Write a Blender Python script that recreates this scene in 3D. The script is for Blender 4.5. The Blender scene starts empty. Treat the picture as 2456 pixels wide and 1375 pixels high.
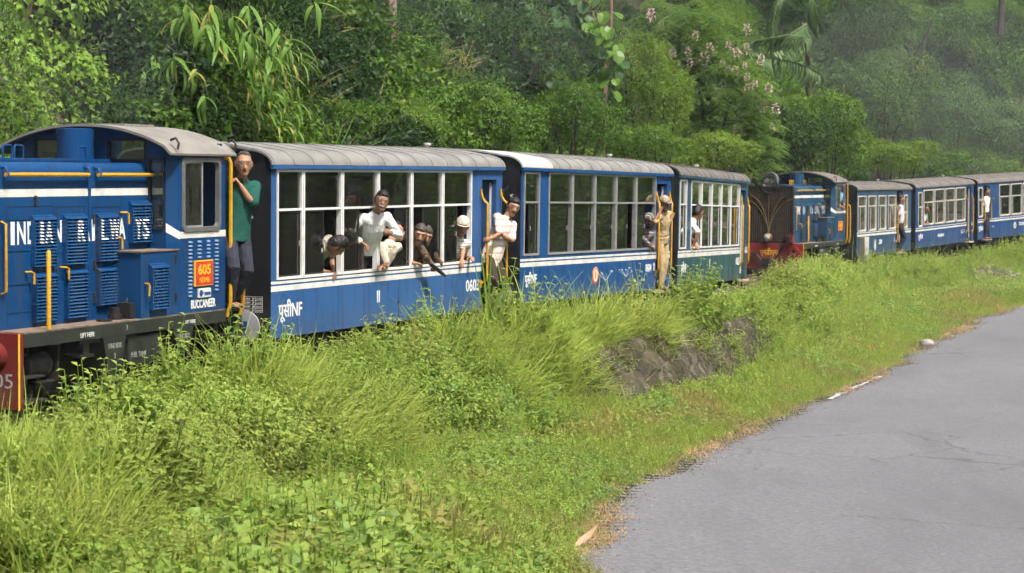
import bpy, bmesh, math, random
import numpy as np
from mathutils import Vector, Matrix, Euler, noise as mnoise

# ---------------------------------------------------------------- camera, sky, sun, exposure
scene = bpy.context.scene
COL = scene.collection
R = math.radians

cam_data = bpy.data.cameras.new("camera")
cam = bpy.data.objects.new("camera", cam_data)
COL.objects.link(cam)
cam_data.sensor_width = 36.0
cam_data.lens = 36.0 * 5000.0 / 2456.0
cam_data.clip_start = 0.1
cam_data.clip_end = 2000.0
cam.location = (0.0, 0.0, 3.3)
cam.rotation_euler = (R(90.0) - math.atan(263.5 / 5000.0), 0.0, 0.0)
cam_data.dof.use_dof = True
cam_data.dof.focus_distance = 24.0
cam_data.dof.aperture_fstop = 4.5
scene.camera = cam

SUN_ELEV, SUN_AZ = 58.0, 138.0      # azimuth clockwise from +Y: from the right, a little behind the camera
world = bpy.data.worlds.new("World")
scene.world = world
world.use_nodes = True
wn = world.node_tree
wn.nodes.clear()
w_out = wn.nodes.new("ShaderNodeOutputWorld")
w_bg = wn.nodes.new("ShaderNodeBackground")
w_sky = wn.nodes.new("ShaderNodeTexSky")
w_sky.sky_type = 'NISHITA'
w_sky.sun_disc = False
w_sky.sun_elevation = R(SUN_ELEV)
w_sky.sun_rotation = R(SUN_AZ)
w_sky.air_density = 1.0
w_sky.dust_density = 5.0
w_sky.ozone_density = 1.0
w_bg.inputs["Strength"].default_value = 0.095
wn.links.new(w_sky.outputs[0], w_bg.inputs[0])
wn.links.new(w_bg.outputs[0], w_out.inputs[0])

sun_data = bpy.data.lights.new("sun", 'SUN')
sun_data.energy = 3.6
sun_data.angle = R(7.0)
sun_data.color = (1.0, 0.95, 0.86)
sun = bpy.data.objects.new("sun", sun_data)
COL.objects.link(sun)
_az, _el = R(SUN_AZ), R(SUN_ELEV)
_to_sun = Vector((math.sin(_az) * math.cos(_el), math.cos(_az) * math.cos(_el), math.sin(_el)))
sun.rotation_euler = _to_sun.to_track_quat('Z', 'Y').to_euler()
sun.location = _to_sun * 60

vs = scene.view_settings
vs.view_transform = 'Standard'
vs.look = 'None'
vs.exposure = 0.95
vs.gamma = 1.0
vs.use_curve_mapping = False
scene.cycles.max_bounces = 5
scene.cycles.diffuse_bounces = 2
scene.cycles.glossy_bounces = 2
scene.cycles.transmission_bounces = 2
scene.cycles.transparent_max_bounces = 8
scene.cycles.use_adaptive_sampling = True
scene.cycles.adaptive_threshold = 0.06
scene.cycles.adaptive_min_samples = 12
scene.cycles.volume_bounces = 0
scene.cycles.use_denoising = True
scene.cycles.caustics_reflective = False
scene.cycles.caustics_refractive = False

random.seed(7)
rng = np.random.default_rng(7)

# ---------------------------------------------------------------- tagging
def tag(o, label=None, cat=None, group=None, kind=None):
    if label: o["label"] = label
    if cat: o["category"] = cat
    if group: o["group"] = group
    if kind: o["kind"] = kind
    return o

def empty(name, M=None):
    o = bpy.data.objects.new(name, None)
    o.empty_display_size = 0.2
    COL.objects.link(o)
    if M is not None:
        o.matrix_world = M
    return o

# ---------------------------------------------------------------- materials
MATS = {}

def new_mat(name):
    m = bpy.data.materials.new(name)
    m.use_nodes = True
    nt = m.node_tree
    b = nt.nodes["Principled BSDF"]
    return m, nt, b

def link(nt, a, b):
    nt.links.new(a, b)

def noise_fac(nt, scale, detail=3.0, lo=0.35, hi=0.65, stretch=None, coord="Object"):
    tc = nt.nodes.new("ShaderNodeTexCoord")
    n = nt.nodes.new("ShaderNodeTexNoise")
    n.inputs["Scale"].default_value = scale
    n.inputs["Detail"].default_value = detail
    if stretch:
        mp = nt.nodes.new("ShaderNodeMapping")
        mp.inputs["Scale"].default_value = stretch
        link(nt, tc.outputs[coord], mp.inputs[0])
        link(nt, mp.outputs[0], n.inputs["Vector"])
    else:
        link(nt, tc.outputs[coord], n.inputs["Vector"])
    mr = nt.nodes.new("ShaderNodeMapRange")
    mr.inputs[1].default_value = lo
    mr.inputs[2].default_value = hi
    link(nt, n.outputs[0], mr.inputs[0])
    return mr.outputs[0]

def mixc(nt, fac, a, b, fac_mul=1.0):
    m = nt.nodes.new("ShaderNodeMix")
    m.data_type = 'RGBA'
    if fac_mul != 1.0:
        mm = nt.nodes.new("ShaderNodeMath"); mm.operation = 'MULTIPLY'
        link(nt, fac, mm.inputs[0]); mm.inputs[1].default_value = fac_mul
        fac = mm.outputs[0]
    if isinstance(fac, (int, float)): m.inputs[0].default_value = fac
    else: link(nt, fac, m.inputs[0])
    for i, v in ((6, a), (7, b)):
        if isinstance(v, tuple): m.inputs[i].default_value = (*v[:3], 1.0)
        else: link(nt, v, m.inputs[i])
    return m.outputs[2]

def add_bump(nt, b, h, strength=0.3, dist=0.01):
    bp = nt.nodes.new("ShaderNodeBump")
    bp.inputs["Strength"].default_value = strength
    bp.inputs["Distance"].default_value = dist
    link(nt, h, bp.inputs["Height"])
    link(nt, bp.outputs[0], b.inputs["Normal"])

def plain(name, col, rough=0.6, var=0.12, scale=6.0, metal=0.0, spec=0.4, bump=0.0):
    """a painted or plain surface with a little uneven tone"""
    if name in MATS: return MATS[name]
    m, nt, b = new_mat(name)
    f = noise_fac(nt, scale, 4.0)
    dark = tuple(c * (1 - var) for c in col); light = tuple(min(1, c * (1 + var)) for c in col)
    link(nt, mixc(nt, f, dark, light), b.inputs["Base Color"])
    b.inputs["Roughness"].default_value = rough
    b.inputs["Metallic"].default_value = metal
    b.inputs["Specular IOR Level"].default_value = spec
    if bump: add_bump(nt, b, f, bump, 0.01)
    MATS[name] = m
    return m

def paint(name, col, grime=(0.05, 0.045, 0.035), rough=0.38, streak=0.35, faded=None, dust=0.45):
    """weathered coach paint: vertical rain streaks, faded patches, grime, slight panel waviness"""
    if name in MATS: return MATS[name]
    m, nt, b = new_mat(name)
    faded = faded or tuple(min(1, c * 1.12 + 0.02) for c in col)
    fade = noise_fac(nt, 1.3, 5.0, 0.4, 0.7)
    st = noise_fac(nt, 3.0, 5.0, 0.5, 0.78, stretch=(4.0, 4.0, 0.35))
    spots = noise_fac(nt, 26.0, 3.0, 0.64, 0.74)
    c1 = mixc(nt, fade, col, faded)
    c2 = mixc(nt, st, c1, grime, streak)
    c3 = mixc(nt, spots, c2, grime, 0.35)
    link(nt, c3, b.inputs["Base Color"])
    rr = nt.nodes.new("ShaderNodeMapRange")
    rr.inputs[3].default_value = rough; rr.inputs[4].default_value = rough + 0.3
    link(nt, st, rr.inputs[0]); link(nt, rr.outputs[0], b.inputs["Roughness"])
    # road dust thrown up over the lower edge
    tc = nt.nodes.new("ShaderNodeTexCoord"); sx = nt.nodes.new("ShaderNodeSeparateXYZ"); link(nt, tc.outputs["Object"], sx.inputs[0])
    dn = noise_fac(nt, 5.0, 5.0, 0.3, 0.7)
    dd = nt.nodes.new("ShaderNodeMapRange"); dd.inputs[1].default_value = 0.72; dd.inputs[2].default_value = 0.40; link(nt, sx.outputs[2], dd.inputs[0])
    dm = nt.nodes.new("ShaderNodeMath"); dm.operation = 'MULTIPLY'; link(nt, dd.outputs[0], dm.inputs[0]); link(nt, dn, dm.inputs[1])
    c3 = mixc(nt, dm.outputs[0], c3, (0.10, 0.085, 0.065), dust)
    link(nt, c3, b.inputs["Base Color"])
    b.inputs["Specular IOR Level"].default_value = 0.3
    wav = noise_fac(nt, 2.2, 2.0, 0.2, 0.8)
    add_bump(nt, b, wav, 0.25, 0.01)
    MATS[name] = m
    return m

def glass_mat(name, tint=(0.45, 0.5, 0.48), rough=0.02, dirt=0.06):
    if name in MATS: return MATS[name]
    m = bpy.data.materials.new(name); m.use_nodes = True
    nt = m.node_tree; nt.nodes.clear()
    out = nt.nodes.new("ShaderNodeOutputMaterial")
    tr = nt.nodes.new("ShaderNodeBsdfTransparent"); tr.inputs[0].default_value = (*tint, 1)
    gl = nt.nodes.new("ShaderNodeBsdfGlossy"); gl.inputs["Roughness"].default_value = rough
    gl.inputs["Color"].default_value = (0.9, 0.9, 0.9, 1)
    df = nt.nodes.new("ShaderNodeBsdfDiffuse"); df.inputs[0].default_value = (0.45, 0.45, 0.4, 1)
    fr = nt.nodes.new("ShaderNodeFresnel"); fr.inputs[0].default_value = 1.5
    fm = nt.nodes.new("ShaderNodeMath"); fm.operation = 'MULTIPLY'; fm.inputs[1].default_value = 2.3; fm.use_clamp = True
    link(nt, fr.outputs[0], fm.inputs[0])
    mx = nt.nodes.new("ShaderNodeMixShader")
    link(nt, fm.outputs[0], mx.inputs[0]); link(nt, tr.outputs[0], mx.inputs[1]); link(nt, gl.outputs[0], mx.inputs[2])
    f = noise_fac(nt, 4.0, 4.0, 0.35, 0.8, stretch=(3, 3, 0.5))
    dm = nt.nodes.new("ShaderNodeMath"); dm.operation = 'MULTIPLY'; dm.inputs[1].default_value = dirt
    link(nt, f, dm.inputs[0])
    m2 = nt.nodes.new("ShaderNodeMixShader")
    link(nt, dm.outputs[0], m2.inputs[0]); link(nt, mx.outputs[0], m2.inputs[1]); link(nt, df.outputs[0], m2.inputs[2])
    link(nt, m2.outputs[0], out.inputs[0])
    MATS[name] = m
    return m

def leaf_mat(name, a, b_, trans=0.35, rough=0.5, spec=0.16, tinted=True, dry=(0.30, 0.23, 0.09)):
    """foliage: colour runs from a to b by instance, a dry or darker share by the stored tint, light comes through the blade"""
    if name in MATS: return MATS[name]
    m = bpy.data.materials.new(name); m.use_nodes = True
    nt = m.node_tree; nt.nodes.clear()
    out = nt.nodes.new("ShaderNodeOutputMaterial")
    p = nt.nodes.new("ShaderNodeBsdfPrincipled")
    oi = nt.nodes.new("ShaderNodeObjectInfo")
    geo = nt.nodes.new("ShaderNodeNewGeometry")
    add = nt.nodes.new("ShaderNodeMath"); add.operation = 'MULTIPLY_ADD'
    link(nt, geo.outputs["Random Per Island"], add.inputs[0]); add.inputs[1].default_value = 0.6
    hf = nt.nodes.new("ShaderNodeMath"); hf.operation = 'MULTIPLY'; hf.inputs[1].default_value = 0.4
    link(nt, oi.outputs["Random"], hf.inputs[0]); link(nt, hf.outputs[0], add.inputs[2])
    c = mixc(nt, add.outputs[0], a, b_)
    if tinted:
        at = nt.nodes.new("ShaderNodeAttribute"); at.attribute_type = 'INSTANCER'; at.attribute_name = "tint"
        c = mixc(nt, at.outputs["Fac"], c, dry)
    link(nt, c, p.inputs["Base Color"])
    p.inputs["Roughness"].default_value = rough
    p.inputs["Specular IOR Level"].default_value = spec
    tl = nt.nodes.new("ShaderNodeBsdfTranslucent")
    hs = nt.nodes.new("ShaderNodeHueSaturation"); hs.inputs["Value"].default_value = 1.8; hs.inputs["Hue"].default_value = 0.485
    link(nt, c, hs.inputs["Color"]); link(nt, hs.outputs[0], tl.inputs[0])
    mx = nt.nodes.new("ShaderNodeMixShader"); mx.inputs[0].default_value = trans
    link(nt, p.outputs[0], mx.inputs[1]); link(nt, tl.outputs[0], mx.inputs[2])
    link(nt, mx.outputs[0], out.inputs[0])
    MATS[name] = m
    return m

# ---------------------------------------------------------------- mesh building
class MB:
    """collects vertices and faces; build() links them as one mesh object"""
    def __init__(self, off=(0, 0, 0)):
        self.v = []; self.f = []; self.off = off

    def add(self, verts, faces):
        n = len(self.v)
        self.v.extend(verts)
        self.f.extend([tuple(i + n for i in f) for f in faces])
        return self

    def box(self, x0, x1, y0, y1, z0, z1, ch=0.0):
        if ch <= 0:
            vs_ = [(x, y, z) for z in (z0, z1) for y in (y0, y1) for x in (x0, x1)]
            fs = [(0, 2, 3, 1), (4, 5, 7, 6), (0, 1, 5, 4), (2, 6, 7, 3), (0, 4, 6, 2), (1, 3, 7, 5)]
            return self.add(vs_, fs)
        bm = bmesh.new()
        r = bmesh.ops.create_cube(bm, size=1.0)
        for v in bm.verts:
            v.co = Vector(((x0 + x1) / 2 + v.co.x * (x1 - x0), (y0 + y1) / 2 + v.co.y * (y1 - y0), (z0 + z1) / 2 + v.co.z * (z1 - z0)))
        bmesh.ops.bevel(bm, geom=bm.edges[:] , offset=ch, segments=2, profile=0.7, affect='EDGES')
        self.add_bm(bm); bm.free()
        return self

    def add_bm(self, bm):
        bm.verts.index_update()
        self.add([tuple(v.co) for v in bm.verts], [tuple(v.index for v in f.verts) for f in bm.faces])
        return self

    def hexa(self, p):
        """eight corners: bottom four in order, top four in order"""
        return self.add(p, [(3, 2, 1, 0), (4, 5, 6, 7), (0, 1, 5, 4), (1, 2, 6, 5), (2, 3, 7, 6), (3, 0, 4, 7)])

    def prism(self, poly, axis, a0, a1, cap=True):
        """polygon (two coordinates) swept along axis 'x','y' or 'z' from a0 to a1"""
        n = len(poly)
        def P(q, a):
            if axis == 'x': return (a, q[0], q[1])
            if axis == 'y': return (q[0], a, q[1])
            return (q[0], q[1], a)
        vs_ = [P(q, a0) for q in poly] + [P(q, a1) for q in poly]
        fs = [(i, (i + 1) % n, n + (i + 1) % n, n + i) for i in range(n)]
        if cap: fs += [tuple(range(n - 1, -1, -1)), tuple(range(n, 2 * n))]
        return self.add(vs_, fs)

    def tube(self, pts, r, n=8, caps=True):
        pts = [Vector(p) for p in pts]
        rs = r if isinstance(r, (list, tuple)) else [r] * len(pts)
        vs_ = []; fs = []
        prev = None
        for i, p in enumerate(pts):
            a = pts[max(0, i - 1)]; b = pts[min(len(pts) - 1, i + 1)]
            d = (b - a).normalized()
            if prev is None:
                ref = Vector((0, 0, 1)) if abs(d.z) < 0.9 else Vector((1, 0, 0))
                s = d.cross(ref).normalized()
            else:
                s = (prev - d * prev.dot(d))
                s = s.normalized() if s.length > 1e-6 else d.orthogonal().normalized()
            prev = s
            t = d.cross(s)
            for k in range(n):
                an = 2 * math.pi * k / n
                vs_.append(tuple(p + (s * math.cos(an) + t * math.sin(an)) * rs[i]))
        m = len(pts)
        for i in range(m - 1):
            for k in range(n):
                fs.append((i * n + k, i * n + (k + 1) % n, (i + 1) * n + (k + 1) % n, (i + 1) * n + k))
        if caps:
            fs.append(tuple(range(n - 1, -1, -1))); fs.append(tuple((m - 1) * n + k for k in range(n)))
        return self.add(vs_, fs)

    def lathe(self, prof, o, axis, n=20):
        """profile of (distance along axis, radius) turned about an axis through o"""
        ax = Vector(axis).normalized(); s = ax.orthogonal().normalized(); t = ax.cross(s); o = Vector(o)
        vs_ = []; fs = []
        for a, r in prof:
            for k in range(n):
                an = 2 * math.pi * k / n
                vs_.append(tuple(o + ax * a + (s * math.cos(an) + t * math.sin(an)) * max(r, 1e-4)))
        m = len(prof)
        for i in range(m - 1):
            for k in range(n):
                fs.append((i * n + k, i * n + (k + 1) % n, (i + 1) * n + (k + 1) % n, (i + 1) * n + k))
        fs.append(tuple(range(n - 1, -1, -1))); fs.append(tuple((m - 1) * n + k for k in range(n)))
        return self.add(vs_, fs)

    def mesh(self, name, mat, smooth=False, auto=None):
        me = bpy.data.meshes.new(name)
        o = self.off
        me.from_pydata([(x + o[0], y + o[1], z + o[2]) for x, y, z in self.v], [], self.f)
        if mat: me.materials.append(mat)
        if smooth:
            me.polygons.foreach_set("use_smooth", [True] * len(me.polygons))
            if auto: me.set_sharp_from_angle(angle=R(auto))
        me.update()
        return me

    def build(self, name, mat, parent=None, smooth=False, auto=40, label=None):
        me = self.mesh(name, mat, smooth, auto)
        o = bpy.data.objects.new(name, me)
        COL.objects.link(o)
        if parent is not None: o.parent = parent
        if label: o["label"] = label
        return o

def share(name, me, parent=None, loc=(0, 0, 0), rot=(0, 0, 0), scl=(1, 1, 1)):
    o = bpy.data.objects.new(name, me)
    COL.objects.link(o)
    o.location = loc; o.rotation_euler = rot; o.scale = scl
    if parent is not None: o.parent = parent
    return o

def np_mesh(name, verts, faces, mat, smooth=False):
    """verts Nx3, faces MxK arrays (all faces the same size)"""
    me = bpy.data.meshes.new(name)
    verts = np.asarray(verts, np.float32); faces = np.asarray(faces, np.int32)
    me.vertices.add(len(verts)); me.vertices.foreach_set("co", verts.ravel())
    k = faces.shape[1]
    me.loops.add(faces.size); me.loops.foreach_set("vertex_index", faces.ravel())
    me.polygons.add(len(faces))
    me.polygons.foreach_set("loop_start", np.arange(0, faces.size, k, dtype=np.int32))
    me.polygons.foreach_set("loop_total", np.full(len(faces), k, np.int32))
    if smooth: me.polygons.foreach_set("use_smooth", np.ones(len(faces), bool))
    if mat: me.materials.append(mat)
    me.update(calc_edges=True)
    return me

def np_obj(name, verts, faces, mat, parent=None, smooth=False):
    o = bpy.data.objects.new(name, np_mesh(name, verts, faces, mat, smooth))
    COL.objects.link(o)
    if parent is not None: o.parent = parent
    return o

def text_mesh(s, size, mat, bold=0.0, squeeze=1.0, depth=0.0015, spacing=1.0):
    cu = bpy.data.curves.new("lettering", 'FONT')
    cu.body = s; cu.size = size; cu.offset = bold; cu.extrude = depth
    cu.space_character = spacing; cu.resolution_u = 3
    cu.align_x = 'LEFT'; cu.align_y = 'BOTTOM_BASELINE'
    ob = bpy.data.objects.new("lettering", cu)
    COL.objects.link(ob)
    dg = bpy.context.evaluated_depsgraph_get()
    me = bpy.data.meshes.new_from_object(ob.evaluated_get(dg))
    bpy.data.objects.remove(ob); bpy.data.curves.remove(cu)
    me.materials.clear(); me.materials.append(mat)
    for v in me.vertices: v.co.x *= squeeze
    me.name = "lettering"
    return me

def letters(s, parent, u, y, z, h, mat, width=None, bold=0.0, face='side', off=(0, 0, 0), spacing=1.0, name="lettering"):
    """lettering standing on a side (facing -y) or on an end (facing -x); (u, y, z) is its lower left corner"""
    me = text_mesh(s, h / 0.72, mat, bold, 1.0, 0.001, spacing)
    xs = [v.co.x for v in me.vertices]
    x0, x1 = min(xs), max(xs)
    k = (width / (x1 - x0)) if width else 1.0
    for v in me.vertices: v.co.x = (v.co.x - x0) * k
    o = bpy.data.objects.new(name, me); COL.objects.link(o)
    o.parent = parent
    if face == 'side':
        o.rotation_euler = (R(90), 0, 0)
    else:
        o.rotation_euler = (R(90), 0, R(-90))
    o.location = (u + off[0], y + off[1], z + off[2])
    return o
# ---------------------------------------------------------------- the line of the track
W = 1.95                                                    # width over the coach sides
def smooth01(x):
    x = np.clip(x, 0, 1); return x * x * (3 - 2 * x)

# near side of the trains in plan (x, y) with the rail height there
_side = np.array([(-14.5, -6.0, 1.15), (-11.6, 0.0, 1.15), (-8.4, 6.85, 1.14), (-6.1, 13.0, 1.13), (-4.30, 18.13, 1.13), (-2.98, 21.57, 1.13), (-2.61, 22.46, 1.13), (-0.15, 28.09, 1.13),
                  (0.095, 28.60, 1.13), (2.577, 34.18, 1.04), (2.75, 34.75, 1.03), (4.55, 40.63, 0.90), (5.75, 47.0, 0.82), (7.6, 54.3, 0.75), (9.2, 57.6, 0.68), (9.72, 58.75, 0.62),
                  (12.3, 64.3, 0.61), (12.58, 64.9, 0.64), (15.4, 69.5, 0.76), (15.6, 69.8, 0.77), (19.5, 74.4, 0.95), (26.0, 80.5, 1.2), (36.0, 86.5, 1.5), (52.0, 91.0, 1.9), (75.0, 92.0, 2.3)])
def _resample(p, step):
    q = [p[0]]
    # Catmull-Rom through the points
    P = np.vstack([2 * p[0] - p[1], p, 2 * p[-1] - p[-2]])
    out = []
    for i in range(1, len(P) - 2):
        p0, p1, p2, p3 = P[i - 1], P[i], P[i + 1], P[i + 2]
        n = max(2, int(np.linalg.norm(p2 - p1) / 0.2))
        t = np.linspace(0, 1, n, endpoint=False)[:, None]
        d01 = max(1e-3, np.linalg.norm(p1 - p0)) ** .5; d12 = max(1e-3, np.linalg.norm(p2 - p1)) ** .5; d23 = max(1e-3, np.linalg.norm(p3 - p2)) ** .5
        m1 = ((p2 - p1) / d12 - (p2 - p0) / (d01 + d12) + (p1 - p0) / d01) * d12
        m2 = ((p3 - p2) / d23 - (p3 - p1) / (d12 + d23) + (p2 - p1) / d12) * d12
        out.append((2 * t**3 - 3 * t**2 + 1) * p1 + (t**3 - 2 * t**2 + t) * m1 + (-2 * t**3 + 3 * t**2) * p2 + (t**3 - t**2) * m2)
    out = np.vstack(out + [p[-1:]])
    s = np.r_[0, np.cumsum(np.linalg.norm(np.diff(out[:, :2], axis=0), axis=1))]
    ss = np.arange(0, s[-1], step)
    return np.stack([np.interp(ss, s, out[:, k]) for k in range(3)], 1)
_sl = _resample(_side, 0.25)
for _k in range(3):                                         # ease the joints between vehicles
    ker = np.ones(9) / 9
    pad = np.vstack([np.repeat(_sl[:1], 4, 0), _sl, np.repeat(_sl[-1:], 4, 0)])
    _sl = np.stack([np.convolve(pad[:, k], ker, 'valid') for k in range(3)], 1)
_tan = np.gradient(_sl[:, :2], axis=0); _tan /= np.linalg.norm(_tan, axis=1)[:, None]
_nrm = np.stack([-_tan[:, 1], _tan[:, 0]], 1)               # towards the hill
TRK = np.column_stack([_sl[:, :2] + _nrm * W / 2, _sl[:, 2]])
TT = np.r_[0, np.cumsum(np.linalg.norm(np.diff(TRK[:, :2], axis=0), axis=1))]

def track_coords(x, y):
    """(distance along the track, offset towards the road, rail height) of plan points"""
    x = np.atleast_1d(np.asarray(x, float)); y = np.atleast_1d(np.asarray(y, float))
    t = np.empty(len(x)); d = np.empty(len(x)); zr = np.empty(len(x))
    for a in range(0, len(x), 20000):
        b = slice(a, a + 20000)
        dx = x[b, None] - TRK[None, :, 0]; dy = y[b, None] - TRK[None, :, 1]
        i = np.argmin(dx * dx + dy * dy, axis=1); k = np.arange(len(i))
        nx, ny = _nrm[i, 0], _nrm[i, 1]
        dd = -(dx[k, i] * nx + dy[k, i] * ny)
        rr = np.hypot(dx[k, i], dy[k, i])
        d[b] = np.where(np.abs(dd) > 1e-6, np.sign(dd), 1) * rr; t[b] = TT[i]; zr[b] = TRK[i, 2]
    return t, d, zr

def vnoise(x, y, s, seed=0):
    """cheap smooth value noise on arrays, 0..1"""
    x = np.asarray(x, float) / s + seed * 17.3; y = np.asarray(y, float) / s - seed * 9.1
    xi = np.floor(x).astype(int); yi = np.floor(y).astype(int)
    fx = x - xi; fy = y - yi; fx = fx * fx * (3 - 2 * fx); fy = fy * fy * (3 - 2 * fy)
    def h(a, b):
        n = (a * 374761393 + b * 668265263 + seed * 974711) & 0x7fffffff
        n = ((n ^ (n >> 13)) * 1274126177) & 0x7fffffff
        return ((n ^ (n >> 16)) & 0xffff) / 65535.0
    return (h(xi, yi) * (1 - fx) + h(xi + 1, yi) * fx) * (1 - fy) + (h(xi, yi + 1) * (1 - fx) + h(xi + 1, yi + 1) * fx) * fy

# left edge of the road
_re = np.array([(-1.2, -30.0, 0), (-0.5, -5.0, 0), (0.15, 10.0, 0), (0.45, 15.0, 0), (0.62, 17.2, 0), (0.73, 18.9, 0), (1.07, 21.15, 0), (1.70, 22.9, 0), (2.38, 25.05, 0), (3.51, 28.06, 0), (5.37, 32.5, 0), (7.54, 38.7, 0),
                (9.68, 45.0, 0), (11.9, 50.6, 0), (13.2, 52.7, 0), (15.5, 54.2, 0), (20.0, 55.8, 0), (30.0, 57.5, 0), (60.0, 58.0, 0)])
RE = _resample(_re, 0.2)[:, :2]
_ret = np.gradient(RE, axis=0); _ret /= np.linalg.norm(_ret, axis=1)[:, None]
_ren = np.stack([_ret[:, 1], -_ret[:, 0]], 1)               # towards the middle of the road
def road_dist(x, y):
    """positive on the road side of the left edge"""
    x = np.atleast_1d(np.asarray(x, float)); y = np.atleast_1d(np.asarray(y, float)); r = np.empty(len(x))
    for a in range(0, len(x), 20000):
        b = slice(a, a + 20000)
        dx = x[b, None] - RE[None, :, 0]; dy = y[b, None] - RE[None, :, 1]
        i = np.argmin(dx * dx + dy * dy, axis=1); k = np.arange(len(i))
        s = dx[k, i] * _ren[i, 0] + dy[k, i] * _ren[i, 1]
        r[b] = np.where(s >= 0, 1, -1) * np.hypot(dx[k, i], dy[k, i])
    return r

T_C1 = float(track_coords([-2.61], [22.46])[0][0])          # where the first coach begins
def base_off(t):
    """offset of the foot of the bank from the middle of the track"""
    s = t - T_C1
    return np.interp(s, [-30, -8, -4, -1.5, 2, 8, 20, 34, 40, 60], [5.5, 4.6, 3.4, 2.6, 2.45, 2.45, 2.55, 3.0, 3.6, 4.5])

ROAD_W = 6.5
def ground_z(x, y):
    t, d, zr = track_coords(x, y)
    rd = road_dist(x, y)
    db = base_off(t)
    s = t - T_C1
    foot = 0.10 + 0.10 * vnoise(x, y, 1.7, 3)
    foot = np.where(s < -1, foot + 0.06 * np.clip(-1 - s, 0, 6), foot)
    bed = zr - 0.20
    k = smooth01((d - 1.68) / np.maximum(0.3, db - 1.68))
    near = bed * (1 - k) + foot * k + 0.34 * (vnoise(x, y, 0.8, 5) - 0.5) * np.sin(np.pi * np.clip(k, 0, 1))
    ve = smooth01((rd + 1.6) / 1.6)                          # the verge falls to the edge of the road
    near = np.where(d > db, foot * (1 - ve) + (-0.01) * ve, near)
    near = np.where(rd > 0.0, np.minimum(near, -0.06), near)
    # over the road, the far side climbs again outside the picture
    far = rd - ROAD_W - 1.0
    near = np.where(far > 0, -0.06 + np.minimum(far * 0.55, 9.0) + 0.3 * vnoise(x, y, 4, 9), near)
    e = -d - 1.75
    big = vnoise(x, y, 7.0, 1) * 1.6 + vnoise(x, y, 2.6, 2) * 0.7
    slope = 1.25 + 0.35 * (vnoise(t, t * 0, 11.0, 4) - 0.5)
    hill = bed + np.where(e > 0, np.minimum(e * slope, 4 + e * 0.75) + big * np.clip(e / 2.5, 0, 1) - 0.0, 0)
    hill = np.minimum(hill, 26 + 2 * vnoise(x, y, 9, 6))
    return np.where(d < 0, hill, near)

# ---------------------------------------------------------------- terrain sheet
m_soil, nt, b = new_mat("soil")
f1 = noise_fac(nt, 1.2, 6.0, 0.35, 0.7, coord="Object")
f2 = noise_fac(nt, 14.0, 4.0, 0.35, 0.65, coord="Object")
c = mixc(nt, f1, (0.05, 0.042, 0.024), (0.035, 0.055, 0.018))
c = mixc(nt, f2, c, (0.11, 0.09, 0.05), 0.45)
link(nt, c, b.inputs["Base Color"]); b.inputs["Roughness"].default_value = 0.95
add_bump(nt, b, f2, 0.8, 0.05)

xs = np.concatenate([np.arange(-60, -16, 2.0), np.arange(-16, 24, 0.4), np.arange(24, 80.1, 2.0)])
ys = np.concatenate([np.arange(-40, 8, 2.0), np.arange(8, 84, 0.4), np.arange(84, 150.1, 2.0)])
gx, gy = np.meshgrid(xs, ys)
gz = ground_z(gx.ravel(), gy.ravel())
gv = np.column_stack([gx.ravel(), gy.ravel(), gz])
nx_, ny_ = len(xs), len(ys)
ii = (np.arange(ny_ - 1)[:, None] * nx_ + np.arange(nx_ - 1)[None, :]).ravel()
gf = np.column_stack([ii, ii + 1, ii + nx_ + 1, ii + nx_])
# a skirt out to the horizon
ring = np.concatenate([np.arange(nx_), np.arange(1, ny_) * nx_ + nx_ - 1, (ny_ - 1) * nx_ + np.arange(nx_ - 2, -1, -1), np.arange(ny_ - 2, 0, -1) * nx_])
far_v = gv[ring].copy(); cc = np.array([10.0, 55.0]); dirv = far_v[:, :2] - cc
far_v[:, :2] = cc + dirv / np.linalg.norm(dirv, axis=1)[:, None] * 900.0
far_v[:, 2] = gv[ring][:, 2] * 0.6
n0 = len(gv); nr = len(ring); kk = np.arange(nr)
sf = np.column_stack([ring[kk], n0 + kk, n0 + (kk + 1) % nr, ring[(kk + 1) % nr]])
terrain = np_obj("ground", np.vstack([gv, far_v]), np.vstack([gf, sf]), m_soil, smooth=True)
tag(terrain, kind="structure")

# ---------------------------------------------------------------- the road
m_road, nt, b = new_mat("asphalt")
fa = noise_fac(nt, 0.35, 5.0, 0.3, 0.7)
fb = noise_fac(nt, 22.0, 6.0, 0.36, 0.64)
fc = noise_fac(nt, 1.1, 6.0, 0.52, 0.72, stretch=(1.0, 0.25, 1.0))
c = mixc(nt, fa, (0.148, 0.148, 0.160), (0.190, 0.190, 0.203))
c = mixc(nt, fb, c, (0.105, 0.104, 0.114), 0.75)
c = mixc(nt, fc, c, (0.112, 0.110, 0.120), 0.7)
sp = noise_fac(nt, 17.0, 2.0, 0.68, 0.71)
c = mixc(nt, sp, c, (0.26, 0.24, 0.22), 0.6)
vo = nt.nodes.new("ShaderNodeTexVoronoi"); vo.feature = 'DISTANCE_TO_EDGE'; vo.inputs["Scale"].default_value = 0.55
tcr = nt.nodes.new("ShaderNodeTexCoord"); nz_ = nt.nodes.new("ShaderNodeTexNoise"); nz_.inputs["Scale"].default_value = 1.5; nz_.inputs["Detail"].default_value = 5.0
link(nt, tcr.outputs["Object"], nz_.inputs["Vector"])
va = nt.nodes.new("ShaderNodeVectorMath"); va.operation = 'MULTIPLY_ADD'; va.inputs[1].default_value = (0.9, 0.9, 0.0); link(nt, nz_.outputs["Color"], va.inputs[0]); link(nt, tcr.outputs["Object"], va.inputs[2]); link(nt, va.outputs[0], vo.inputs["Vector"])
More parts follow.
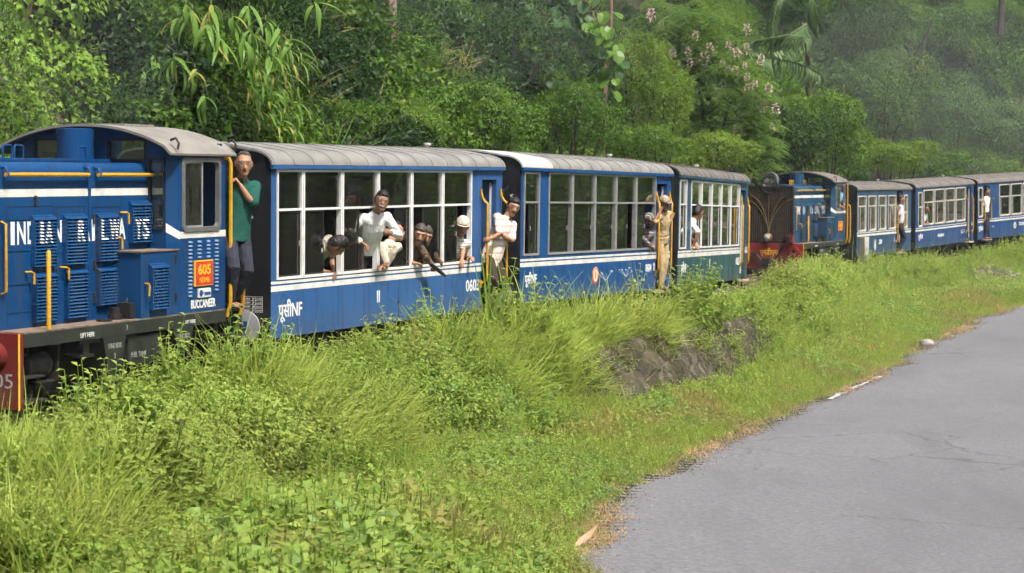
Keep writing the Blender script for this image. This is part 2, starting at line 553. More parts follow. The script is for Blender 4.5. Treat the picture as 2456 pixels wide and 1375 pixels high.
cr = nt.nodes.new("ShaderNodeMapRange"); cr.inputs[1].default_value = 0.016; cr.inputs[2].default_value = 0.004; link(nt, vo.outputs["Distance"], cr.inputs[0])
cm = noise_fac(nt, 0.22, 2.0, 0.50, 0.56); cq = nt.nodes.new("ShaderNodeMath"); cq.operation = 'MULTIPLY'; link(nt, cr.outputs[0], cq.inputs[0]); link(nt, cm, cq.inputs[1])
c = mixc(nt, cq.outputs[0], c, (0.06, 0.058, 0.06), 0.55)
link(nt, c, b.inputs["Base Color"]); b.inputs["Roughness"].default_value = 0.85
b.inputs["Specular IOR Level"].default_value = 0.25
add_bump(nt, b, fb, 0.5, 0.012)
sel = RE[::1]
keep = slice(60, len(RE))
E0, N0 = RE[keep], _ren[keep]
jit = (vnoise(E0[:, 0] * 0.9, E0[:, 1] * 0.9, 1.0, 11) - 0.5) * 0.34 + (vnoise(E0[:, 0] * 2.2, E0[:, 1] * 2.2, 1.0, 13) - 0.5) * 0.08 + (vnoise(E0[:, 0] * 12, E0[:, 1] * 12, 1.0, 12) - 0.5) * 0.03
E0 = E0 + N0 * jit[:, None]
cols = [0.0, 0.06, 0.25, 0.8, 1.8, 3.2, 4.8, ROAD_W]
rv = []
for k, c_ in enumerate(cols):
    p = E0 + N0 * c_
    z = np.full(len(p), [-0.03, 0.0, 0.008, 0.016, 0.028, 0.036, 0.028, 0.0][k]) + 0.006 * vnoise(p[:, 0], p[:, 1], 0.8, 21)
    rv.append(np.column_stack([p, z]))
n = len(E0)
rv = np.vstack(rv)
i0 = np.arange(n - 1)
rf = np.vstack([np.column_stack([k * n + i0, (k + 1) * n + i0, (k + 1) * n + i0 + 1, k * n + i0 + 1]) for k in range(len(cols) - 1)])
rf = np.vstack([rf])
road = np_obj("road", rv, rf, m_road, smooth=True)
tag(road, kind="structure")

m_line = plain("worn_road_paint", (0.34, 0.335, 0.33), 0.85, 0.4, 30)
def road_z(p):
    return 0.03
def edge_mark(name, i0, i1, o0, w, label):
    mb = MB()
    idx = [i for i in range(len(E0)) if i0 <= E0[i][1] <= i1]
    L = []; Rr = []
    for j, i in enumerate(idx):
        q = mnoise.noise(Vector((E0[i][0] * 4, E0[i][1] * 4, 2)))
        a = E0[i] + N0[i] * (o0 + 0.04 * q); bb = E0[i] + N0[i] * (o0 + w * (0.65 + 0.7 * q))
        L.append((a[0], a[1], 0.021)); Rr.append((bb[0], bb[1], 0.021))
    nn = len(L)
    mb.add(L + Rr, [(k, nn + k, nn + k + 1, k + 1) for k in range(nn - 1)])
    o = mb.build(name, m_line)
    tag(o, kind="structure"); return o
edge_mark("edge_line", 30.6, 31.7, 0.02, 0.14, "")
edge_mark("edge_line", 32.0, 33.4, 0.03, 0.10, "")
edge_mark("edge_line", 33.8, 34.4, 0.02, 0.12, "")
edge_mark("edge_line", 52.3, 56.5, 0.02, 0.30, "")

# ---------------------------------------------------------------- ballast, sleepers, rails
m_bal, nt, b = new_mat("ballast_stone")
v = nt.nodes.new("ShaderNodeTexVoronoi"); v.inputs["Scale"].default_value = 14.0
tc = nt.nodes.new("ShaderNodeTexCoord"); link(nt, tc.outputs["Object"], v.inputs["Vector"])
bw = nt.nodes.new("ShaderNodeRGBToBW"); link(nt, v.outputs["Color"], bw.inputs[0])
c = mixc(nt, bw.outputs[0], (0.05, 0.042, 0.034), (0.19, 0.165, 0.145))
link(nt, c, b.inputs["Base Color"]); b.inputs["Roughness"].default_value = 0.9
add_bump(nt, b, v.outputs["Distance"], 1.0, 0.05)
mb_v = []; offs = [-1.4, -1.1, -0.6, 0.0, 0.6, 1.1, 1.4, 1.55]
dz = [-0.22, -0.13, -0.11, -0.11, -0.11, -0.13, -0.19, -0.30]
n = len(TRK)
for o_, z_ in zip(offs, dz):
    p = TRK[:, :2] - _nrm * o_
    mb_v.append(np.column_stack([p, TRK[:, 2] + z_ + 0.03 * vnoise(p[:, 0], p[:, 1], 0.4, 31)]))
i0 = np.arange(n - 1)
bf = np.vstack([np.column_stack([(k + 1) * n + i0, k * n + i0, k * n + i0 + 1, (k + 1) * n + i0 + 1])[:, ::-1] for k in range(len(offs) - 1)])
bed = np_obj("track_bed", np.vstack(mb_v), bf, m_bal, smooth=True)
tag(bed, kind="structure")

m_rail = plain("rusty_rail", (0.13, 0.085, 0.06), 0.55, 0.25, 8, metal=0.3)
m_sleeper = plain("sleeper_timber", (0.07, 0.055, 0.045), 0.9, 0.3, 12)
track = empty("railway_track", Matrix.Translation((TRK[0, 0], TRK[0, 1], 0)))
tag(track, "narrow gauge railway track under the two trains", "railway track")
_off = (-TRK[0, 0], -TRK[0, 1], 0)
for s in (-0.305, 0.305):
    mb = MB(_off)
    prof = [(-0.035, -0.09), (0.035, -0.09), (0.01, -0.07), (0.01, -0.03), (0.025, -0.02), (0.025, 0.0), (-0.025, 0.0), (-0.025, -0.02), (-0.01, -0.03), (-0.01, -0.07)]
    pts = TRK[::2]; nn = _nrm[::2]
    V = []; Fc = []
    for i in range(len(pts)):
        for a, z in prof:
            q = pts[i, :2] - nn[i] * (s + a)
            V.append((q[0], q[1], pts[i, 2] + z))
    k = len(prof)
    for i in range(len(pts) - 1):
        for j in range(k):
            Fc.append((i * k + j, i * k + (j + 1) % k, (i + 1) * k + (j + 1) % k, (i + 1) * k + j))
    mb.add(V, Fc); mb.build("rail", m_rail, track)
_slp = MB(); _slp.box(-0.09, 0.09, -0.75, 0.75, -0.20, -0.085, 0.01)
_slp_me = _slp.mesh("sleeper", m_sleeper)
for i in range(100, len(TRK) - 40, 3):
    if 12 < TRK[i, 1] < 90:
        share("sleeper", _slp_me, track, (TRK[i, 0] + _off[0], TRK[i, 1] + _off[1], TRK[i, 2]), (0, 0, math.atan2(_tan[i, 1], _tan[i, 0])))

def veh_matrix(x, y, z, yaw, pitch, L, roll=0.0):
    """matrix of a vehicle whose near left corner stands at (x, y, z): origin at the middle of the vehicle on the rail,
    local x runs away along the train, local -y faces the road"""
    rot = Matrix.Rotation(R(90 - yaw), 4, 'Z') @ Matrix.Rotation(R(-pitch), 4, 'Y') @ Matrix.Rotation(R(roll), 4, 'X')
    return Matrix.Translation((x, y, z)) @ rot @ Matrix.Translation((L / 2, W / 2, 0))
# ---------------------------------------------------------------- coaches
m_white = plain("white_frame_paint", (0.66, 0.66, 0.65), 0.45, 0.08, 9)
m_alu = plain("grey_aluminium", (0.42, 0.42, 0.41), 0.4, 0.12, 14, metal=0.5)
m_cream = plain("cream_frame", (0.50, 0.47, 0.40), 0.55, 0.12, 14)
m_stripe = plain("white_stripe_paint", (0.62, 0.61, 0.58), 0.5, 0.14, 5)
m_letter = plain("white_letter_paint", (0.72, 0.72, 0.70), 0.6, 0.06, 10)
m_black = paint("black_end_paint", (0.010, 0.011, 0.014), (0.035, 0.03, 0.025), 0.5, 0.25, (0.016, 0.017, 0.02))
m_dark = plain("underframe_black", (0.016, 0.015, 0.014), 0.7, 0.4, 10)
m_yellow = plain("yellow_handrail_paint", (0.52, 0.27, 0.012), 0.4, 0.14, 16)
m_rubber = plain("black_rubber", (0.012, 0.012, 0.012), 0.6, 0.2, 10)
m_wood = plain("pale_step_timber", (0.42, 0.34, 0.22), 0.8, 0.25, 18)
m_lining = plain("dull_lining", (0.06, 0.06, 0.055), 0.6, 0.08, 5)
m_seat = plain("dark_seat_vinyl", (0.06, 0.045, 0.04), 0.5, 0.2, 8)
m_floor = plain("coach_floor", (0.07, 0.06, 0.055), 0.8, 0.2, 8)
m_disc = plain("grey_disc_paint", (0.30, 0.31, 0.33), 0.5, 0.08, 5)
m_roof = plain("grey_roof_paint", (0.19, 0.185, 0.174), 0.75, 0.20, 3.0, bump=0.15)
m_roof_w = plain("whitish_roof_paint", (0.40, 0.40, 0.39), 0.6, 0.08, 3.0)
m_roof_b = plain("brownish_roof_paint", (0.125, 0.114, 0.103), 0.8, 0.22, 3.0, bump=0.15)
m_glass = glass_mat("window_glass", (0.60, 0.67, 0.62), dirt=0.03)
m_glass_far = glass_mat("far_window_glass", (0.85, 0.90, 0.86), dirt=0.03)
m_inner_blue = plain("inner_blue_paint", (0.01, 0.06, 0.24), 0.5, 0.15, 5)

def roof_profile(w, ze, zc, over=0.035, n=9):
    """half-round shoulders, flat crown; list of (y, z) from the near eave to the far eave"""
    h = zc - ze; pts = []
    rs = 0.30                                               # shoulder width
    for i in range(n):
        a = i / (n - 1) * math.pi / 2
        pts.append((-over + rs * (1 - math.cos(a)) ** 0.95, ze + h * 0.68 * math.sin(a)))
    for i in range(1, 7):
        t = i / 7
        y = -over + rs + t * (w / 2 + over - rs)
        pts.append((y, ze + h * (0.68 + 0.32 * math.sin(t * math.pi / 2))))
    pts.append((w / 2, zc))
    far = [(w - y, z) for y, z in pts[:-1]][::-1]
    return pts + far

def offset_profile(p, d):
    out = []
    for i in range(len(p)):
        a = p[max(0, i - 1)]; b = p[min(len(p) - 1, i + 1)]
        tx, tz = b[0] - a[0], b[1] - a[1]; l = math.hypot(tx, tz)
        out.append((p[i][0] - tz / l * d, p[i][1] + tx / l * d))
    return out

def wheel_mesh(r, mat):
    mb = MB()
    mb.lathe([(-0.05, r * 0.55), (-0.045, r * 0.95), (-0.04, r * 1.06), (-0.015, r * 1.06), (-0.01, r), (0.045, r * 0.985), (0.05, r * 0.93), (0.03, r * 0.86), (0.02, r * 0.4), (0.05, r * 0.3), (0.055, r * 0.1)], (0, 0, 0), (0, -1, 0), 24)
    return mb.mesh("wheel", mat, True)

def win_unit(root, off, u0, u1, zb, zt, zm, gl, frame_mat, y=0.0, bar=0.028, sash_mat=None, handle=True, round_=False, proud=0.012):
    """one window: frame with a mid rail, an upper pane, lower glass between fractions gl of the opening"""
    mb = MB(off)
    y0, y1 = y - proud, y + 0.05
    if round_:
        # frame with rounded corners as a swept loop
        r = 0.07; path = []
        for cx, cz, a0 in ((u1 - r, zb + r, -90), (u1 - r, zt - r, 0), (u0 + r, zt - r, 90), (u0 + r, zb + r, 180)):
            for k in range(5):
                a = R(a0 + 90 * k / 4); path.append((cx + r * math.cos(a), cz + r * math.sin(a)))
        n = len(path); c = ((u0 + u1) / 2, (zb + zt) / 2)
        inner = [(c[0] + (x - c[0]) * (1 - 2 * bar / (u1 - u0)), c[1] + (z - c[1]) * (1 - 2 * bar / (zt - zb))) for x, z in path]
        V = [(x, y0, z) for x, z in path] + [(x, y0, z) for x, z in inner] + [(x, y1, z) for x, z in path] + [(x, y1, z) for x, z in inner]
        Fc = []
        for i in range(n):
            j = (i + 1) % n
            Fc += [(i, j, n + j, n + i), (n + i, n + j, 3 * n + j, 3 * n + i), (2 * n + j, j, i, 2 * n + i)[::-1]]
        mb.add(V, Fc)
    else:
        mb.box(u0, u0 + bar, y0, y1, zb, zt); mb.box(u1 - bar, u1, y0, y1, zb, zt)
        mb.box(u0 + bar, u1 - bar, y0, y1, zb, zb + bar); mb.box(u0 + bar, u1 - bar, y0, y1, zt - bar, zt)
    mb.box(u0 + bar, u1 - bar, y0 + 0.004, y1, zm - bar * 0.45, zm + bar * 0.45)
    fr = mb.build("window", frame_mat, root)
    a, b = u0 + bar, u1 - bar
    p = MB(off); p.box(a - .004, b + .004, y + 0.018, y + 0.023, zm + bar * 0.4, zt - bar + .004); p.build("pane", m_glass, fr)
    if gl:
        g0, g1 = a + (b - a) * gl[0], a + (b - a) * gl[1]
        s = MB(off); k = 0.018
        zz0, zz1 = zb + bar, zm - bar * 0.45
        s.box(g0, g0 + k, y + 0.01, y + 0.03, zz0, zz1); s.box(g1 - k, g1, y + 0.01, y + 0.03, zz0, zz1)
        s.box(g0 + k, g1 - k, y + 0.01, y + 0.03, zz0, zz0 + k); s.box(g0 + k, g1 - k, y + 0.01, y + 0.03, zz1 - k, zz1)
        s.build("sash", sash_mat or m_rubber, fr)
        p = MB(off); p.box(g0 + k, g1 - k, y + 0.018, y + 0.022, zz0 + k, zz1 - k); p.build("pane", m_glass, fr)
        if handle:
            q = MB(off); hx = g1 - 0.035 if gl[0] < 0.1 else g0 + 0.02
            q.box(hx, hx + 0.02, y + 0.002, y + 0.012, (zz0 + zz1) / 2 - 0.03, (zz0 + zz1) / 2 + 0.03); q.build("catch", m_alu, fr)
    return fr

def handrail(root, off, u, zt, zb, out=0.10, du=-0.03, r=0.017, y=-0.01):
    mb = MB(off)
    mb.tube([(u - 0.02, y - 0.006, zt + 0.06), (u - 0.02, y - 0.02, zt), (u - 0.01, y - out * 0.45, zt - 0.05), (u + du * 0.7, y - out, zt - 0.09), (u + du, y - out, zt - 0.15), (u + du, y - out, zb + 0.10),
             (u + du * 0.8, y - out, zb + 0.05), (u, y - out * 0.4, zb + 0.01), (u - 0.02, y - 0.006, zb - 0.02)], r, 8)
    mb.box(u - 0.035, u - 0.005, y - 0.012, y, zt + 0.0, zt + 0.11); mb.box(u - 0.035, u - 0.005, y - 0.012, y, zb - 0.07, zb + 0.03)
    return mb.build("handrail", m_yellow, root, True)

def coach(label, M, L, blue, wins, door, frame_mat, lower=None, roof_mat=None, battens=(), rails=(), texts=(), stripes=((1.005, 1.035), (0.925, 0.985)),
          old=False, ze=2.30, zc=2.55, zbot=0.42, pale_end=0.0, disc=True, group=None, end_texts=()):
    root = empty("railway_coach", M)
    tag(root, label, "railway coach", group)
    off = (-L / 2, -W / 2, 0)
    th = 0.05
    # --- near side
    ops = sorted([(w[0], w[1], w[2], w[3]) for w in wins] + [(d[0], d[1], None, d[2]) for d in door])
    mb = MB(off)
    split = 0.985 if lower else None
    lows = []
    def fill(u0, u1, z0, z1):
        if u1 - u0 < 0.003 or z1 - z0 < 0.003: return
        if split and z0 < split:
            lows.append((u0, u1, z0, min(split, z1)))
            if z1 > split: mb.box(u0, u1, 0, th, split, z1)
        else:
            mb.box(u0, u1, 0, th, z0, z1)
    cur = 0.0
    for (u0, u1, zb, zt) in ops:
        fill(cur, u0, zbot, ze)
        if zb is not None: fill(u0, u1, zbot, zb)
        fill(u0, u1, zt, ze)
        cur = u1
    fill(cur, L, zbot, ze)
    mb.build("side_panel", blue, root)
    lows.sort(); runs = []
    for u0, u1, z0, z1 in lows:
        if runs and abs(runs[-1][-1][1] - u0) < 0.002: runs[-1].append((u0, u1, z0, z1))
        else: runs.append([(u0, u1, z0, z1)])
    for run in runs:
        ml = MB(off); ml.box(run[0][0], run[-1][1], 0, th, run[0][2], run[0][3]); ml.build("lower_side_panel", lower, root)
    # --- far side
    mb = MB(off); cur = 0.0
    fw = [w for w in wins]
    for w in sorted(fw):
        mb.box(cur, w[0], W - th, W, zbot, ze); mb.box(w[0], w[1], W - th, W, zbot, w[2]); mb.box(w[0], w[1], W - th, W, w[3], ze); cur = w[1]
    mb.box(cur, L, W - th, W, zbot, ze)
    mb.build("far_side_panel", blue, root)
    for w in fw:
        m2 = MB(off); b_ = 0.04
        m2.box(w[0], w[0] + b_, W - th, W + .01, w[2], w[3]); m2.box(w[1] - b_, w[1], W - th, W + .01, w[2], w[3])
        m2.box(w[0] + b_, w[1] - b_, W - th, W + .01, w[4] - .02, w[4] + .02); m2.box(w[0] + b_, w[1] - b_, W - th, W + .01, w[2], w[2] + b_); m2.box(w[0] + b_, w[1] - b_, W - th, W + .01, w[3] - b_, w[3])
        f_ = m2.build("far_window", frame_mat, root)
        m3 = MB(off); m3.box(w[0] + b_, w[1] - b_, W - .03, W - .025, w[2] + b_, w[3] - b_); m3.build("pane", m_glass_far, f_)
    # --- ends
    prof = roof_profile(W, ze, zc)
    inner = [(y, z) for y, z in offset_profile(prof, -0.012)]
    ends = [(0.0 - 0.004, 0.046), (L - 0.046, L + 0.004)]
    for i, (a, b_) in enumerate(ends):
        mb = MB(off)
        poly = [(0.052 if False else 0.0, zbot)] + [(min(max(y, 0.0), W), z - 0.002) for y, z in inner] + [(W, zbot)]
        mb.prism([(min(max(y, 0.001), W - 0.001), z) for y, z in poly], 'x', a, b_)
        mb.build("end_wall", m_black, root)
    # --- roof
    mb = MB(off)
    low = offset_profile(prof, -0.022)
    n = len(prof)
    poly = prof + low[::-1]
    segs = [(-0.03, L + 0.03, roof_mat or m_roof)]
    if pale_end: segs = [(-0.03, pale_end, m_roof_w), (pale_end, L + 0.03, roof_mat or m_roof)]
    rf = None
    for k, (a, b_, m_) in enumerate(segs):
        mb = MB(off); mb.prism(poly, 'x', a, b_)
        o = mb.build("roof" if k == len(segs) - 1 else "roof_sheet", m_, root, True, 50)
        if k == len(segs) - 1: rf = o
    o1 = offset_profile(prof, 0.007)
    for u in battens:
        mb = MB(off); k = 8 if not old else 10
        mb.prism(o1 + offset_profile(prof, -0.004)[::-1], 'x', u - 0.016, u + 0.016)
        mb.build("roof_batten", roof_mat or m_roof, rf, True, 50)
    if not old:
        mb = MB(off); mb.box(-0.02, L + 0.02, -0.045, -0.002, ze - 0.045, ze - 0.004); mb.build("gutter", blue, root)
    mb = MB(off); mb.lathe([(0, 0.03), (0.04, 0.03), (0.042, 0.05), (0.07, 0.05), (0.075, 0.03)], (L * 0.95, W / 2, zc - 0.01), (0, 0, 1), 16); mb.build("roof_vent", m_roof_w, root, True)
    # --- floor, underframe, running gear
    mb = MB(off); mb.box(0.05, L - 0.05, 0.055, W - 0.055, 0.44, 0.50); mb.build("floor", m_floor, root)
    mb = MB(off); mb.box(0.08, L - 0.08, 0.12, 0.24, 0.28, 0.438); mb.box(0.08, L - 0.08, W - 0.24, W - 0.12, 0.28, 0.438)
    for u in (0.1, 1.6, 3.0, 4.6, L - 0.22): mb.box(u, u + 0.12, 0.242, W - 0.242, 0.30, 0.43)
    mb.build("underframe", m_dark, root)
    wm = wheel_mesh(0.215, m_dark)
    for uc in (1.15, L - 1.15):
        mb = MB(off)
        for y in (0.50, W - 0.58): mb.box(uc - 0.62, uc + 0.62, y, y + 0.08, 0.16, 0.27)
        mb.box(uc - 0.1, uc + 0.1, 0.583, W - 0.583, 0.17, 0.29)
        bg = mb.build("bogie", m_dark, root)
        for du in (-0.4, 0.4):
            for s in (1, -1):
                o = share("wheel", wm, bg, (uc + du + off[0], off[1] + W / 2 - s * 0.345, 0.215), (0, 0, 0 if s > 0 else math.pi))
    for a in (-0.28, L + 0.02):
        mb = MB(off); mb.box(a, a + 0.26, W / 2 - 0.06, W / 2 + 0.06, 0.30, 0.40); mb.build("coupler", m_dark, root)
    if disc:
        mb = MB(off)
        mb.lathe([(0, 0.04), (0.10, 0.04), (0.10, 0.17), (0.118, 0.17), (0.119, 0.165)], (-0.005, 0.24, 0.55), (-1, 0, 0), 28)
        d = mb.build("buffer_disc", m_disc, root, True)
        mb = MB(off); mb.box(-0.14, -0.129, 0.215, 0.262, 0.52, 0.61, 0.004); mb.build("blue_mark", m_inner_blue, d)
    # --- interior
    for u, side in ((0.9, 0), (2.3, 0), (3.7, 0), (0.9, 1), (2.3, 1), (3.7, 1), (4.9, 1)):
        if u > L - 1.2: continue
        y0, y1 = (0.10, 0.85) if side == 0 else (W - 0.75, W - 0.08)
        if any(d[0] - .4 < u < d[1] + .4 for d in door) and side == 0: continue
        mb = MB(off); mb.box(u - 0.36, u, y0, y1, 0.86, 0.92, 0.015); mb.box(u + .001, u + 0.05, y0, y1, 0.7, 1.38, 0.015)
        mb.box(u - 0.30, u - 0.26, y0 + 0.05, y1 - 0.05, 0.502, 0.858); bench = mb.build("bench", m_seat, root)
    mb = MB(off); mb.box(5.36 if not old else 4.2, 5.385 if not old else 4.225, 0.75, W - 0.06, 0.502, ze + 0.05); mb.build("partition", m_lining, root)
    mb = MB(off); mb.box(0.05, L - 0.05, W - 0.062, W - 0.053, 0.51, 1.04); mb.build("lining", m_lining, root)
    # --- windows, door, rails
    for w in wins:
        win_unit(root, off, w[0] + 0.006, w[1] - 0.006, w[2], w[3], w[4], w[5], frame_mat, round_=old, bar=0.034 if old else 0.028, sash_mat=m_cream if old else m_rubber, handle=not old)
    for d in door:
        mb = MB(off)                                        # inner door folded back against the jamb
        mb.box(d[1] - 0.03, d[1] + 0.002, 0.055, 0.48, 0.51, d[2] - 0.03); dd = mb.build("door", blue, root)
        mb = MB(off); mb.box(d[1] - 0.045, d[1] - 0.031, 0.06, 0.085, 0.52, d[2] - 0.04); mb.build("edge_strip", m_white, dd)
        mb = MB(off); mb.box(d[0] - 0.0, d[1] + 0.0, W * 0.62, W * 0.62 + 0.03, 0.502, ze + 0.03); mb.build("vestibule_panel", m_inner_blue, root)
        mb = MB(off); mb.box(d[0] + 0.02, d[1] - 0.02, -0.10, 0.16, 0.372, 0.415, 0.006); mb.build("step", m_wood, root)
        mb = MB(off); mb.box(d[0] + 0.02, d[1] - 0.02, -0.16, 0.06, 0.17, 0.20); mb.box(d[0] + 0.04, d[0] + 0.07, -0.05, -0.02, 0.2, 0.43); mb.box(d[1] - 0.07, d[1] - 0.04, -0.05, -0.02, 0.2, 0.43); mb.build("lower_step", m_dark, root)
    for r in rails: handrail(root, off, *r)
    # --- stripes
    dr = sorted((d[0], d[1]) for d in door)
    for z0, z1 in stripes:
        spans = []; cur = 0.0
        for a, b_ in dr: spans.append((cur, a)); cur = b_
        spans.append((cur, L))
        for a, b_ in spans:
            if b_ - a > 0.02:
                mb = MB(off); mb.box(a, b_, -0.003, -0.0005, z0, z1); mb.build("stripe", m_stripe, root)
    if not old:
        for u in (1.52, 3.06, 4.60):
            mb = MB(off); mb.box(u, u + 0.007, -0.0022, -0.0004, zbot + 0.01, 0.92); mb.build('panel_seam', m_dark, root)
        mb = MB(off); mb.box(0.0, door[0][0], -0.004, -0.0004, zbot, zbot + 0.018); mb.build('bottom_rail', lower or blue, root)
    for t in texts: letters(t[0], root, t[1], -0.002, t[2], t[3], t[5] if len(t) > 5 else m_letter, width=t[4], bold=0.004 if t[3] > .08 else 0.0, off=off)
    for t in end_texts: letters(t[0], root, -0.008, t[1], t[2], t[3], m_letter, width=t[4], face='end', off=off)
    return root

blue1 = paint("coach_blue_light", (0.020, 0.088, 0.255), streak=0.5, faded=(0.034, 0.108, 0.28))
blue2 = paint("coach_blue_deep", (0.001, 0.056, 0.20), streak=0.4, faded=(0.003, 0.066, 0.22))
blue3 = paint("coach_blue_teal", (0.014, 0.060, 0.115), streak=0.3)
green3 = paint("coach_green", (0.019, 0.072, 0.090), streak=0.3, faded=(0.028, 0.09, 0.105))
blue5 = paint("coach_blue_grey", (0.012, 0.055, 0.12), streak=0.3)
blue6 = paint("coach_blue_far", (0.008, 0.050, 0.15), streak=0.3)

L1 = 6.14
M_C1 = veh_matrix(-2.61, 22.46, 1.13, 23.6, 0.0, L1, 0.6)
us = [0.11, 0.69, 1.60, 2.50, 3.395, 4.28, 5.16]
gl1 = [(0, 1), (0, 0.56), (0, 0.50), (0.52, 1), (0.38, 1), (0, 0.52)]
c1 = coach("light blue coach with six white framed windows, coupled behind the front locomotive", M_C1, L1, blue1,
           [(us[i], us[i + 1], 1.05, 2.25, 1.81, gl1[i]) for i in range(6)], [(5.49, 5.95, 2.13)], m_white,
           battens=[0.02 + 0.435 * i for i in range(15)], rails=[(5.455, 1.90, 0.78), (6.09, 1.90, 0.78)],
           texts=[("पूसीNF", 0.16, 0.64, 0.15, 0.52), ("II", 2.49, 0.68, 0.14, 0.07), ("0603", 5.0, 0.68, 0.15, 0.42)],
           end_texts=[("घर", 0.62, 1.93, 0.055, 0.1), ("वापसी", 0.62, 1.80, 0.075, 0.32), ("11-12-09", 0.72, 1.70, 0.05, 0.50)])
L2 = 6.15
M_C2 = veh_matrix(0.095, 28.60, 1.13, 23.8, -0.8, L2, 0.6)
us2 = [0.97, 1.87, 2.76, 3.64, 4.52, 5.42]
gl2 = [(0, 0.86), (0, 0.9), (0, 0.88), (0, 0.62), (0, 0.5)]
c2 = coach("deep blue coach with round red emblem, between the two other coaches of the front train", M_C2, L2, blue2,
           [(0.09, 0.65, 1.08, 2.24, 1.82, (0.4, 1))] + [(us2[i], us2[i + 1], 1.08, 2.25, 1.82, gl2[i]) for i in range(5)], [(5.49, 5.97, 2.13)], m_alu,
           battens=[1.3 + 0.42 * i for i in range(12)], rails=[(5.46, 1.90, 0.72, 0.06, -0.05), (6.07, 1.90, 0.72, 0.06, -0.05)], pale_end=1.05,
           texts=[("पूसीNF", 0.17, 0.69, 0.13, 0.42), ("0604", 5.0, 0.73, 0.12, 0.27), ("II", 5.37, 0.74, 0.12, 0.06)],
           end_texts=[("S", 0.16, 1.86, 0.07, 0.05)])
L3 = 6.15
M_C3 = veh_matrix(2.75, 34.75, 1.03, 17.2, -1.2, L3, 0.6)
us3 = [0.95, 1.82, 2.69, 3.56, 4.43, 5.30]
gl3 = [(0.5, 1), (0, 1), (0, 1), (0, 1), (0, 1)]
c3 = coach("dull blue coach with green lower side and white window frames, last of the front train", M_C3, L3, blue3,
           [(0.08, 0.61, 1.06, 2.23, 1.81, (0, 1))] + [(us3[i], us3[i + 1], 1.06, 2.23, 1.81, gl3[i]) for i in range(5)], [(5.41, 5.91, 2.13)], m_white, lower=green3,
           battens=[0.3 + 0.43 * i for i in range(14)], rails=[(5.40, 1.90, 0.70, 0.05, -0.05), (6.04, 1.90, 0.70, 0.05, -0.05)], roof_mat=m_roof_b,
           texts=[("पूसीNF", 0.25, 0.66, 0.15, 0.42), ("I", 2.6, 0.70, 0.16, 0.035), ("0605", 5.03, 0.70, 0.14, 0.36)], stripes=((1.0, 1.03), (0.915, 0.985)))
L5 = 6.1
M_C5 = veh_matrix(9.72, 58.75, 0.62, 25.0, -0.1, L5)
gl5 = (0.33, 1.0)
c5_ = coach("grey blue coach with separate windows, behind the second locomotive", M_C5, L5, blue5,
            [(u, u + 0.88, 1.12, 2.14, 1.84, gl5) for u in (0.08, 1.17, 2.27, 3.38)] + [(5.24, 5.66, 1.12, 2.14, 1.6, (0, 1))], [(4.36, 5.04, 2.25)], m_cream, old=True, roof_mat=m_roof_b,
            battens=[0.6 + 0.85 * i for i in range(7)], rails=[(4.28, 1.8, 0.75, 0.05, 0.02), (5.02, 1.8, 1.0, 0.05, 0.02)],
            texts=[("208", 2.35, 0.72, 0.13, 0.36), ("I", 4.1, 0.74, 0.13, 0.03), ("18", 5.45, 0.76, 0.10, 0.13)], stripes=((1.075, 1.10), (0.985, 1.04)), disc=False)
L6 = 5.4
M_C6 = veh_matrix(12.58, 64.95, 0.64, 31.5, 1.2, L6)
c6_ = coach("blue coach with rounded window frames, next after the grey blue one", M_C6, L6, blue6,
            [(0.22, 0.60, 1.07, 2.17, 1.7, (0, 1)), (0.70, 1.62, 1.11, 2.23, 1.83, (0.42, 1)), (1.69, 2.60, 1.11, 2.23, 1.83, (0.3, 1)), (2.68, 3.60, 1.11, 2.23, 1.83, (0.3, 1)), (3.68, 4.59, 1.11, 2.23, 1.83, (0.0, 0.8))],
            [(4.72, 5.17, 2.22)], m_cream, old=True, roof_mat=m_roof_b, battens=[0.5 + 0.9 * i for i in range(6)], rails=[(4.66, 1.9, 0.75, 0.05, 0.02), (5.2, 1.9, 0.75, 0.05, 0.02)],
            texts=[("पूसीNF", 0.25, 0.70, 0.14, 0.40), ("BHAIRAVI", 2.0, 0.69, 0.10, 0.55), ("13", 4.18, 0.72, 0.11, 0.14), ("I", 4.45, 0.72, 0.12, 0.03)], stripes=((1.03, 1.05), (0.945, 0.99)), disc=False)
L7 = 6.1
M_C7 = veh_matrix(15.6, 69.8, 0.77, 40.0, 1.7, L7)
c7_ = coach("blue coach at the edge of the picture, door near its front end", M_C7, L7, blue6,
            [(0.05, 0.38, 1.16, 2.17, 1.75, (0, 1))] + [(1.55 + 0.88 * i, 2.38 + 0.88 * i, 1.14, 2.22, 1.80, (0.15, 1)) for i in range(5)],
            [(0.42, 0.86, 2.2)], m_cream, old=True, roof_mat=m_roof_b, battens=[0.5 + 0.9 * i for i in range(6)], rails=[(0.40, 1.75, 1.05, 0.05, 0.02), (0.86, 1.75, 1.05, 0.05, 0.02)],
            texts=[("पूसीNF", 0.08, 0.72, 0.14, 0.30), ("13", 1.05, 0.80, 0.06, 0.09), ("TOURIST", 3.0, 0.76, 0.11, 0.6)], stripes=((1.07, 1.09), (0.985, 1.03)), disc=False)

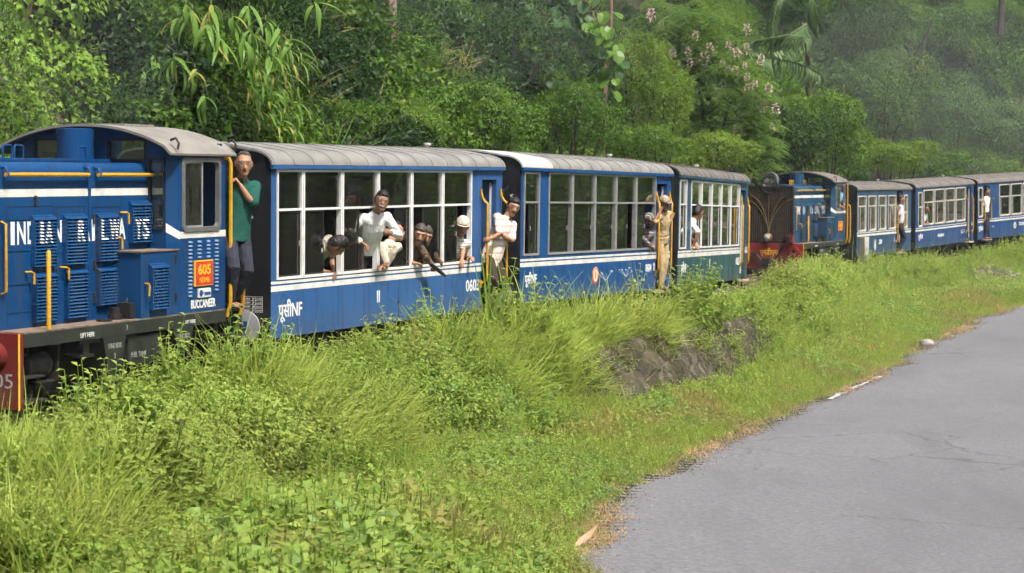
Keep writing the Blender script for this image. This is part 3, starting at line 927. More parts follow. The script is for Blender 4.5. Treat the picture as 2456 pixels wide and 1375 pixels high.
# emblems painted on the coach sides
m_red = plain("emblem_red", (0.55, 0.02, 0.02), 0.5, 0.1, 10)
m_cream2 = plain("emblem_cream", (0.72, 0.55, 0.28), 0.5, 0.1, 10)
m_pale = plain("emblem_pale", (0.62, 0.62, 0.55), 0.5, 0.08, 10)
m_greyp = plain("emblem_grey", (0.30, 0.28, 0.25), 0.5, 0.15, 10)
def emblem(root, L, u, z, rings):
    off = (-L / 2, -W / 2, 0); e = None
    for k, (rx, rz, m_) in enumerate(rings):
        mb = MB(off); n = 36
        V = [(u + rx * math.cos(2 * math.pi * i / n), -0.002 - 0.0015 * k, z + rz * math.sin(2 * math.pi * i / n)) for i in range(n)]
        mb.add(V, [tuple(range(n))[::-1] if False else tuple(range(n))])
        o = mb.build("emblem" if k == 0 else "emblem_disc", m_, root if e is None else e)
        if e is None: e = o
    return e
e2 = emblem(c2, L2, 2.83, 0.735, [(0.135, 0.135, m_red), (0.098, 0.10, m_cream2)])
off2 = (-L2 / 2, -W / 2, 0)
for (u, z, a, b_, m_) in ((2.83, 0.735, 0.03, 0.055, m_greyp), (2.835, 0.665, 0.05, 0.03, m_pale)):
    mb = MB(off2); n = 16
    mb.add([(u + a * math.cos(2 * math.pi * i / n), -0.0052, z + b_ * math.sin(2 * math.pi * i / n)) for i in range(n)], [tuple(range(n))]); mb.build("emblem_device", m_, e2)
for k in range(14):
    a = R(20 + k * 10.8); mb = MB(off2)
    cu, cz = 2.83 + 0.117 * math.cos(a), 0.735 + 0.117 * math.sin(a)
    mb.box(cu - 0.006, cu + 0.006, -0.006, -0.004, cz - 0.009, cz + 0.009); mb.build("ring_letter", m_pale, e2)
emblem(c5_, L5, 1.95, 0.70, [(0.10, 0.16, m_pale)])
emblem(c7_, L7, 2.72, 0.78, [(0.10, 0.11, m_pale), (0.06, 0.07, m_greyp)])
# stencilled inspection table on the black end of the first coach
off1 = (-L1 / 2, -W / 2, 0)
tb = MB(off1)
for i in range(5):
    z = 0.70 + 0.042 * i; tb.box(-0.0075, -0.0055, 0.10, 0.335, z, z + 0.003)
for y in (0.10, 0.185, 0.222, 0.332): tb.box(-0.0078, -0.0056, y, y + 0.003, 0.703, 0.866)
tbo = tb.build("inspection_table", m_letter, c1)
for i, row in enumerate(("BOM", "BOM", "BOM", "K.W.V")):
    letters(row, tbo, -0.008, 0.325, 0.709 + 0.042 * i, 0.022, m_letter, width=0.07, face='end', off=off1)
    letters("RIFP"[i], tbo, -0.008, 0.215, 0.709 + 0.042 * i, 0.024, m_letter, width=0.015, face='end', off=off1)
    letters(("09", "07.6.07", "6.6.09", "21.7.07")[i], tbo, -0.008, 0.175, 0.709 + 0.042 * i, 0.022, m_letter, width=0.065, face='end', off=off1)
# ---------------------------------------------------------------- diesel locomotives
m_steel = plain("dark_steel", (0.045, 0.04, 0.038), 0.5, 0.3, 10, metal=0.4)
m_frame_green = plain("black_green_frame_paint", (0.020, 0.024, 0.020), 0.55, 0.3, 6)
m_deck = plain("dusty_deck", (0.16, 0.12, 0.09), 0.85, 0.3, 14)
m_beam = paint("red_beam_paint", (0.125, 0.010, 0.009), (0.04, 0.025, 0.02), 0.5, 0.4)
m_signred = plain("sign_red", (0.50, 0.045, 0.015), 0.45, 0.12, 10)
m_signyel = plain("sign_yellow", (0.80, 0.42, 0.03), 0.45, 0.10, 10)
m_lens = plain("headlight_lens", (0.42, 0.43, 0.42), 0.12, 0.1, 10, spec=0.8)
m_lampgrey = plain("lamp_housing_grey", (0.16, 0.16, 0.165), 0.45, 0.15, 8, metal=0.3)
m_gauge = plain("gauge_face", (0.35, 0.34, 0.30), 0.5, 0.15, 30)
m_greasy = plain("greasy_letters", (0.30, 0.30, 0.28), 0.7, 0.2, 20)
m_cabglass = glass_mat("cab_glass", (0.62, 0.70, 0.62), dirt=0.12)

def loco(label, M, LL, blue, number, front_detail, roofm, group=None, beam_text=None):
    """u runs from the buffer beam (0) to the back of the cab (3.68); the rear platform lies beyond"""
    root = empty("diesel_locomotive", M)
    tag(root, label, "locomotive", group)
    off = (-LL / 2, -W / 2, 0)
    Lc = 3.68; HO = 0.30                                    # the hood stands 0.30 inside the frame
    hy0, hy1 = HO, W - HO
    def B(name, m_, par=root, smooth=False):
        return mb.build(name, m_, par, smooth)
    # --- frame
    mb = MB(off); mb.box(0.06, Lc + 0.02, 0.0, 0.10, 0.67, 0.79); mb.box(0.06, Lc + 0.02, W - 0.10, W, 0.67, 0.79); mb.box(Lc - 0.05, Lc + 0.02, 0.101, W - 0.101, 0.45, 0.79)
    fr = B("frame", m_frame_green)
    mb = MB(off); mb.box(0.06, Lc + 0.0, 0.0, W, 0.791, 0.805); B("deck", m_deck)
    letters("LIFT HERE", fr, 0.96, -0.002, 0.695, 0.045, m_letter, 0.23, off=off)
    letters("LIFT HERE", fr, 2.86, -0.002, 0.70, 0.035, m_letter, 0.20, off=off)
    letters("3", fr, 1.74, -0.002, 0.715, 0.05, m_greasy, 0.03, off=off)
    # --- buffer beam
    mb = MB(off); mb.box(-0.02, 0.055, 0.0, W, 0.13, 0.80, 0.006); bm_ = B("buffer_beam", m_beam if not front_detail else m_beam601)
    mb = MB(off); mb.box(-0.024, -0.004, -0.004, 0.004, 0.13, 0.80); B("yellow_edge", m_signyel, bm_)
    for y in (0.24, W - 0.24):
        mb = MB(off); mb.lathe([(0, 0.125), (0.10, 0.125), (0.10, 0.055), (0.02, 0.05)], (-0.02, y, 0.60), (-1, 0, 0), 24)
        bb = B("buffer", m_beam if not front_detail else m_beam601, bm_, True)
        mb = MB(off); mb.lathe([(0, 0.05), (0.022, 0.05)], (-0.019, y, 0.60), (-1, 0, 0), 16); B("buffer_bore", m_rubber, bb)
    letters(number, bm_, -0.022, 0.36, 0.32, 0.13, m_greasy if not front_detail else m_signyel, 0.30, face='end', off=off)
    if not front_detail:
        letters("NF", bm_, -0.022, 0.42, 0.17, 0.10, m_greasy, 0.18, face='end', off=off)
    # --- hood
    prof = [(hy0, 0.806)]
    r = 0.10; zt = 2.30
    for k in range(7):
        a = k / 6 * math.pi / 2; prof.append((hy0 + r * (1 - math.cos(a)), zt - r + r * math.sin(a)))
    prof += [(W - y, z) for y, z in prof[::-1]]
    mb = MB(off)
    mb.prism(prof, 'x', 0.10, 1.555); mb.prism(prof, 'x', 1.565, Lc - 1.0)
    hood = B("hood", blue, root, True)
    mb = MB(off); q = [(y + (0.006 if y < W / 2 else -0.006), z - 0.006) for y, z in prof]; mb.prism(q, 'x', 1.50, 1.60); B("hood_joint", m_rubber, hood)
    mb = MB(off); mb.box(0.20, 2.35, 0.55, W - 0.55, 2.301, 2.335, 0.006); B("hood_top_hatch", blue, hood)
    for u in (0.62, 0.80, 1.85):
        mb = MB(off); mb.tube([(u, 0.60, 2.33), (u, 0.60, 2.43), (u + 0.015, 0.60, 2.45), (u + 0.125, 0.60, 2.45), (u + 0.14, 0.60, 2.43), (u + 0.14, 0.60, 2.33)], 0.011, 6); B("lifting_loop", m_yellow if front_detail else blue, hood, True)
    # door seams and hinges on the hood side
    for (u0, u1, z0, z1) in ((0.24, 0.98, 0.83, 1.90), (1.02, 1.50, 0.83, 1.89), (1.62, 2.12, 0.83, 1.88), (2.14, 2.66, 0.83, 2.11)):
        mb = MB(off); w = 0.006
        mb.box(u0, u1, hy0 - 0.0015, hy0 + 0.001, z1 - w, z1); mb.box(u0, u0 + w, hy0 - 0.0018, hy0 + 0.001, z0, z1 - w - .001); mb.box(u1 - w, u1, hy0 - 0.0018, hy0 + 0.001, z0, z1 - w - .001)
        B("door_seam", m_rubber, hood)
    for (u, z) in ((0.68, 1.95), (1.49, 1.75), (1.49, 1.22), (1.64, 1.76), (1.66, 1.33), (1.66, 1.02), (2.64, 1.60), (2.64, 1.85)):
        mb = MB(off); mb.box(u - 0.012, u + 0.012, hy0 - 0.02, hy0 + 0.002, z - 0.045, z + 0.045); B("hinge", m_steel, hood)
    mb = MB(off)
    for z in (0.95, 1.20, 1.50, 1.78):
        mb = MB(off); mb.box(0.26, 0.60, hy0 - 0.006, hy0 + 0.001, z, z + 0.012); B("riveted_strap", blue, hood)
    # white band on the hood and its tilt over the joint
    for a, b_ in ((0.14, 1.555), (1.61, 2.68)):
        mb = MB(off); mb.box(a, b_, hy0 - 0.003, hy0 - 0.0008, 1.985, 2.055); B("stripe", m_stripe, hood)
    # yellow rails along the hood shoulders
    for a, b_ in ((0.16, 1.52), (1.66, 2.68)):
        mb = MB(off); mb.tube([(a, hy0 - 0.05, 2.185), (b_, hy0 - 0.05, 2.185)], 0.019, 8); hr = B("hood_rail", m_yellow, hood, True)
        for u in (a + 0.02, b_ - 0.01):
            mb = MB(off); mb.tube([(u, hy0 - 0.06, 2.16), (u, hy0 - 0.06, 2.20), (u, hy0 - 0.03, 2.245), (u, hy0 + 0.02, 2.25)], 0.016, 6); B("rail_bracket", blue, hr, True)
    # louvre boxes with single slats
    def louvre(u0, u1, z0, z1, y, par, n):
        mb = MB(off)
        mb.box(u0, u1, y - 0.022, y + 0.0, z0, z1)
        mb.add([(u0, y - 0.055, z1 - 0.035), (u1, y - 0.055, z1 - 0.035), (u1, y, z1 + 0.012), (u0, y, z1 + 0.012), (u0, y - 0.02, z1 - 0.04), (u1, y - 0.02, z1 - 0.04)], [(0, 1, 2, 3), (0, 4, 5, 1), (0, 3, 4), (1, 5, 2)])
        mb.box(u0, u0 + 0.014, y - 0.05, y - 0.0225, z0, z1 - 0.036); mb.box(u1 - 0.014, u1, y - 0.05, y - 0.0225, z0, z1 - 0.036)
        o = mb.build("louvre_panel", blue, par)
        dz = (z1 - z0 - 0.04) / n
        sm = MB(off); ua, ub = u0 + 0.0145, u1 - 0.0145
        z = 0.0
        sm.add([(ua, y - 0.023, dz * 1.0), (ub, y - 0.023, dz * 1.0), (ub, y - 0.052, dz * 0.16), (ua, y - 0.052, dz * 0.16), (ua, y - 0.046, dz * 0.10), (ub, y - 0.046, dz * 0.10), (ua, y - 0.0235, dz * 0.62), (ub, y - 0.0235, dz * 0.62)],
               [(0, 3, 2, 1), (3, 4, 5, 2), (4, 6, 7, 5)])
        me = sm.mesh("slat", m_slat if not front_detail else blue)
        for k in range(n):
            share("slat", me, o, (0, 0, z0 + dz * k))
        return o
    L_ = [louvre(0.61, 0.97, 1.35, 1.81, hy0, hood, 14), louvre(1.12, 1.49, 1.35, 1.81, hy0, hood, 14), louvre(1.69, 2.04, 1.36, 1.81, hy0, hood, 14), louvre(2.28, 2.65, 1.52, 1.92, hy0, hood, 12),
          louvre(0.63, 0.98, 0.85, 1.29, hy0, hood, 13), louvre(1.15, 1.50, 0.85, 1.30, hy0, hood, 13), louvre(1.69, 2.04, 0.94, 1.30, hy0, hood, 11)]
    # INDIAN RAILWAYS painted straight across panels and louvres
    zb, hh = 1.565, 0.205
    txt = [("I", 0.30, 0.06), ("N", 0.40, 0.13), ("D", 0.56, 0.11), ("I", 0.70, 0.05), ("A", 0.78, 0.12), ("N", 0.98, 0.13), ("R", 1.32, 0.12), ("A", 1.46, 0.13), ("I", 1.62, 0.05), ("L", 1.72, 0.12), ("W", 1.87, 0.17), ("A", 2.09, 0.13), ("Y", 2.33, 0.13), ("S", 2.47, 0.12)]
    for ch, u, w in txt:
        on_l = any(a - 0.01 <= u and u + w <= b_ + 0.02 for a, b_ in ((0.61, 0.97), (1.12, 1.49), (1.69, 2.04), (2.28, 2.65)))
        if not on_l:
            letters(ch, hood, u, hy0 - 0.0025, zb, hh, m_letter, w, bold=0.006, off=off)
            continue
        # on a louvre every slat carries its own slice of the letter
        me = text_mesh(ch, hh / 0.72, m_letter, 0.006, 1.0, 0.0)
        bmx = bmesh.new(); bmx.from_mesh(me)
        xs_ = [v.co.x for v in bmx.verts]; x0, x1 = min(xs_), max(xs_)
        for v in bmx.verts: v.co = Vector((u + (v.co.x - x0) * w / (x1 - x0), zb + v.co.y, 0))
        pz0 = 1.52 if u > 2.2 else (1.36 if u > 1.6 else 1.35); nz = 12 if u > 2.2 else 14; pz1 = 1.92 if u > 2.2 else 1.81
        dzz = (pz1 - pz0 - 0.04) / nz
        for k in range(nz + 1):
            bmesh.ops.bisect_plane(bmx, geom=bmx.verts[:] + bmx.edges[:] + bmx.faces[:], plane_co=(0, pz0 + dzz * k, 0), plane_no=(0, 1, 0))
            bmesh.ops.bisect_plane(bmx, geom=bmx.verts[:] + bmx.edges[:] + bmx.faces[:], plane_co=(0, pz0 + dzz * (k + 0.16), 0), plane_no=(0, 1, 0))
        mb = MB(off)
        for f in bmx.faces:
            cz = f.calc_center_median().y; k = math.floor((cz - pz0) / dzz); fr_ = (cz - pz0) / dzz - k
            if fr_ < 0.16: continue
            vs_ = []
            for v in f.verts:
                t = min(1, max(0, ((v.co.y - pz0) / dzz - k - 0.16) / 0.84))
                vs_.append((v.co.x, hy0 - 0.052 + 0.029 * t - 0.002, v.co.y))
            mb.add(vs_, [tuple(range(len(vs_)))])
        mb.build("lettering", m_letter, hood)
        bmx.free(); bpy.data.meshes.remove(me)
    # door handles
    for (u, z, d) in ((0.16, 1.45, 0), (0.56, 1.31, 1), (1.12, 1.33, 1), (2.05, 1.58, 1), (2.17, 1.82, 1)):
        mb = MB(off)
        if d: mb.tube([(u - 0.04, hy0 - 0.004, z), (u - 0.02, hy0 - 0.06, z), (u + 0.015, hy0 - 0.06, z - 0.01), (u + 0.02, hy0 - 0.06, z - 0.11)], 0.011, 6)
        else: mb.tube([(u, hy0, z + 0.32), (u, hy0 - 0.05, z + 0.30), (u, hy0 - 0.05, z - 0.30), (u, hy0, z - 0.32)], 0.012, 6)
        B("door_handle", m_yellow, hood, True)
    mb = MB(off); mb.tube([(0.50, 0.035, 0.806), (0.50, 0.035, 1.50), (0.50, 0.035, 1.515)], [0.021, 0.021, 0.010], 8); B("deck_handrail", m_yellow, root, True)
    # --- tool box ahead of the cab
    mb = MB(off); mb.box(2.02, 2.745, 0.005, hy0 - 0.0005, 0.806, 1.44); bx = B("side_box", blue)
    mb = MB(off); mb.box(2.0, 2.75, -0.005, hy0 - 0.001, 1.441, 1.455); B("box_lid", m_deck, bx)
    L_.append(louvre(2.16, 2.48, 0.88, 1.32, 0.005, bx, 13))
    mb = MB(off); mb.tube([(2.09, 0.0, 1.14), (2.07, -0.05, 1.14), (2.09, -0.05, 1.12), (2.08, -0.05, 1.02)], 0.011, 6); B("box_handle", m_yellow, bx, True)
    for z in (0.98, 1.36):
        mb = MB(off); mb.box(2.66, 2.68, -0.012, 0.006, z - 0.04, z + 0.04); B("hinge", m_steel, bx)
    # filler and small gear on the deck
    mb = MB(off); mb.lathe([(0, 0.07), (0.05, 0.07), (0.055, 0.05), (0.11, 0.05), (0.115, 0.02)], (1.82, 0.17, 0.806), (0, 0, 1), 16); mb.box(1.90, 2.0, 0.05, 0.2, 0.806, 0.96, 0.01); mb.tube([(1.9, .1, .96), (1.93, .1, 1.0), (1.97, .12, .99)], 0.014, 6); B("filler_valve", m_rubber, root, True)
    mb = MB(off); mb.lathe([(0, 0.075), (0.02, 0.075), (0.022, 0.03)], (1.55, 0.12, 0.806), (0, 0, 1), 16); B("filler_cap", m_rubber, root, True)
    # --- cab
    c0, c1 = Lc - 0.93, Lc; cz0, cz1 = 0.806, 2.41; th = 0.04
    ch = 0.10                                                # chamfered front corners
    wz0, wz1 = 1.635, 2.345
    mb = MB(off)
    # near side with the window opening
    wu0, wu1 = c0 + 0.055, c1 - 0.135
    mb.box(c0 + 0.0, c1, 0.0, th, cz0, wz0); mb.box(c0, c1, 0.0, th, wz1, cz1); mb.box(c0, wu0, 0.0, th, wz0, wz1); mb.box(wu1, c1, 0.0, th, wz0, wz1)
    cab = B("cab_side", blue); mb = MB(off)
    mb.box(c0, c1, W - th, W, cz0, wz0); mb.box(c0, c1, W - th, W, wz1, cz1); mb.box(c0, wu0, W - th, W, wz0, wz1); mb.box(wu1, c1, W - th, W, wz0, wz1)
    B("far_cab_side", blue, cab)
    # front wall, set back behind chamfers, with windows either side of the hood and two above it
    fx = c0 - 0.10
    zr = lambda y: cz1 + 0.02 + 0.24 * (1 - ((y - W / 2) / (W / 2)) ** 2)
    def wall(y0, y1, z0, z1t=None, x0=fx, x1=fx + 0.03):
        a0 = zr(y0) if z1t is None else z1t; a1 = zr(y1) if z1t is None else z1t
        mb.hexa([(x0, y0, z0), (x1, y0, z0), (x1, y1, z0), (x0, y1, z0), (x0, y0, a0), (x1, y0, a0), (x1, y1, a1), (x0, y1, a1)])
    mb = MB(off)
    for s in (0, 1):
        Y = (lambda y: y) if s == 0 else (lambda y: W - y)
        def wl(a, b_, z0, z1t=None):
            p, q = Y(a), Y(b_)
            wall(min(p, q), max(p, q), z0, z1t)
        wl(ch, 0.13, 0.806); wl(0.13, 0.275, 0.806, 1.66); wl(0.13, 0.275, 2.33, None); wl(0.275, 0.31, 0.806)
        wl(0.31, 0.62, 2.25, 2.34); wl(0.31, 0.345, 2.34); wl(0.345, 0.75, 2.52, None); wl(0.62, 0.75, 2.25, 2.34); wl(0.75, W / 2, 2.25)
        # chamfer
        pts = [(fx, Y(ch)), (c0, Y(0.0)), (c0, Y(0.035)), (fx + 0.03, Y(ch + 0.0))]
        mb.hexa([(x, y, 0.806) for x, y in pts] + [(x, y, cz1 + 0.01) for x, y in pts])
    B("cab_front", blue, cab)
    mb = MB(off)
    for z0, z1, y0, y1 in ((1.66, 2.33, 0.13, 0.275), (1.66, 2.33, W - 0.275, W - 0.13), (2.34, 2.52, 0.345, 0.75), (2.34, 2.52, W - 0.75, W - 0.345)):
        mb = MB(off); w = 0.02
        mb.box(fx - 0.012, fx + 0.002, y0 - w, y0, z0 - w, z1 + w); mb.box(fx - 0.012, fx + 0.002, y1, y1 + w, z0 - w, z1 + w); mb.box(fx - 0.012, fx + 0.002, y0, y1, z0 - w, z0); mb.box(fx - 0.012, fx + 0.002, y0, y1, z1, z1 + w)
        o = B("front_window", m_rubber, cab)
        mb = MB(off); mb.box(fx + 0.01, fx + 0.014, y0, y1, z0, z1); B("pane", m_cabglass, o)
    # rear wall with doorway
    mb = MB(off); mb.box(c1 - 0.03, c1, th + 0.001, W / 2 - 0.32, cz0, cz1 + 0.1); mb.box(c1 - 0.03, c1, W / 2 + 0.32, W - th - 0.001, cz0, cz1 + 0.1); B("cab_rear", blue, cab)
    mb = MB(off); mb.box(fx + 0.031, c1 - 0.03, th + 0.001, W - th - 0.001, 0.806, 0.84); B("cab_floor", m_floor, cab)
    # control desk with gauges seen through the open half of the window
    mb = MB(off); mb.box(c0 + 0.15, c1 - 0.12, 0.80, 0.95, 0.842, 2.25); B("control_panel", m_rubber, cab)
    for (u, z, r_) in ((c1 - 0.40, 2.24, 0.085), (c1 - 0.36, 1.99, 0.085), (c1 - 0.55, 2.15, 0.06)):
        mb = MB(off); mb.lathe([(0, r_), (0.03, r_), (0.032, r_ * 0.85)], (u, 0.799, z), (0, -1, 0), 18); g = B("gauge", m_steel, cab)
        mb = MB(off); mb.lathe([(0, r_ * 0.8), (0.004, r_ * 0.8)], (u, 0.766, z), (0, -1, 0), 18); B("gauge_dial", m_gauge, g)
    # side window: rubber-set frame, sliding pane over the front half
    mb = MB(off)
    r_ = 0.06; path = []
    for cx, cz, a0 in ((wu1 - r_, wz0 + r_, -90), (wu1 - r_, wz1 - r_, 0), (wu0 + r_, wz1 - r_, 90), (wu0 + r_, wz0 + r_, 180)):
        for k in range(6):
            a = R(a0 + 90 * k / 5); path.append((cx + r_ * math.cos(a), cz + r_ * math.sin(a)))
    n = len(path); V = []; Fc = []
    cc_ = ((wu0 + wu1) / 2, (wz0 + wz1) / 2)
    def sc(d): return [(cc_[0] + (x - cc_[0]) * (1 + 2 * d / (wu1 - wu0)), cc_[1] + (z - cc_[1]) * (1 + 2 * d / (wz1 - wz0))) for x, z in path]
    rings = [(sc(0.02), -0.002), (sc(0.015), -0.018), (sc(-0.025), -0.018), (sc(-0.03), 0.03)]
    for ring_, y in rings: V += [(x, y, z) for x, z in ring_]
    for j in range(3):
        for i in range(n): Fc.append((j * n + i, j * n + (i + 1) % n, (j + 1) * n + (i + 1) % n, (j + 1) * n + i))
    mb.add(V, Fc); swn = B("cab_window", m_lampgrey, cab, True)
    mid = wu0 + (wu1 - wu0) * 0.56
    mb = MB(off); k = 0.022
    mb.box(mid - k, mid, 0.004, 0.022, wz0 + 0.02, wz1 - 0.02); mb.box(wu0 + 0.02, wu0 + 0.02 + k, 0.004, 0.022, wz0 + 0.02, wz1 - 0.02); mb.box(wu0 + 0.02 + k, mid - k, 0.004, 0.022, wz1 - 0.045, wz1 - 0.02); mb.box(wu0 + 0.02 + k, mid - k, 0.004, 0.022, wz0 + 0.02, wz0 + 0.045); B("sash", m_alu, swn)
    mb = MB(off); mb.box(wu0 + 0.03, mid - 0.01, 0.011, 0.015, wz0 + 0.03, wz1 - 0.03); B("pane", m_cabglass, swn)
    # stripe round the cab
    mb = MB(off); mb.box(c0, c1, -0.003, -0.0006, 1.555, 1.622); B("stripe", m_stripe, cab)
    mb = MB(off); mb.hexa([(fx - 0.003, ch - 0.002, 1.62), (c0 - 0.001, -0.003, 1.545), (c0, -0.001, 1.545), (fx - 0.001, ch, 1.62), (fx - 0.003, ch - 0.002, 1.71), (c0 - 0.001, -0.003, 1.622), (c0, -0.001, 1.622), (fx - 0.001, ch, 1.71)]); B("stripe", m_stripe, cab)
    # pressed vent slots, each on its own
    vm = MB(off); vm.add([(0, 0, 0), (0.072, 0, 0), (0.072, -0.016, 0.006), (0, -0.016, 0.006), (0, 0, 0.026), (0.072, 0, 0.026)], [(0, 3, 2, 1), (3, 4, 5, 2), (0, 4, 3), (1, 2, 5)])
    vme = vm.mesh("vent_slot", plain("pale_vent_blue", (0.10, 0.17, 0.30), 0.45, 0.3, 20) if not front_detail else blue)  # slots in a paler blue than the cab side
    for cidx, u in enumerate((c0 + 0.16, c0 + 0.345, c0 + 0.53, c0 + 0.70)):
        for k in range(16):
            z = 1.50 - 0.0385 * k
            if cidx in (1, 2) and z < 1.34: continue
            if z < 0.93 + (0.05 if cidx == 3 else 0): continue
            share("vent_slot", vme, cab, (u, -0.0, z))
    # number plate and maker's plate
    mb = MB(off); mb.box(c0 + 0.27, c0 + 0.64, -0.020, -0.001, 1.065, 1.325, 0.005); pl = B("number_plate", m_signyel, cab)
    mb = MB(off); mb.box(c0 + 0.282, c0 + 0.628, -0.023, -0.019, 1.077, 1.313); B("plate_face", m_signred, pl)
    letters(number, pl, c0 + 0.325, -0.024, 1.185, 0.10, m_signyel, 0.26, bold=0.004, off=off)
    letters("NDM6", pl, c0 + 0.355, -0.024, 1.10, 0.055, m_signyel, 0.20, off=off)
    if not front_detail:
        mb = MB(off); mb.box(c0 + 0.345, c0 + 0.60, -0.018, -0.001, 0.945, 1.04, 0.008); mp = B("maker_plate", m_stripe, cab)
        mb = MB(off); mb.lathe([(0, 0.034), (0.003, 0.034)], (c0 + 0.395, -0.0175, 0.992), (0, -1, 0), 18); mb.box(c0 + .435, c0 + .455, -.0205, -.0175, .985, .992); mb.box(c0 + .435, c0 + .455, -.0205, -.0175, .998, 1.005); B("plate_device", m_inner_blue, mp)
        letters("san", mp, c0 + 0.462, -0.019, 0.972, 0.04, m_inner_blue, 0.125, bold=0.004, off=off)
        letters("BUCCANEER", cab, c0 + 0.22, -0.0025, 0.845, 0.085, m_letter, 0.50, bold=0.003, off=off)
    # roof: curved sheet running out over both sides
    pr = []
    for i in range(25):
        y = -0.05 + (W + 0.10) * i / 24
        t = abs((y - W / 2) / (W / 2 + 0.05))
        pr.append((y, cz1 + 0.245 * (1 - t ** 2.2) - (0.04 if i in (0, 24) else 0.0) + 0.03))
    pr = [(pr[0][0] + 0.004, cz1 - 0.03)] + pr + [(pr[-1][0] - 0.004, cz1 - 0.03)]
    mb = MB(off); mb.prism(pr + offset_profile(pr, -0.025)[::-1], 'x', fx - 0.15, c1 + 0.15); rf = B("cab_roof", roofm, cab, True)
    mb = MB(off); mb.box(c0 + 0.1, c1 - 0.25, W / 2 - 0.28, W / 2 + 0.25, cz1 + 0.255, cz1 + 0.285, 0.008); B("roof_hatch", roofm, rf)
    for u in (fx - 0.03, c1 + 0.10):
        mb = MB(off); mb.tube([(u, -0.05, cz1 + 0.03), (u, -0.065, cz1 + 0.09), (u, -0.03, cz1 + 0.14), (u, 0.03, cz1 + 0.12)], 0.013, 6); B("lifting_hook", m_steel, rf, True)
    # exhaust stack ahead of the cab
    mb = MB(off); mb.lathe([(0, 0.18), (0.33, 0.18), (0.335, 0.15), (0.30, 0.14)], (fx - 0.26, W / 2, 2.302), (0, 0, 1), 24); B("exhaust_stack", blue, root, True)
    mb = MB(off); mb.tube([(fx - 0.05, W / 2 - 0.05, 2.33), (fx - 0.05, W / 2 - 0.05, 2.52), (fx - 0.03, W / 2 - 0.05, 2.535), (fx - 0.0, W / 2 - 0.05, 2.535)], 0.012, 6); B("vent_pipe", blue, root, True)
    # rear platform, steps and yellow handrails
    mb = MB(off); mb.box(Lc + 0.021, Lc + 0.36, -0.01, W + 0.01, 0.765, 0.80); mb.box(Lc + 0.05, Lc + 0.33, 0.02, 0.119, 0.50, 0.53); mb.box(Lc + 0.33, Lc + 0.36, 0.0, W, 0.25, 0.764); B("rear_platform", m_frame_green)
    for u, zt_ in ((Lc + 0.035, 2.36), (Lc + 0.31, 1.75)):
        mb = MB(off); mb.tube([(u - 0.045 if u < Lc + .1 else u, 0.01 if u < Lc + .1 else 0.02, zt_ + 0.0), (u - 0.02, -0.03, zt_), (u, -0.04, zt_ - 0.05), (u, -0.04, 0.90), (u, -0.04, 0.86), (u, 0.0, 0.72)], 0.022, 8); B("cab_handrail", m_yellow, root, True)
    # --- running gear
    wm = wheel_mesh(0.33, m_steel)
    for u in (1.05, 2.05, 3.05):
        for s in (1, -1):
            share("wheel", wm, root, (u + off[0], off[1] + W / 2 - s * 0.35, 0.33), (0, 0, 0 if s > 0 else math.pi))
    mb = MB(off); mb.box(0.06, Lc, 0.42, 0.47, 0.18, 0.668); mb.box(0.06, Lc, W - 0.47, W - 0.42, 0.18, 0.668); B("inner_frame", m_dark)
    mb = MB(off); mb.lathe([(0, 0.02), (0.02, 0.09), (0.05, 0.105), (0.30, 0.105), (0.305, 0.115), (0.33, 0.115), (0.335, 0.10), (0.37, 0.06)], (0.34, 0.22, 0.47), (1, 0, 0), 20); B("brake_cylinder", m_steel, root, True)
    mb = MB(off); mb.lathe([(0, 0.05), (0.03, 0.10), (0.24, 0.10), (0.25, 0.04)], (0.08, 0.30, 0.50), (1, 0, 0), 18); B("air_reservoir", m_steel, root, True)
    mb = MB(off); mb.tube([(0.30, 0.20, 0.48), (0.31, 0.18, 0.58), (0.36, 0.20, 0.66)], 0.016, 6); B("air_hose", m_rubber, root, True)
    mb = MB(off); mb.box(0.74, 0.76, 0.10, 0.41, 0.33, 0.64); mb.box(0.4, 0.74, 0.12, 0.40, 0.315, 0.329); mb.box(0.30, 0.33, 0.15, 0.41, 0.20, 0.36); B("bracket_plate", m_steel)
    mb = MB(off); mb.box(0.06, 0.45, 0.05, 0.30, 0.385, 0.40); mb.box(0.06, 0.50, 0.04, 0.26, 0.165, 0.185); B("step_plate", m_steel)
    mb = MB(off); mb.box(0.97, 1.32, 0.02, 0.3, 0.635, 0.669); mb.box(1.10, 1.20, 0.06, 0.3, 0.53, 0.634); mb.box(1.04, 1.26, 0.05, 0.25, 0.50, 0.529); B("spring_hanger", m_steel)
    for u, z0 in ((1.34, 0.30), (2.62, 0.42)):
        mb = MB(off); mb.add([(u, -0.002, 0.668), (u + 0.40, -0.002, 0.668), (u + 0.31, -0.002, z0), (u + 0.10, -0.002, z0), (u, 0.25, 0.668), (u + 0.40, 0.25, 0.668), (u + 0.31, 0.25, z0), (u + 0.10, 0.25, z0)], [(0, 3, 2, 1), (4, 5, 6, 7), (0, 1, 5, 4), (1, 2, 6, 5), (2, 3, 7, 6), (3, 0, 4, 7)]); sb = B("sand_box", m_frame_green)
        letters("SAND BOX", sb, u + 0.08, -0.005, 0.56, 0.05, m_greasy, 0.24, off=off)
        if u < 2: letters("3", sb, u + 0.18, -0.005, 0.46, 0.055, m_greasy, 0.03, off=off)
    mb = MB(off); mb.box(1.84, 2.45, 0.03, 0.4, 0.36, 0.64, 0.01); ft = B("fuel_tank", m_frame_green)
    letters("FUEL TANK", ft, 1.88, 0.027, 0.44, 0.05, m_greasy, 0.28, off=off)
    # --- radiator front and lamps
    mb = MB(off); mb.box(0.055, 0.0995, hy0 + 0.015, W - hy0 - 0.015, 0.84, 2.26); rg = B("radiator", m_rad)
    mb = MB(off)
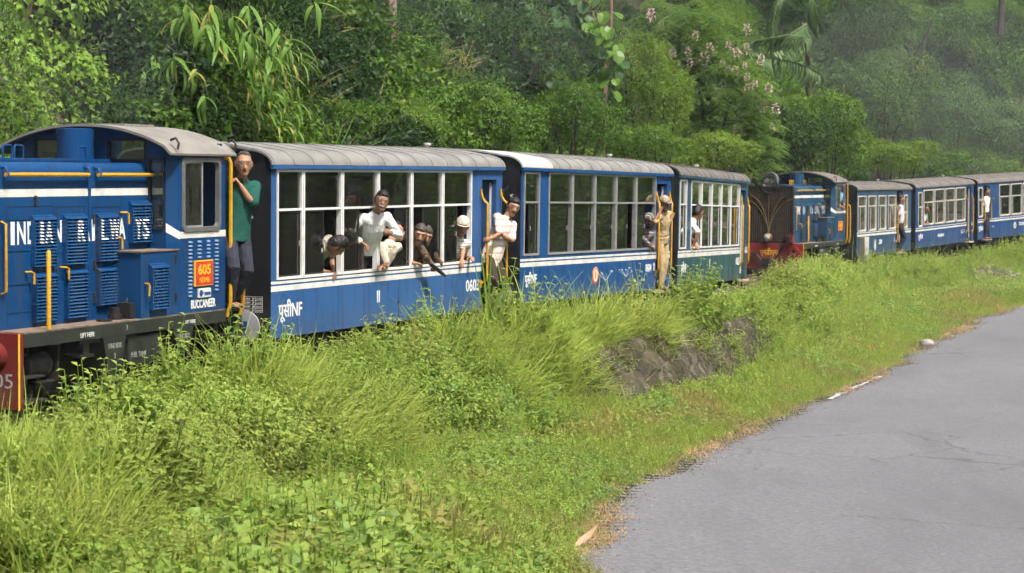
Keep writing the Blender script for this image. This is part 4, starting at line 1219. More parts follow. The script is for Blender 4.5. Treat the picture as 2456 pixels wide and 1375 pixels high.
    for yb in (hy0, W - hy0 - 0.02): mb.box(0.03, 0.0995, yb, yb + 0.02, 0.83, 2.30)
    mb.box(0.03, 0.0995, hy0 + 0.021, W - hy0 - 0.021, 2.262, 2.30); mb.box(0.03, 0.0995, hy0 + 0.021, W - hy0 - 0.021, 0.806, 0.838); B("radiator_frame", m_dark, rg)
    if front_detail:
        wire = plain("grille_wire", (0.10, 0.075, 0.05), 0.6, 0.2, 10)
        for k in range(22):
            y = hy0 + 0.04 + k * (W - 2 * hy0 - 0.08) / 21
            mb = MB(off); mb.box(0.047, 0.053, y - 0.004, y + 0.004, 0.85, 2.25); B("grille_bar", wire, rg)
        mb = MB(off)
        for k in range(24):
            z = 0.88 + k * 0.058; mb.box(0.0475, 0.0525, hy0 + 0.02, W - hy0 - 0.02, z - 0.003, z + 0.003)
        B("grille_wires", wire, rg)
        brass = plain("brass_rod", (0.22, 0.14, 0.05), 0.45, 0.2, 10, metal=0.4)
        for yt, zt_ in ((-0.66, 1.95), (-0.5, 2.05), (0.5, 2.05), (0.66, 1.95)):
            pts = []
            for i in range(12):
                t = i / 11; pts.append((0.038, W / 2 + yt * (t ** 1.6), 0.98 + (zt_ - 0.98) * (1 - (1 - t) ** 1.7)))
            mb = MB(off); mb.tube(pts, 0.009, 5); B("guard_rod", brass, rg, True)
        mb = MB(off); mb.tube([(0.038, W / 2, 0.98), (0.038, W / 2, 2.05)], 0.008, 5); B("guard_rod", brass, rg, True)
        mb = MB(off); mb.lathe([(0, 0.10), (0.12, 0.115), (0.14, 0.10), (0.145, 0.09)], (0.05, W / 2, 0.96), (-1, 0, 0), 20); lo = B("lower_lamp", brass, root, True)
        mb = MB(off); mb.lathe([(0, 0.085), (0.02, 0.06), (0.03, 0.01)], (-0.093, W / 2, 0.96), (-1, 0, 0), 18); B("lamp_lens", m_lens, lo, True)
        mb = MB(off); mb.box(-0.09, 0.05, hy0 - 0.03, hy0 + 0.20, 0.815, 1.02, 0.01); sl = B("side_lamp_box", m_beam, root)
        mb = MB(off); mb.lathe([(0, 0.07), (0.06, 0.075), (0.065, 0.05)], (-0.09, hy0 + 0.09, 0.92), (-1, 0, 0), 18); B("side_lamp", m_dark, sl, True)
        letters("एनडीएम", bm_, -0.024, W / 2 + 0.22, 0.50, 0.14, m_signyel, 0.50, face='end', off=off, bold=0.004)
        mb = MB(off); pts = [(-0.06, W / 2 - 0.42 + 0.9 * i / 14, 0.74 - 0.36 * math.sin(math.pi * min(1, i / 11)) * (1 if i < 11 else 0.6) - 0.022 * i) for i in range(13)]; mb.tube(pts, 0.022, 7); B("brake_hose", m_rubber, bm_, True)
        mb = MB(off); mb.box(-0.22, -0.02, W / 2 - 0.10, W / 2 + 0.10, 0.22, 0.42, 0.015); mb.lathe([(0, .05), (.1, .05)], (-0.02, W / 2 + 0.38, 0.52), (-1, 0, 0), 12); B("coupler", m_dark, bm_)
    # big twin headlamp on the nose
    mb = MB(off)
    mb.lathe([(-0.26, 0.03), (-0.25, 0.10), (-0.16, 0.19), (-0.04, 0.215), (0.10, 0.215), (0.105, 0.20), (0.09, 0.19)], (0.16, W / 2, 2.46), (-1, 0, 0), 26)
    hl = B("headlight_housing", m_lampgrey, root, True)
    for s in (-0.085, 0.085):
        mb = MB(off); mb.lathe([(0, 0.08), (0.01, 0.082), (0.022, 0.05), (0.026, 0.005)], (0.075, W / 2 + s, 2.46), (-1, 0, 0), 20); B("headlight", m_lens, hl, True)
    mb = MB(off); mb.lathe([(-0.04, 0.22), (0.02, 0.235), (0.02, 0.21), (-0.04, 0.2)], (0.045, W / 2, 2.34), (-1, 0, 0), 26); B("lamp_bracket", m_steel, hl, True)
    mb = MB(off); mb.lathe([(0, 0.02), (0.10, 0.03), (0.16, 0.045), (0.22, 0.075)], (0.28, W / 2 + 0.42, 2.44), (-1, 0, 0), 14); mb.box(0.2, 0.24, W / 2 + 0.40, W / 2 + 0.44, 2.30, 2.42); B("horn", m_dark, root, True)
    return root

LOCO_L = 3.68
m_slat = paint("highlit_slat_blue", (0.010, 0.062, 0.175), (0.05, 0.05, 0.05), 0.25, 0.3, (0.035, 0.095, 0.21), dust=0.0)  # paler than the hood: highlights on the slats are put into the paint
m_beam601 = paint("bright_red_beam", (0.21, 0.016, 0.014), (0.06, 0.035, 0.03), 0.5, 0.3)
m_rad = plain("brown_radiator", (0.022, 0.013, 0.009), 0.7, 0.3, 10)
blueL = paint("loco_blue", (0.002, 0.042, 0.140), (0.03, 0.03, 0.03), 0.32, 0.6, (0.006, 0.055, 0.17))
blueL2 = paint("loco_blue_teal", (0.007, 0.048, 0.105), (0.03, 0.03, 0.03), 0.4, 0.4)
_s, _c = math.sin(R(21.0)), math.cos(R(21.0))
M_605 = veh_matrix(-2.98 - LOCO_L * _s, 21.57 - LOCO_L * _c, 1.13, 21.0, 0.0, LOCO_L, 0.6)
m_locoroof = plain("loco_roof_grey", (0.20, 0.187, 0.165), 0.7, 0.14, 4)
l605 = loco("blue diesel locomotive with plate 605, at the head of the front train", M_605, LOCO_L, blueL, "605", False, m_locoroof)
M_601 = veh_matrix(7.6, 54.3, 0.75, 26.0, 0.0, LOCO_L)
m_locoroof2 = plain("loco_roof_brown", (0.13, 0.11, 0.10), 0.8, 0.2, 4)
l601 = loco("teal blue diesel locomotive with brass guard rods and red beam marked 601", M_601, LOCO_L, blueL2, "601", True, m_locoroof2)
# ---------------------------------------------------------------- vegetation tools
def unit(v):
    return v / np.maximum(1e-9, np.linalg.norm(v, axis=-1, keepdims=True))

def rand_dirs(n, up=0.0):
    v = rng.normal(size=(n, 3)); v[:, 2] += up
    return unit(v)

def leaves(pos, axis, nrm, length, width, fold=0.25, droop=0.15, wide_at=0.42, simple=False):
    """many leaves at once: pos of the stalk, axis along the blade, nrm its upper side; returns verts, triangles"""
    pos = np.asarray(pos, float); n = len(pos)
    ax = unit(np.asarray(axis, float)); nr = np.asarray(nrm, float)
    nr = unit(nr - ax * np.sum(ax * nr, 1, keepdims=True)); sd = np.cross(ax, nr)
    Ln = np.broadcast_to(np.asarray(length, float), (n,))[:, None]; Wd = np.broadcast_to(np.asarray(width, float), (n,))[:, None]
    Bp = pos; T = pos + ax * Ln - nr * Ln * droop
    Mm = pos + ax * Ln * wide_at + nr * Ln * 0.04 - nr * Wd * fold * 0.5
    Lp = pos + ax * Ln * wide_at + sd * Wd * 0.5 + nr * Wd * fold * 0.5
    Rp = pos + ax * Ln * wide_at - sd * Wd * 0.5 + nr * Wd * fold * 0.5
    if simple:
        V = np.stack([Bp, Lp, T, Rp], 1).reshape(-1, 3); k = np.arange(n)[:, None] * 4
        F = np.concatenate([k + [0, 2, 1], k + [0, 3, 2]], 1).reshape(-1, 3)
    else:
        V = np.stack([Bp, Lp, T, Rp, Mm], 1).reshape(-1, 3); k = np.arange(n)[:, None] * 5
        F = np.concatenate([k + [0, 4, 1], k + [4, 2, 1], k + [0, 3, 4], k + [4, 3, 2]], 1).reshape(-1, 3)
    return V, F

def blades(pos, dirs, length, width, bend, seg=4):
    """arching grass blades: strips of seg pieces that bend over along dirs"""
    n = len(pos); d = unit(np.column_stack([dirs[:, 0], dirs[:, 1], np.zeros(n)])); side = np.column_stack([-d[:, 1], d[:, 0], np.zeros(n)])
    L = np.broadcast_to(length, (n,)); w = np.broadcast_to(width, (n,)); bd = np.broadcast_to(bend, (n,))
    rows = []
    p = np.array(pos, float)
    for k in range(seg + 1):
        t = k / seg
        ang = 0.12 + bd * t * 1.5
        if k: p = p + (d * np.sin(ang)[:, None] + np.array([0, 0, 1.0]) * np.cos(ang)[:, None]) * (L / seg)[:, None]
        ww = (w * (1 - t ** 1.5) * 0.5 + 0.0006)[:, None]
        rows.append(p - side * ww); rows.append(p + side * ww)
    V = np.stack(rows, 1).reshape(-1, 3); m = 2 * (seg + 1); b0 = np.arange(n)[:, None] * m
    F = []
    for k in range(seg):
        a = 2 * k; F += [b0 + [a, a + 1, a + 3], b0 + [a, a + 3, a + 2]]
    return V, np.concatenate(F, 1).reshape(-1, 3)

def join(*vf):
    V = []; F = []; n = 0
    for v, f in vf:
        V.append(v); F.append(f + n); n += len(v)
    return np.vstack(V), np.vstack(F)

def stem_tris(p0, p1, r=0.004):
    """thin three-sided stems from p0 to p1"""
    p0 = np.atleast_2d(p0).astype(float); p1 = np.atleast_2d(p1).astype(float); n = len(p0)
    d = unit(p1 - p0); a = unit(np.cross(d, np.array([0.31, 0.87, 0.11]))); b = np.cross(d, a)
    rows = []
    for p, rr in ((p0, r), (p1, r * 0.6)):
        for k in range(3):
            t = 2 * math.pi * k / 3; rows.append(p + (a * math.cos(t) + b * math.sin(t)) * rr)
    V = np.stack(rows, 1).reshape(-1, 3); k = np.arange(n)[:, None] * 6
    F = np.concatenate([k + q for q in ([0, 1, 4], [0, 4, 3], [1, 2, 5], [1, 5, 4], [2, 0, 3], [2, 3, 5])], 1).reshape(-1, 3)
    return V, F

def proto(cname, items):
    """an unlinked collection of plant meshes to scatter"""
    c = bpy.data.collections.new(cname)
    for i, (V, F, mat) in enumerate(items):
        o = bpy.data.objects.new("%s_%02d" % (cname, i), np_mesh(cname, V, F, mat))
        c.objects.link(o)
    return c

_GN = {}
def scatter_group(coll):
    if coll.name in _GN: return _GN[coll.name]
    g = bpy.data.node_groups.new("scatter_" + coll.name, 'GeometryNodeTree')
    g.interface.new_socket("Geometry", in_out='INPUT', socket_type='NodeSocketGeometry')
    g.interface.new_socket("Geometry", in_out='OUTPUT', socket_type='NodeSocketGeometry')
    N = g.nodes
    gi = N.new("NodeGroupInput"); go = N.new("NodeGroupOutput")
    ci = N.new("GeometryNodeCollectionInfo"); ci.inputs["Collection"].default_value = coll
    ci.inputs["Separate Children"].default_value = True; ci.inputs["Reset Children"].default_value = True
    ip = N.new("GeometryNodeInstanceOnPoints"); ip.inputs["Pick Instance"].default_value = True
    def attr(nm, ty):
        a = N.new("GeometryNodeInputNamedAttribute"); a.data_type = ty; a.inputs["Name"].default_value = nm
        return a.outputs["Attribute"]
    er = N.new("FunctionNodeEulerToRotation")
    g.links.new(attr("rot", 'FLOAT_VECTOR'), er.inputs[0])
    g.links.new(gi.outputs[0], ip.inputs["Points"]); g.links.new(ci.outputs[0], ip.inputs["Instance"])
    g.links.new(attr("idx", 'INT'), ip.inputs["Instance Index"]); g.links.new(er.outputs[0], ip.inputs["Rotation"])
    g.links.new(attr("scl", 'FLOAT_VECTOR'), ip.inputs["Scale"])
    g.links.new(ip.outputs[0], go.inputs[0])
    _GN[coll.name] = g
    return g

def scatter(name, coll, pos, rot, scl, idx, tint, kind="stuff", label=None, cat=None):
    me = bpy.data.meshes.new(name)
    n = len(pos)
    me.vertices.add(n); me.vertices.foreach_set("co", np.asarray(pos, np.float32).ravel())
    def at(nm, ty, data, key):
        a = me.attributes.new(nm, ty, 'POINT'); a.data.foreach_set(key, data)
    at("rot", 'FLOAT_VECTOR', np.asarray(rot, np.float32).ravel(), "vector")
    scl = np.asarray(scl, np.float32)
    if scl.ndim == 1: scl = np.repeat(scl[:, None], 3, 1)
    at("scl", 'FLOAT_VECTOR', scl.ravel().astype(np.float32), "vector")
    at("idx", 'INT', np.asarray(idx, np.int32), "value")
    at("tint", 'FLOAT', np.asarray(tint, np.float32), "value")
    o = bpy.data.objects.new(name, me); COL.objects.link(o)
    md = o.modifiers.new("scatter", 'NODES'); md.node_group = scatter_group(coll)
    tag(o, label, cat, None, kind)
    return o

def td_to_xy(t, d):
    x = np.interp(t, TT, TRK[:, 0]); y = np.interp(t, TT, TRK[:, 1])
    nx = np.interp(t, TT, _nrm[:, 0]); ny = np.interp(t, TT, _nrm[:, 1])
    return x - nx * d, y - ny * d

_cp = math.atan(263.5 / 5000.0)
def project(x, y, z):
    zz = z - 3.3
    dep = y * math.cos(_cp) - zz * math.sin(_cp); up = y * math.sin(_cp) + zz * math.cos(_cp)
    return 1228 + 5000 * x / np.maximum(dep, 0.1), 687.5 - 5000 * up / np.maximum(dep, 0.1), dep

def in_view(x, y, z, mx=260, my=200):
    px, py, dp = project(x, y, z)
    return (px > -mx) & (px < 2456 + mx) & (py > -my) & (py < 1375 + my) & (dp > 2)

def ground_normal(x, y, e=0.3):
    z0 = ground_z(x, y); zx = ground_z(x + e, y); zy = ground_z(x, y + e)
    return unit(np.column_stack([-(zx - z0) / e, -(zy - z0) / e, np.ones(len(x))])), z0

def euler_from_normals(nr, yaw):
    """rotation that lifts local z onto nr after turning by yaw"""
    tilt = np.arccos(np.clip(nr[:, 2], -1, 1)); az = np.arctan2(nr[:, 1], nr[:, 0])
    out = np.empty((len(nr), 3))
    for i in range(len(nr)):
        q = Matrix.Rotation(az[i], 3, 'Z') @ Matrix.Rotation(tilt[i], 3, 'Y') @ Matrix.Rotation(yaw[i] - az[i], 3, 'Z')
        e = q.to_euler(); out[i] = (e.x, e.y, e.z)
    return out

# ---------------------------------------------------------------- plant prototypes
g_herb = leaf_mat("herb_leaf", (0.105, 0.200, 0.026), (0.370, 0.480, 0.110), 0.43)
g_herb2 = leaf_mat("broad_herb_leaf", (0.090, 0.190, 0.040), (0.255, 0.395, 0.120), 0.40)
g_grass = leaf_mat("grass_blade", (0.140, 0.230, 0.028), (0.410, 0.490, 0.110), 0.43, 0.5)
g_fine = leaf_mat("fine_grass", (0.130, 0.215, 0.026), (0.345, 0.430, 0.090), 0.42, 0.55)
g_dry = leaf_mat("dry_grass", (0.30, 0.20, 0.09), (0.46, 0.34, 0.18), 0.2, 0.7, tinted=False)
SHADE_LEAF = (0.010, 0.032, 0.008)  # darker patches of leaf colour, put in for shaded depth between the clumps
g_hillA = leaf_mat("hill_leaf", (0.026, 0.072, 0.007), (0.125, 0.225, 0.022), 0.28, 0.42, dry=SHADE_LEAF)
g_hillB = leaf_mat("creeper_leaf", (0.028, 0.082, 0.009), (0.125, 0.230, 0.026), 0.28, 0.42, dry=SHADE_LEAF)
g_hillC = leaf_mat("fine_hill_leaf", (0.034, 0.088, 0.008), (0.130, 0.230, 0.024), 0.3, 0.5, dry=SHADE_LEAF)
g_hillD = leaf_mat("long_hill_grass", (0.050, 0.100, 0.022), (0.110, 0.180, 0.045), 0.3, 0.4)

def herb(h, nl, ll, lw, spread=0.5, stems=4):
    parts = []
    for s in range(stems):
        b = rng.normal(size=2) * 0.05; lean = rng.normal(size=2) * 0.22
        hh = h * rng.uniform(0.6, 1.1)
        tt = np.linspace(0.12, 1.0, nl // 2)
        P = np.column_stack([b[0] + lean[0] * hh * tt, b[1] + lean[1] * hh * tt, hh * tt])
        parts.append(stem_tris(P[:1] * [1, 1, 0] - [0, 0, 0.05], P[-1:], 0.004))
        for sg in (1, -1):
            az = np.arange(len(tt)) * (math.pi / 2) + rng.uniform(0, 6) + (0 if sg > 0 else math.pi) + rng.normal(size=len(tt)) * 0.3
            a = np.column_stack([np.cos(az), np.sin(az), rng.uniform(-0.2, 0.6, len(tt))])
            nr = np.column_stack([rng.normal(size=len(tt)) * 0.25, rng.normal(size=len(tt)) * 0.25, np.ones(len(tt))])
            sz = (1.15 - 0.6 * tt) * rng.uniform(0.7, 1.2, len(tt))
            parts.append(leaves(P, a, nr, ll * sz, lw * sz, 0.3, 0.2))
    return join(*parts)

def low_herb(r, n, ll, lw):
    a = rng.uniform(0, 2 * math.pi, n); q = np.sqrt(rng.uniform(0, 1, n)) * r
    hz = rng.uniform(0.03, 0.22, n) * (1 - 0.5 * q / r)
    P = np.column_stack([q * np.cos(a), q * np.sin(a), hz])
    ax = rand_dirs(n, 0.15); ax[:, 2] *= 0.5
    nr = np.column_stack([rng.normal(size=n) * 0.35, rng.normal(size=n) * 0.35, np.ones(n)])
    s = rng.uniform(0.6, 1.2, n)
    V = leaves(P, ax, nr, ll * s, lw * s, 0.25, 0.15)
    S = stem_tris(P * [0.7, 0.7, 0], P, 0.0025)
    return join(V, S)

def tuft(n, l0, l1, w, b0, b1, r=0.06, seg=4):
    P = np.column_stack([rng.normal(size=n) * r, rng.normal(size=n) * r, np.full(n, -0.03)])
    return blades(P, rng.normal(size=(n, 2)), rng.uniform(l0, l1, n), rng.uniform(0.6, 1.2, n) * w, rng.uniform(b0, b1, n), seg)

def shell_clump(n, r, ll, lw, flat=0.7, up=0.4, droop=0.25, simple=True, wide_at=0.42):
    dr = rand_dirs(n, 0.55); dr[:, 2] = np.abs(dr[:, 2])
    rad = r * rng.uniform(0.55, 1.05, n) ** 0.6
    P = dr * rad[:, None] * [1, 1, flat]
    ax = unit(dr * 0.7 + rand_dirs(n) * 0.8 + [0, 0, -0.35])
    nr = dr * 0.8 + [0, 0, up] + rand_dirs(n) * 0.45
    s = rng.uniform(0.6, 1.25, n)
    return leaves(P, ax, nr, ll * s, lw * s, 0.25, droop, wide_at, simple)

def pinnate(nf, fl, ll, lw):
    """feathery fronds: rows of small leaflets on arching ribs"""
    parts = []
    for f in range(nf):
        az = rng.uniform(0, 6.28); L = fl * rng.uniform(0.7, 1.15); k = 11
        t = np.linspace(0.15, 1, k); up = rng.uniform(0.3, 0.8)
        P = np.column_stack([np.cos(az) * L * t, np.sin(az) * L * t, L * (up * t - 0.75 * t * t)]) + rng.normal(size=3) * [0.15, 0.15, 0.1]
        tg = np.gradient(P, axis=0); sd = unit(np.cross(tg, [0, 0, 1.0]))
        for s in (1, -1):
            parts.append(leaves(P, sd * s + unit(tg) * 0.35 + [0, 0, -0.15], np.cross(unit(tg), sd) * -1 + [0, 0, 1.2], ll * (1.1 - 0.5 * t), lw, 0.15, 0.1, 0.45, True))
    return join(*parts)

P_BANK = proto("bank_plants", [
    (*herb(0.42, 18, 0.070, 0.040), g_herb), (*herb(0.50, 24, 0.064, 0.034, stems=5), g_herb), (*herb(0.34, 14, 0.075, 0.050), g_herb2),
    (*low_herb(0.20, 54, 0.048, 0.032), g_herb2), (*low_herb(0.18, 44, 0.045, 0.030), g_herb),
    (*tuft(26, 0.28, 0.60, 0.009, 0.4, 1.1), g_grass), (*tuft(34, 0.25, 0.50, 0.006, 0.7, 1.35), g_fine), (*tuft(20, 0.45, 0.85, 0.012, 0.35, 0.95), g_grass),
    (*tuft(40, 0.20, 0.42, 0.0045, 0.9, 1.5, 0.09), g_fine), (*tuft(16, 0.25, 0.55, 0.006, 0.4, 1.2), g_dry)])
P_VERGE = proto("verge_plants", [
    (*tuft(30, 0.07, 0.17, 0.006, 0.2, 1.0, 0.08, 3), g_grass), (*tuft(26, 0.10, 0.22, 0.006, 0.2, 0.9, 0.07, 3), g_fine), (*low_herb(0.14, 26, 0.035, 0.024), g_herb),
    (*low_herb(0.13, 18, 0.050, 0.036), g_herb2), (*tuft(22, 0.08, 0.18, 0.006, 0.2, 1.1, 0.08, 3), g_dry)])
P_HILL = proto("hill_plants", [
    (*shell_clump(170, 0.50, 0.088, 0.046), g_hillA), (*shell_clump(190, 0.50, 0.072, 0.032), g_hillA), (*shell_clump(160, 0.50, 0.076, 0.060, 0.5, 0.3, 0.3, True, 0.35), g_hillB),
    (*pinnate(16, 0.55, 0.075, 0.022), g_hillC), (*shell_clump(240, 0.55, 0.055, 0.026), g_hillC), (*tuft(26, 0.6, 1.3, 0.018, 0.5, 1.1, 0.12, 5), g_hillD), (*shell_clump(46, 0.5, 0.16, 0.11, 0.6, 0.4, 0.35, True, 0.38), g_hillB)])

# ---------------------------------------------------------------- hillside undergrowth
def hill_points(n, seed):
    r = np.random.default_rng(seed)
    t = r.uniform(T_C1 - 12, T_C1 + 78, n); e = r.uniform(0.0, 1.0, n) ** 0.9 * 15.0
    d = -(1.9 + e)
    x, y = td_to_xy(t, d)
    tt, dd, _ = track_coords(x, y)
    nr, z = ground_normal(x, y)
    ok = in_view(x, y, z, 220, 330) & (dd < -1.7)
    return x[ok], y[ok], z[ok], nr[ok], dd[ok]
x, y, z, nr, dd = hill_points(36000, 3)
n = len(x)
yaw = rng.uniform(0, 6.28, n)
mixn = unit(nr * 0.75 + np.array([0, 0, 0.6]) + rng.normal(size=(n, 3)) * 0.15)
rot = euler_from_normals(mixn, yaw)
pk = vnoise(x, y + z, 2.2, 41); pj = vnoise(x, y + z * 2, 4.0, 42); rr = rng.uniform(0, 1, n)
idx = np.where(pk < 0.30, 0, np.where(pk < 0.45, 2, np.where(pk < 0.58, 1, np.where(pk < 0.72, 4, 3))))
idx = np.where(rr < 0.16, rng.integers(0, 5, n), idx)
idx = np.where((rr > 0.955) & (pj > 0.45), 5, idx); idx = np.where((rr < 0.03), 6, idx)
scl = rng.uniform(0.55, 1.25, n) * np.where(idx == 5, 0.85, 1.0) * (0.8 + 0.5 * vnoise(x, y, 3.0, 43))
mound = np.clip(vnoise(x, y + z, 2.4, 45) - 0.40, 0, 1) * 3.2 * np.clip(-dd - 2.4, 0, 1)
pos = np.column_stack([x, y, z - 0.05 + 0.30 * vnoise(x, y + z, 1.1, 44) + mound * np.sqrt(rng.uniform(0.15, 1.0, n))])
scl = scl * (1 + 0.35 * (mound > 0.2))
hollow = (vnoise(x, y + z, 2.0, 46) > 0.66) & (rng.uniform(0, 1, n) < 0.75)
tone = np.clip((vnoise(x, y + z * 1.5, 1.6, 47) - 0.38) * 3.5, 0, 0.9)
kh = ~hollow & (np.hypot(x + 6.1, y - 26.2) > 0.95)
scatter("hillside_undergrowth", P_HILL, pos[kh], rot[kh], scl[kh], idx[kh], tone[kh], label="dense green undergrowth covering the hillside behind the trains", cat="undergrowth")
print("hill", n)

# woods on the slope across the road, beyond the edge of the picture; the coach windows mirror them
r2 = np.random.default_rng(8); m_ = 6500
x = r2.uniform(6, 60, m_); y = r2.uniform(-15, 84, m_); rd = road_dist(x, y); td_ = track_coords(x, y)[1]
ok = ((rd > ROAD_W + 1.5) & (rd < 26)) | ((rd < -1.5) & (td_ > 4.5) & (x > 20)); x, y = x[ok], y[ok]; z = ground_z(x, y); n = len(x)
px, py, dp = project(x, y, z + 3)
ok = ~((px > -100) & (px < 2700) & (dp > 0)); x, y, z = x[ok], y[ok], z[ok]; n = len(x)
pos = np.column_stack([x, y, z + rng.uniform(0, 4.5, n)])
scatter("woods_across_the_road", P_HILL, pos, np.column_stack([rng.normal(size=n) * 0.3, rng.normal(size=n) * 0.3, rng.uniform(0, 6.28, n)]), rng.uniform(1.6, 3.4, n), rng.integers(0, 5, n), np.zeros(n),
        label="dark green woods on the slope across the road", cat="woods")
print("woods", n)

# ---------------------------------------------------------------- weeds on the bank
def bank_points(n, seed):
    r = np.random.default_rng(seed)
    s = -9 + 62 * r.uniform(0, 1, n) ** 1.7
    t = T_C1 + s
    db = base_off(t)
    d = 1.02 + (db + 0.35 - 1.02) * np.where(r.uniform(0, 1, n) < 0.45, r.uniform(0, 1, n), 0.5 + 0.16 * r.normal(size=n))
    x, y = td_to_xy(t, d)
    rd = road_dist(x, y)
    nr, z = ground_normal(x, y)
    ok = in_view(x, y, z) & (rd < -0.3)
    return s[ok], d[ok], x[ok], y[ok], z[ok], nr[ok]
s, d, x, y, z, nr = bank_points(32000, 11)
n = len(x)
tt = T_C1 + s
db = base_off(tt); frac = (d - 1.3) / np.maximum(0.4, db - 1.3)
pk = vnoise(x, y, 0.9, 51); pg = vnoise(x, y, 2.3, 52); rr = rng.uniform(0, 1, n)
idx = np.select([pg + 0.35 * (pk - .5) < 0.50, pg + 0.35 * (pk - .5) < 0.74], [0, 1], 2)     # herbs, mixed, grasses
sub = rng.integers(0, 100, n)
herbs = np.array([0, 1, 0, 1, 2, 3, 4, 1])[sub % 8]; grs = np.array([5, 7, 6, 8, 1, 6, 4, 5])[sub % 8]; mixd = np.array([0, 4, 6, 0, 1, 2, 3, 5])[sub % 8]
kind = np.select([idx == 0, idx == 1], [herbs, mixd], grs)
kind = np.where(rr < 0.03, 9, kind)
crest = np.interp(s, [-9, -4, -1.5, 0, 3, 5.5, 7, 10, 13, 16, 28, 37, 42, 46], [0.58, 0.74, 1.28, 1.42, 1.45, 1.36, 0.95, 0.72, 0.70, 0.98, 1.05, 1.0, 1.45, 0.5])
clump = np.clip(vnoise(x, y + z, 0.6, 55) - 0.40, 0, 1) * 1.35 - 0.12
scl = (rng.uniform(0.6, 1.15, n) + clump) * np.where(d < 1.3, np.minimum(crest, 0.7), np.where(frac < 0.35, crest, np.where(frac < 0.8, 1.12, 0.8))) * (0.75 + 0.5 * vnoise(x, y, 0.7, 53))
bare = (s > 42.5) & (d < 1.9 + 0.5 * pk)                                  # ballast shows at the far bend
keep = ~bare | (rr > 0.93)
# the stone face of the wall stays clear
wall = (s > 6.4) & (s < 13.2) & (d > 1.85)
keep &= ~wall | (rr < 0.14) | ((pk > 0.58) & (rr < 0.6)) | ((d > 2.75) & (rr < 0.5))
scl = np.where(wall, scl * 0.6, scl)
yaw = rng.uniform(0, 6.28, n)
mixn = unit(nr * 0.8 + np.array([0, 0, 0.7]) + rng.normal(size=(n, 3)) * 0.25)
rot = euler_from_normals(mixn, yaw)
tint = np.clip(rng.normal(0.05, 0.10, n) + 0.25 * (vnoise(x, y, 0.6, 54) > 0.82), 0, 0.75)
pos = np.column_stack([x, y, z])
scatter("bank_weeds", P_BANK, pos[keep], rot[keep], scl[keep], kind[keep], np.clip(tint[keep] * 0.6 + np.clip(vnoise(x, y + z, 0.7, 56)[keep] - 0.55, 0, 1) * 0.7, 0, 0.6), label="thick weeds and grass covering the bank below the trains", cat="weeds")
print("bank", keep.sum())

# ---------------------------------------------------------------- grass of the verge
def verge_points(n, seed):
    r = np.random.default_rng(seed)
    s = -12 + 68 * r.uniform(0, 1, n) ** 1.6; t = T_C1 + s
    q = r.uniform(0, 1, n)
    db = base_off(t); d = db - 0.3 + q * 4.8
    x, y = td_to_xy(t, d); rd = road_dist(x, y)
    z = ground_z(x, y)
    ok = in_view(x, y, z) & (rd < 0.10 * r.normal(size=n) + 0.06)
    return s[ok], x[ok], y[ok], z[ok], rd[ok]
s, x, y, z, rd = verge_points(52000, 12)
n = len(x); pk = vnoise(x, y, 0.5, 61); pg = vnoise(x, y, 1.6, 62); rr = rng.uniform(0, 1, n)
kind = np.where(pg < 0.42, np.array([2, 3, 0, 2])[rng.integers(0, 4, n)], np.array([0, 1, 0, 1, 2])[rng.integers(0, 5, n)])
drysp = vnoise(x, y, 0.8, 63)
kind = np.where((drysp > 0.72) & (rr < 0.5), 4, kind); kind = np.where((rd > -0.22) & (rr < 0.45), 4, kind)
keep = ~((rd > -0.16) & (vnoise(x, y, 0.5, 64) > 0.5))
keep &= rr > 0.05
scl = rng.uniform(0.7, 1.35, n) * np.clip(0.55 + (-rd) * 0.45, 0.55, 1.25)
near_l = np.clip((20.5 - y) / 4, 0, 1); scl = scl * (1 + 0.9 * near_l)
tint = np.clip(rng.normal(0.08, 0.13, n) + 0.35 * (drysp > 0.66), 0, 0.8)
rot = np.column_stack([rng.normal(size=n) * 0.15, rng.normal(size=n) * 0.15, rng.uniform(0, 6.28, n)])
scatter("verge_grass", P_VERGE, np.column_stack([x, y, z])[keep], rot[keep], scl[keep], kind[keep], tint[keep], label="short grass and clover on the verge beside the road", cat="grass")
print("verge", keep.sum())
# bigger herbs standing in the verge on the near side
s, d, x, y, z, nr = bank_points(100, 13)
r3 = np.random.default_rng(14); m_ = 7000
x = r3.uniform(-7, 1.2, m_); y = r3.uniform(12.5, 21.5, m_); rd = road_dist(x, y); t_, d_, _ = track_coords(x, y); z = ground_z(x, y)
ok = in_view(x, y, z) & (rd < -0.25) & (d_ > base_off(t_) - 0.4) & (r3.uniform(0, 1, m_) < np.clip(0.25 + (-rd) * 0.35, 0, 1))
x, y, z = x[ok], y[ok], z[ok]; n = len(x)
pk = vnoise(x, y, 0.8, 71)
kind = np.where(pk < 0.38, np.array([4, 3, 0, 1])[r3.integers(0, 4, n)], np.where(pk < 0.7, np.array([4, 1, 3, 6])[r3.integers(0, 4, n)], np.array([5, 6, 8, 4])[r3.integers(0, 4, n)]))
kind = np.where(r3.uniform(0, 1, n) < 0.02, 9, kind)
scatter("verge_herbs", P_BANK, np.column_stack([x, y, z]), np.column_stack([r3.normal(size=n) * 0.2, r3.normal(size=n) * 0.2, r3.uniform(0, 6.28, n)]), r3.uniform(0.45, 0.85, n), kind, np.clip(r3.normal(0.0, 0.05, n), 0, 0.3),
        label="broad leaved herbs growing thickly in the near corner", cat="herbs")
print("herbs", n)
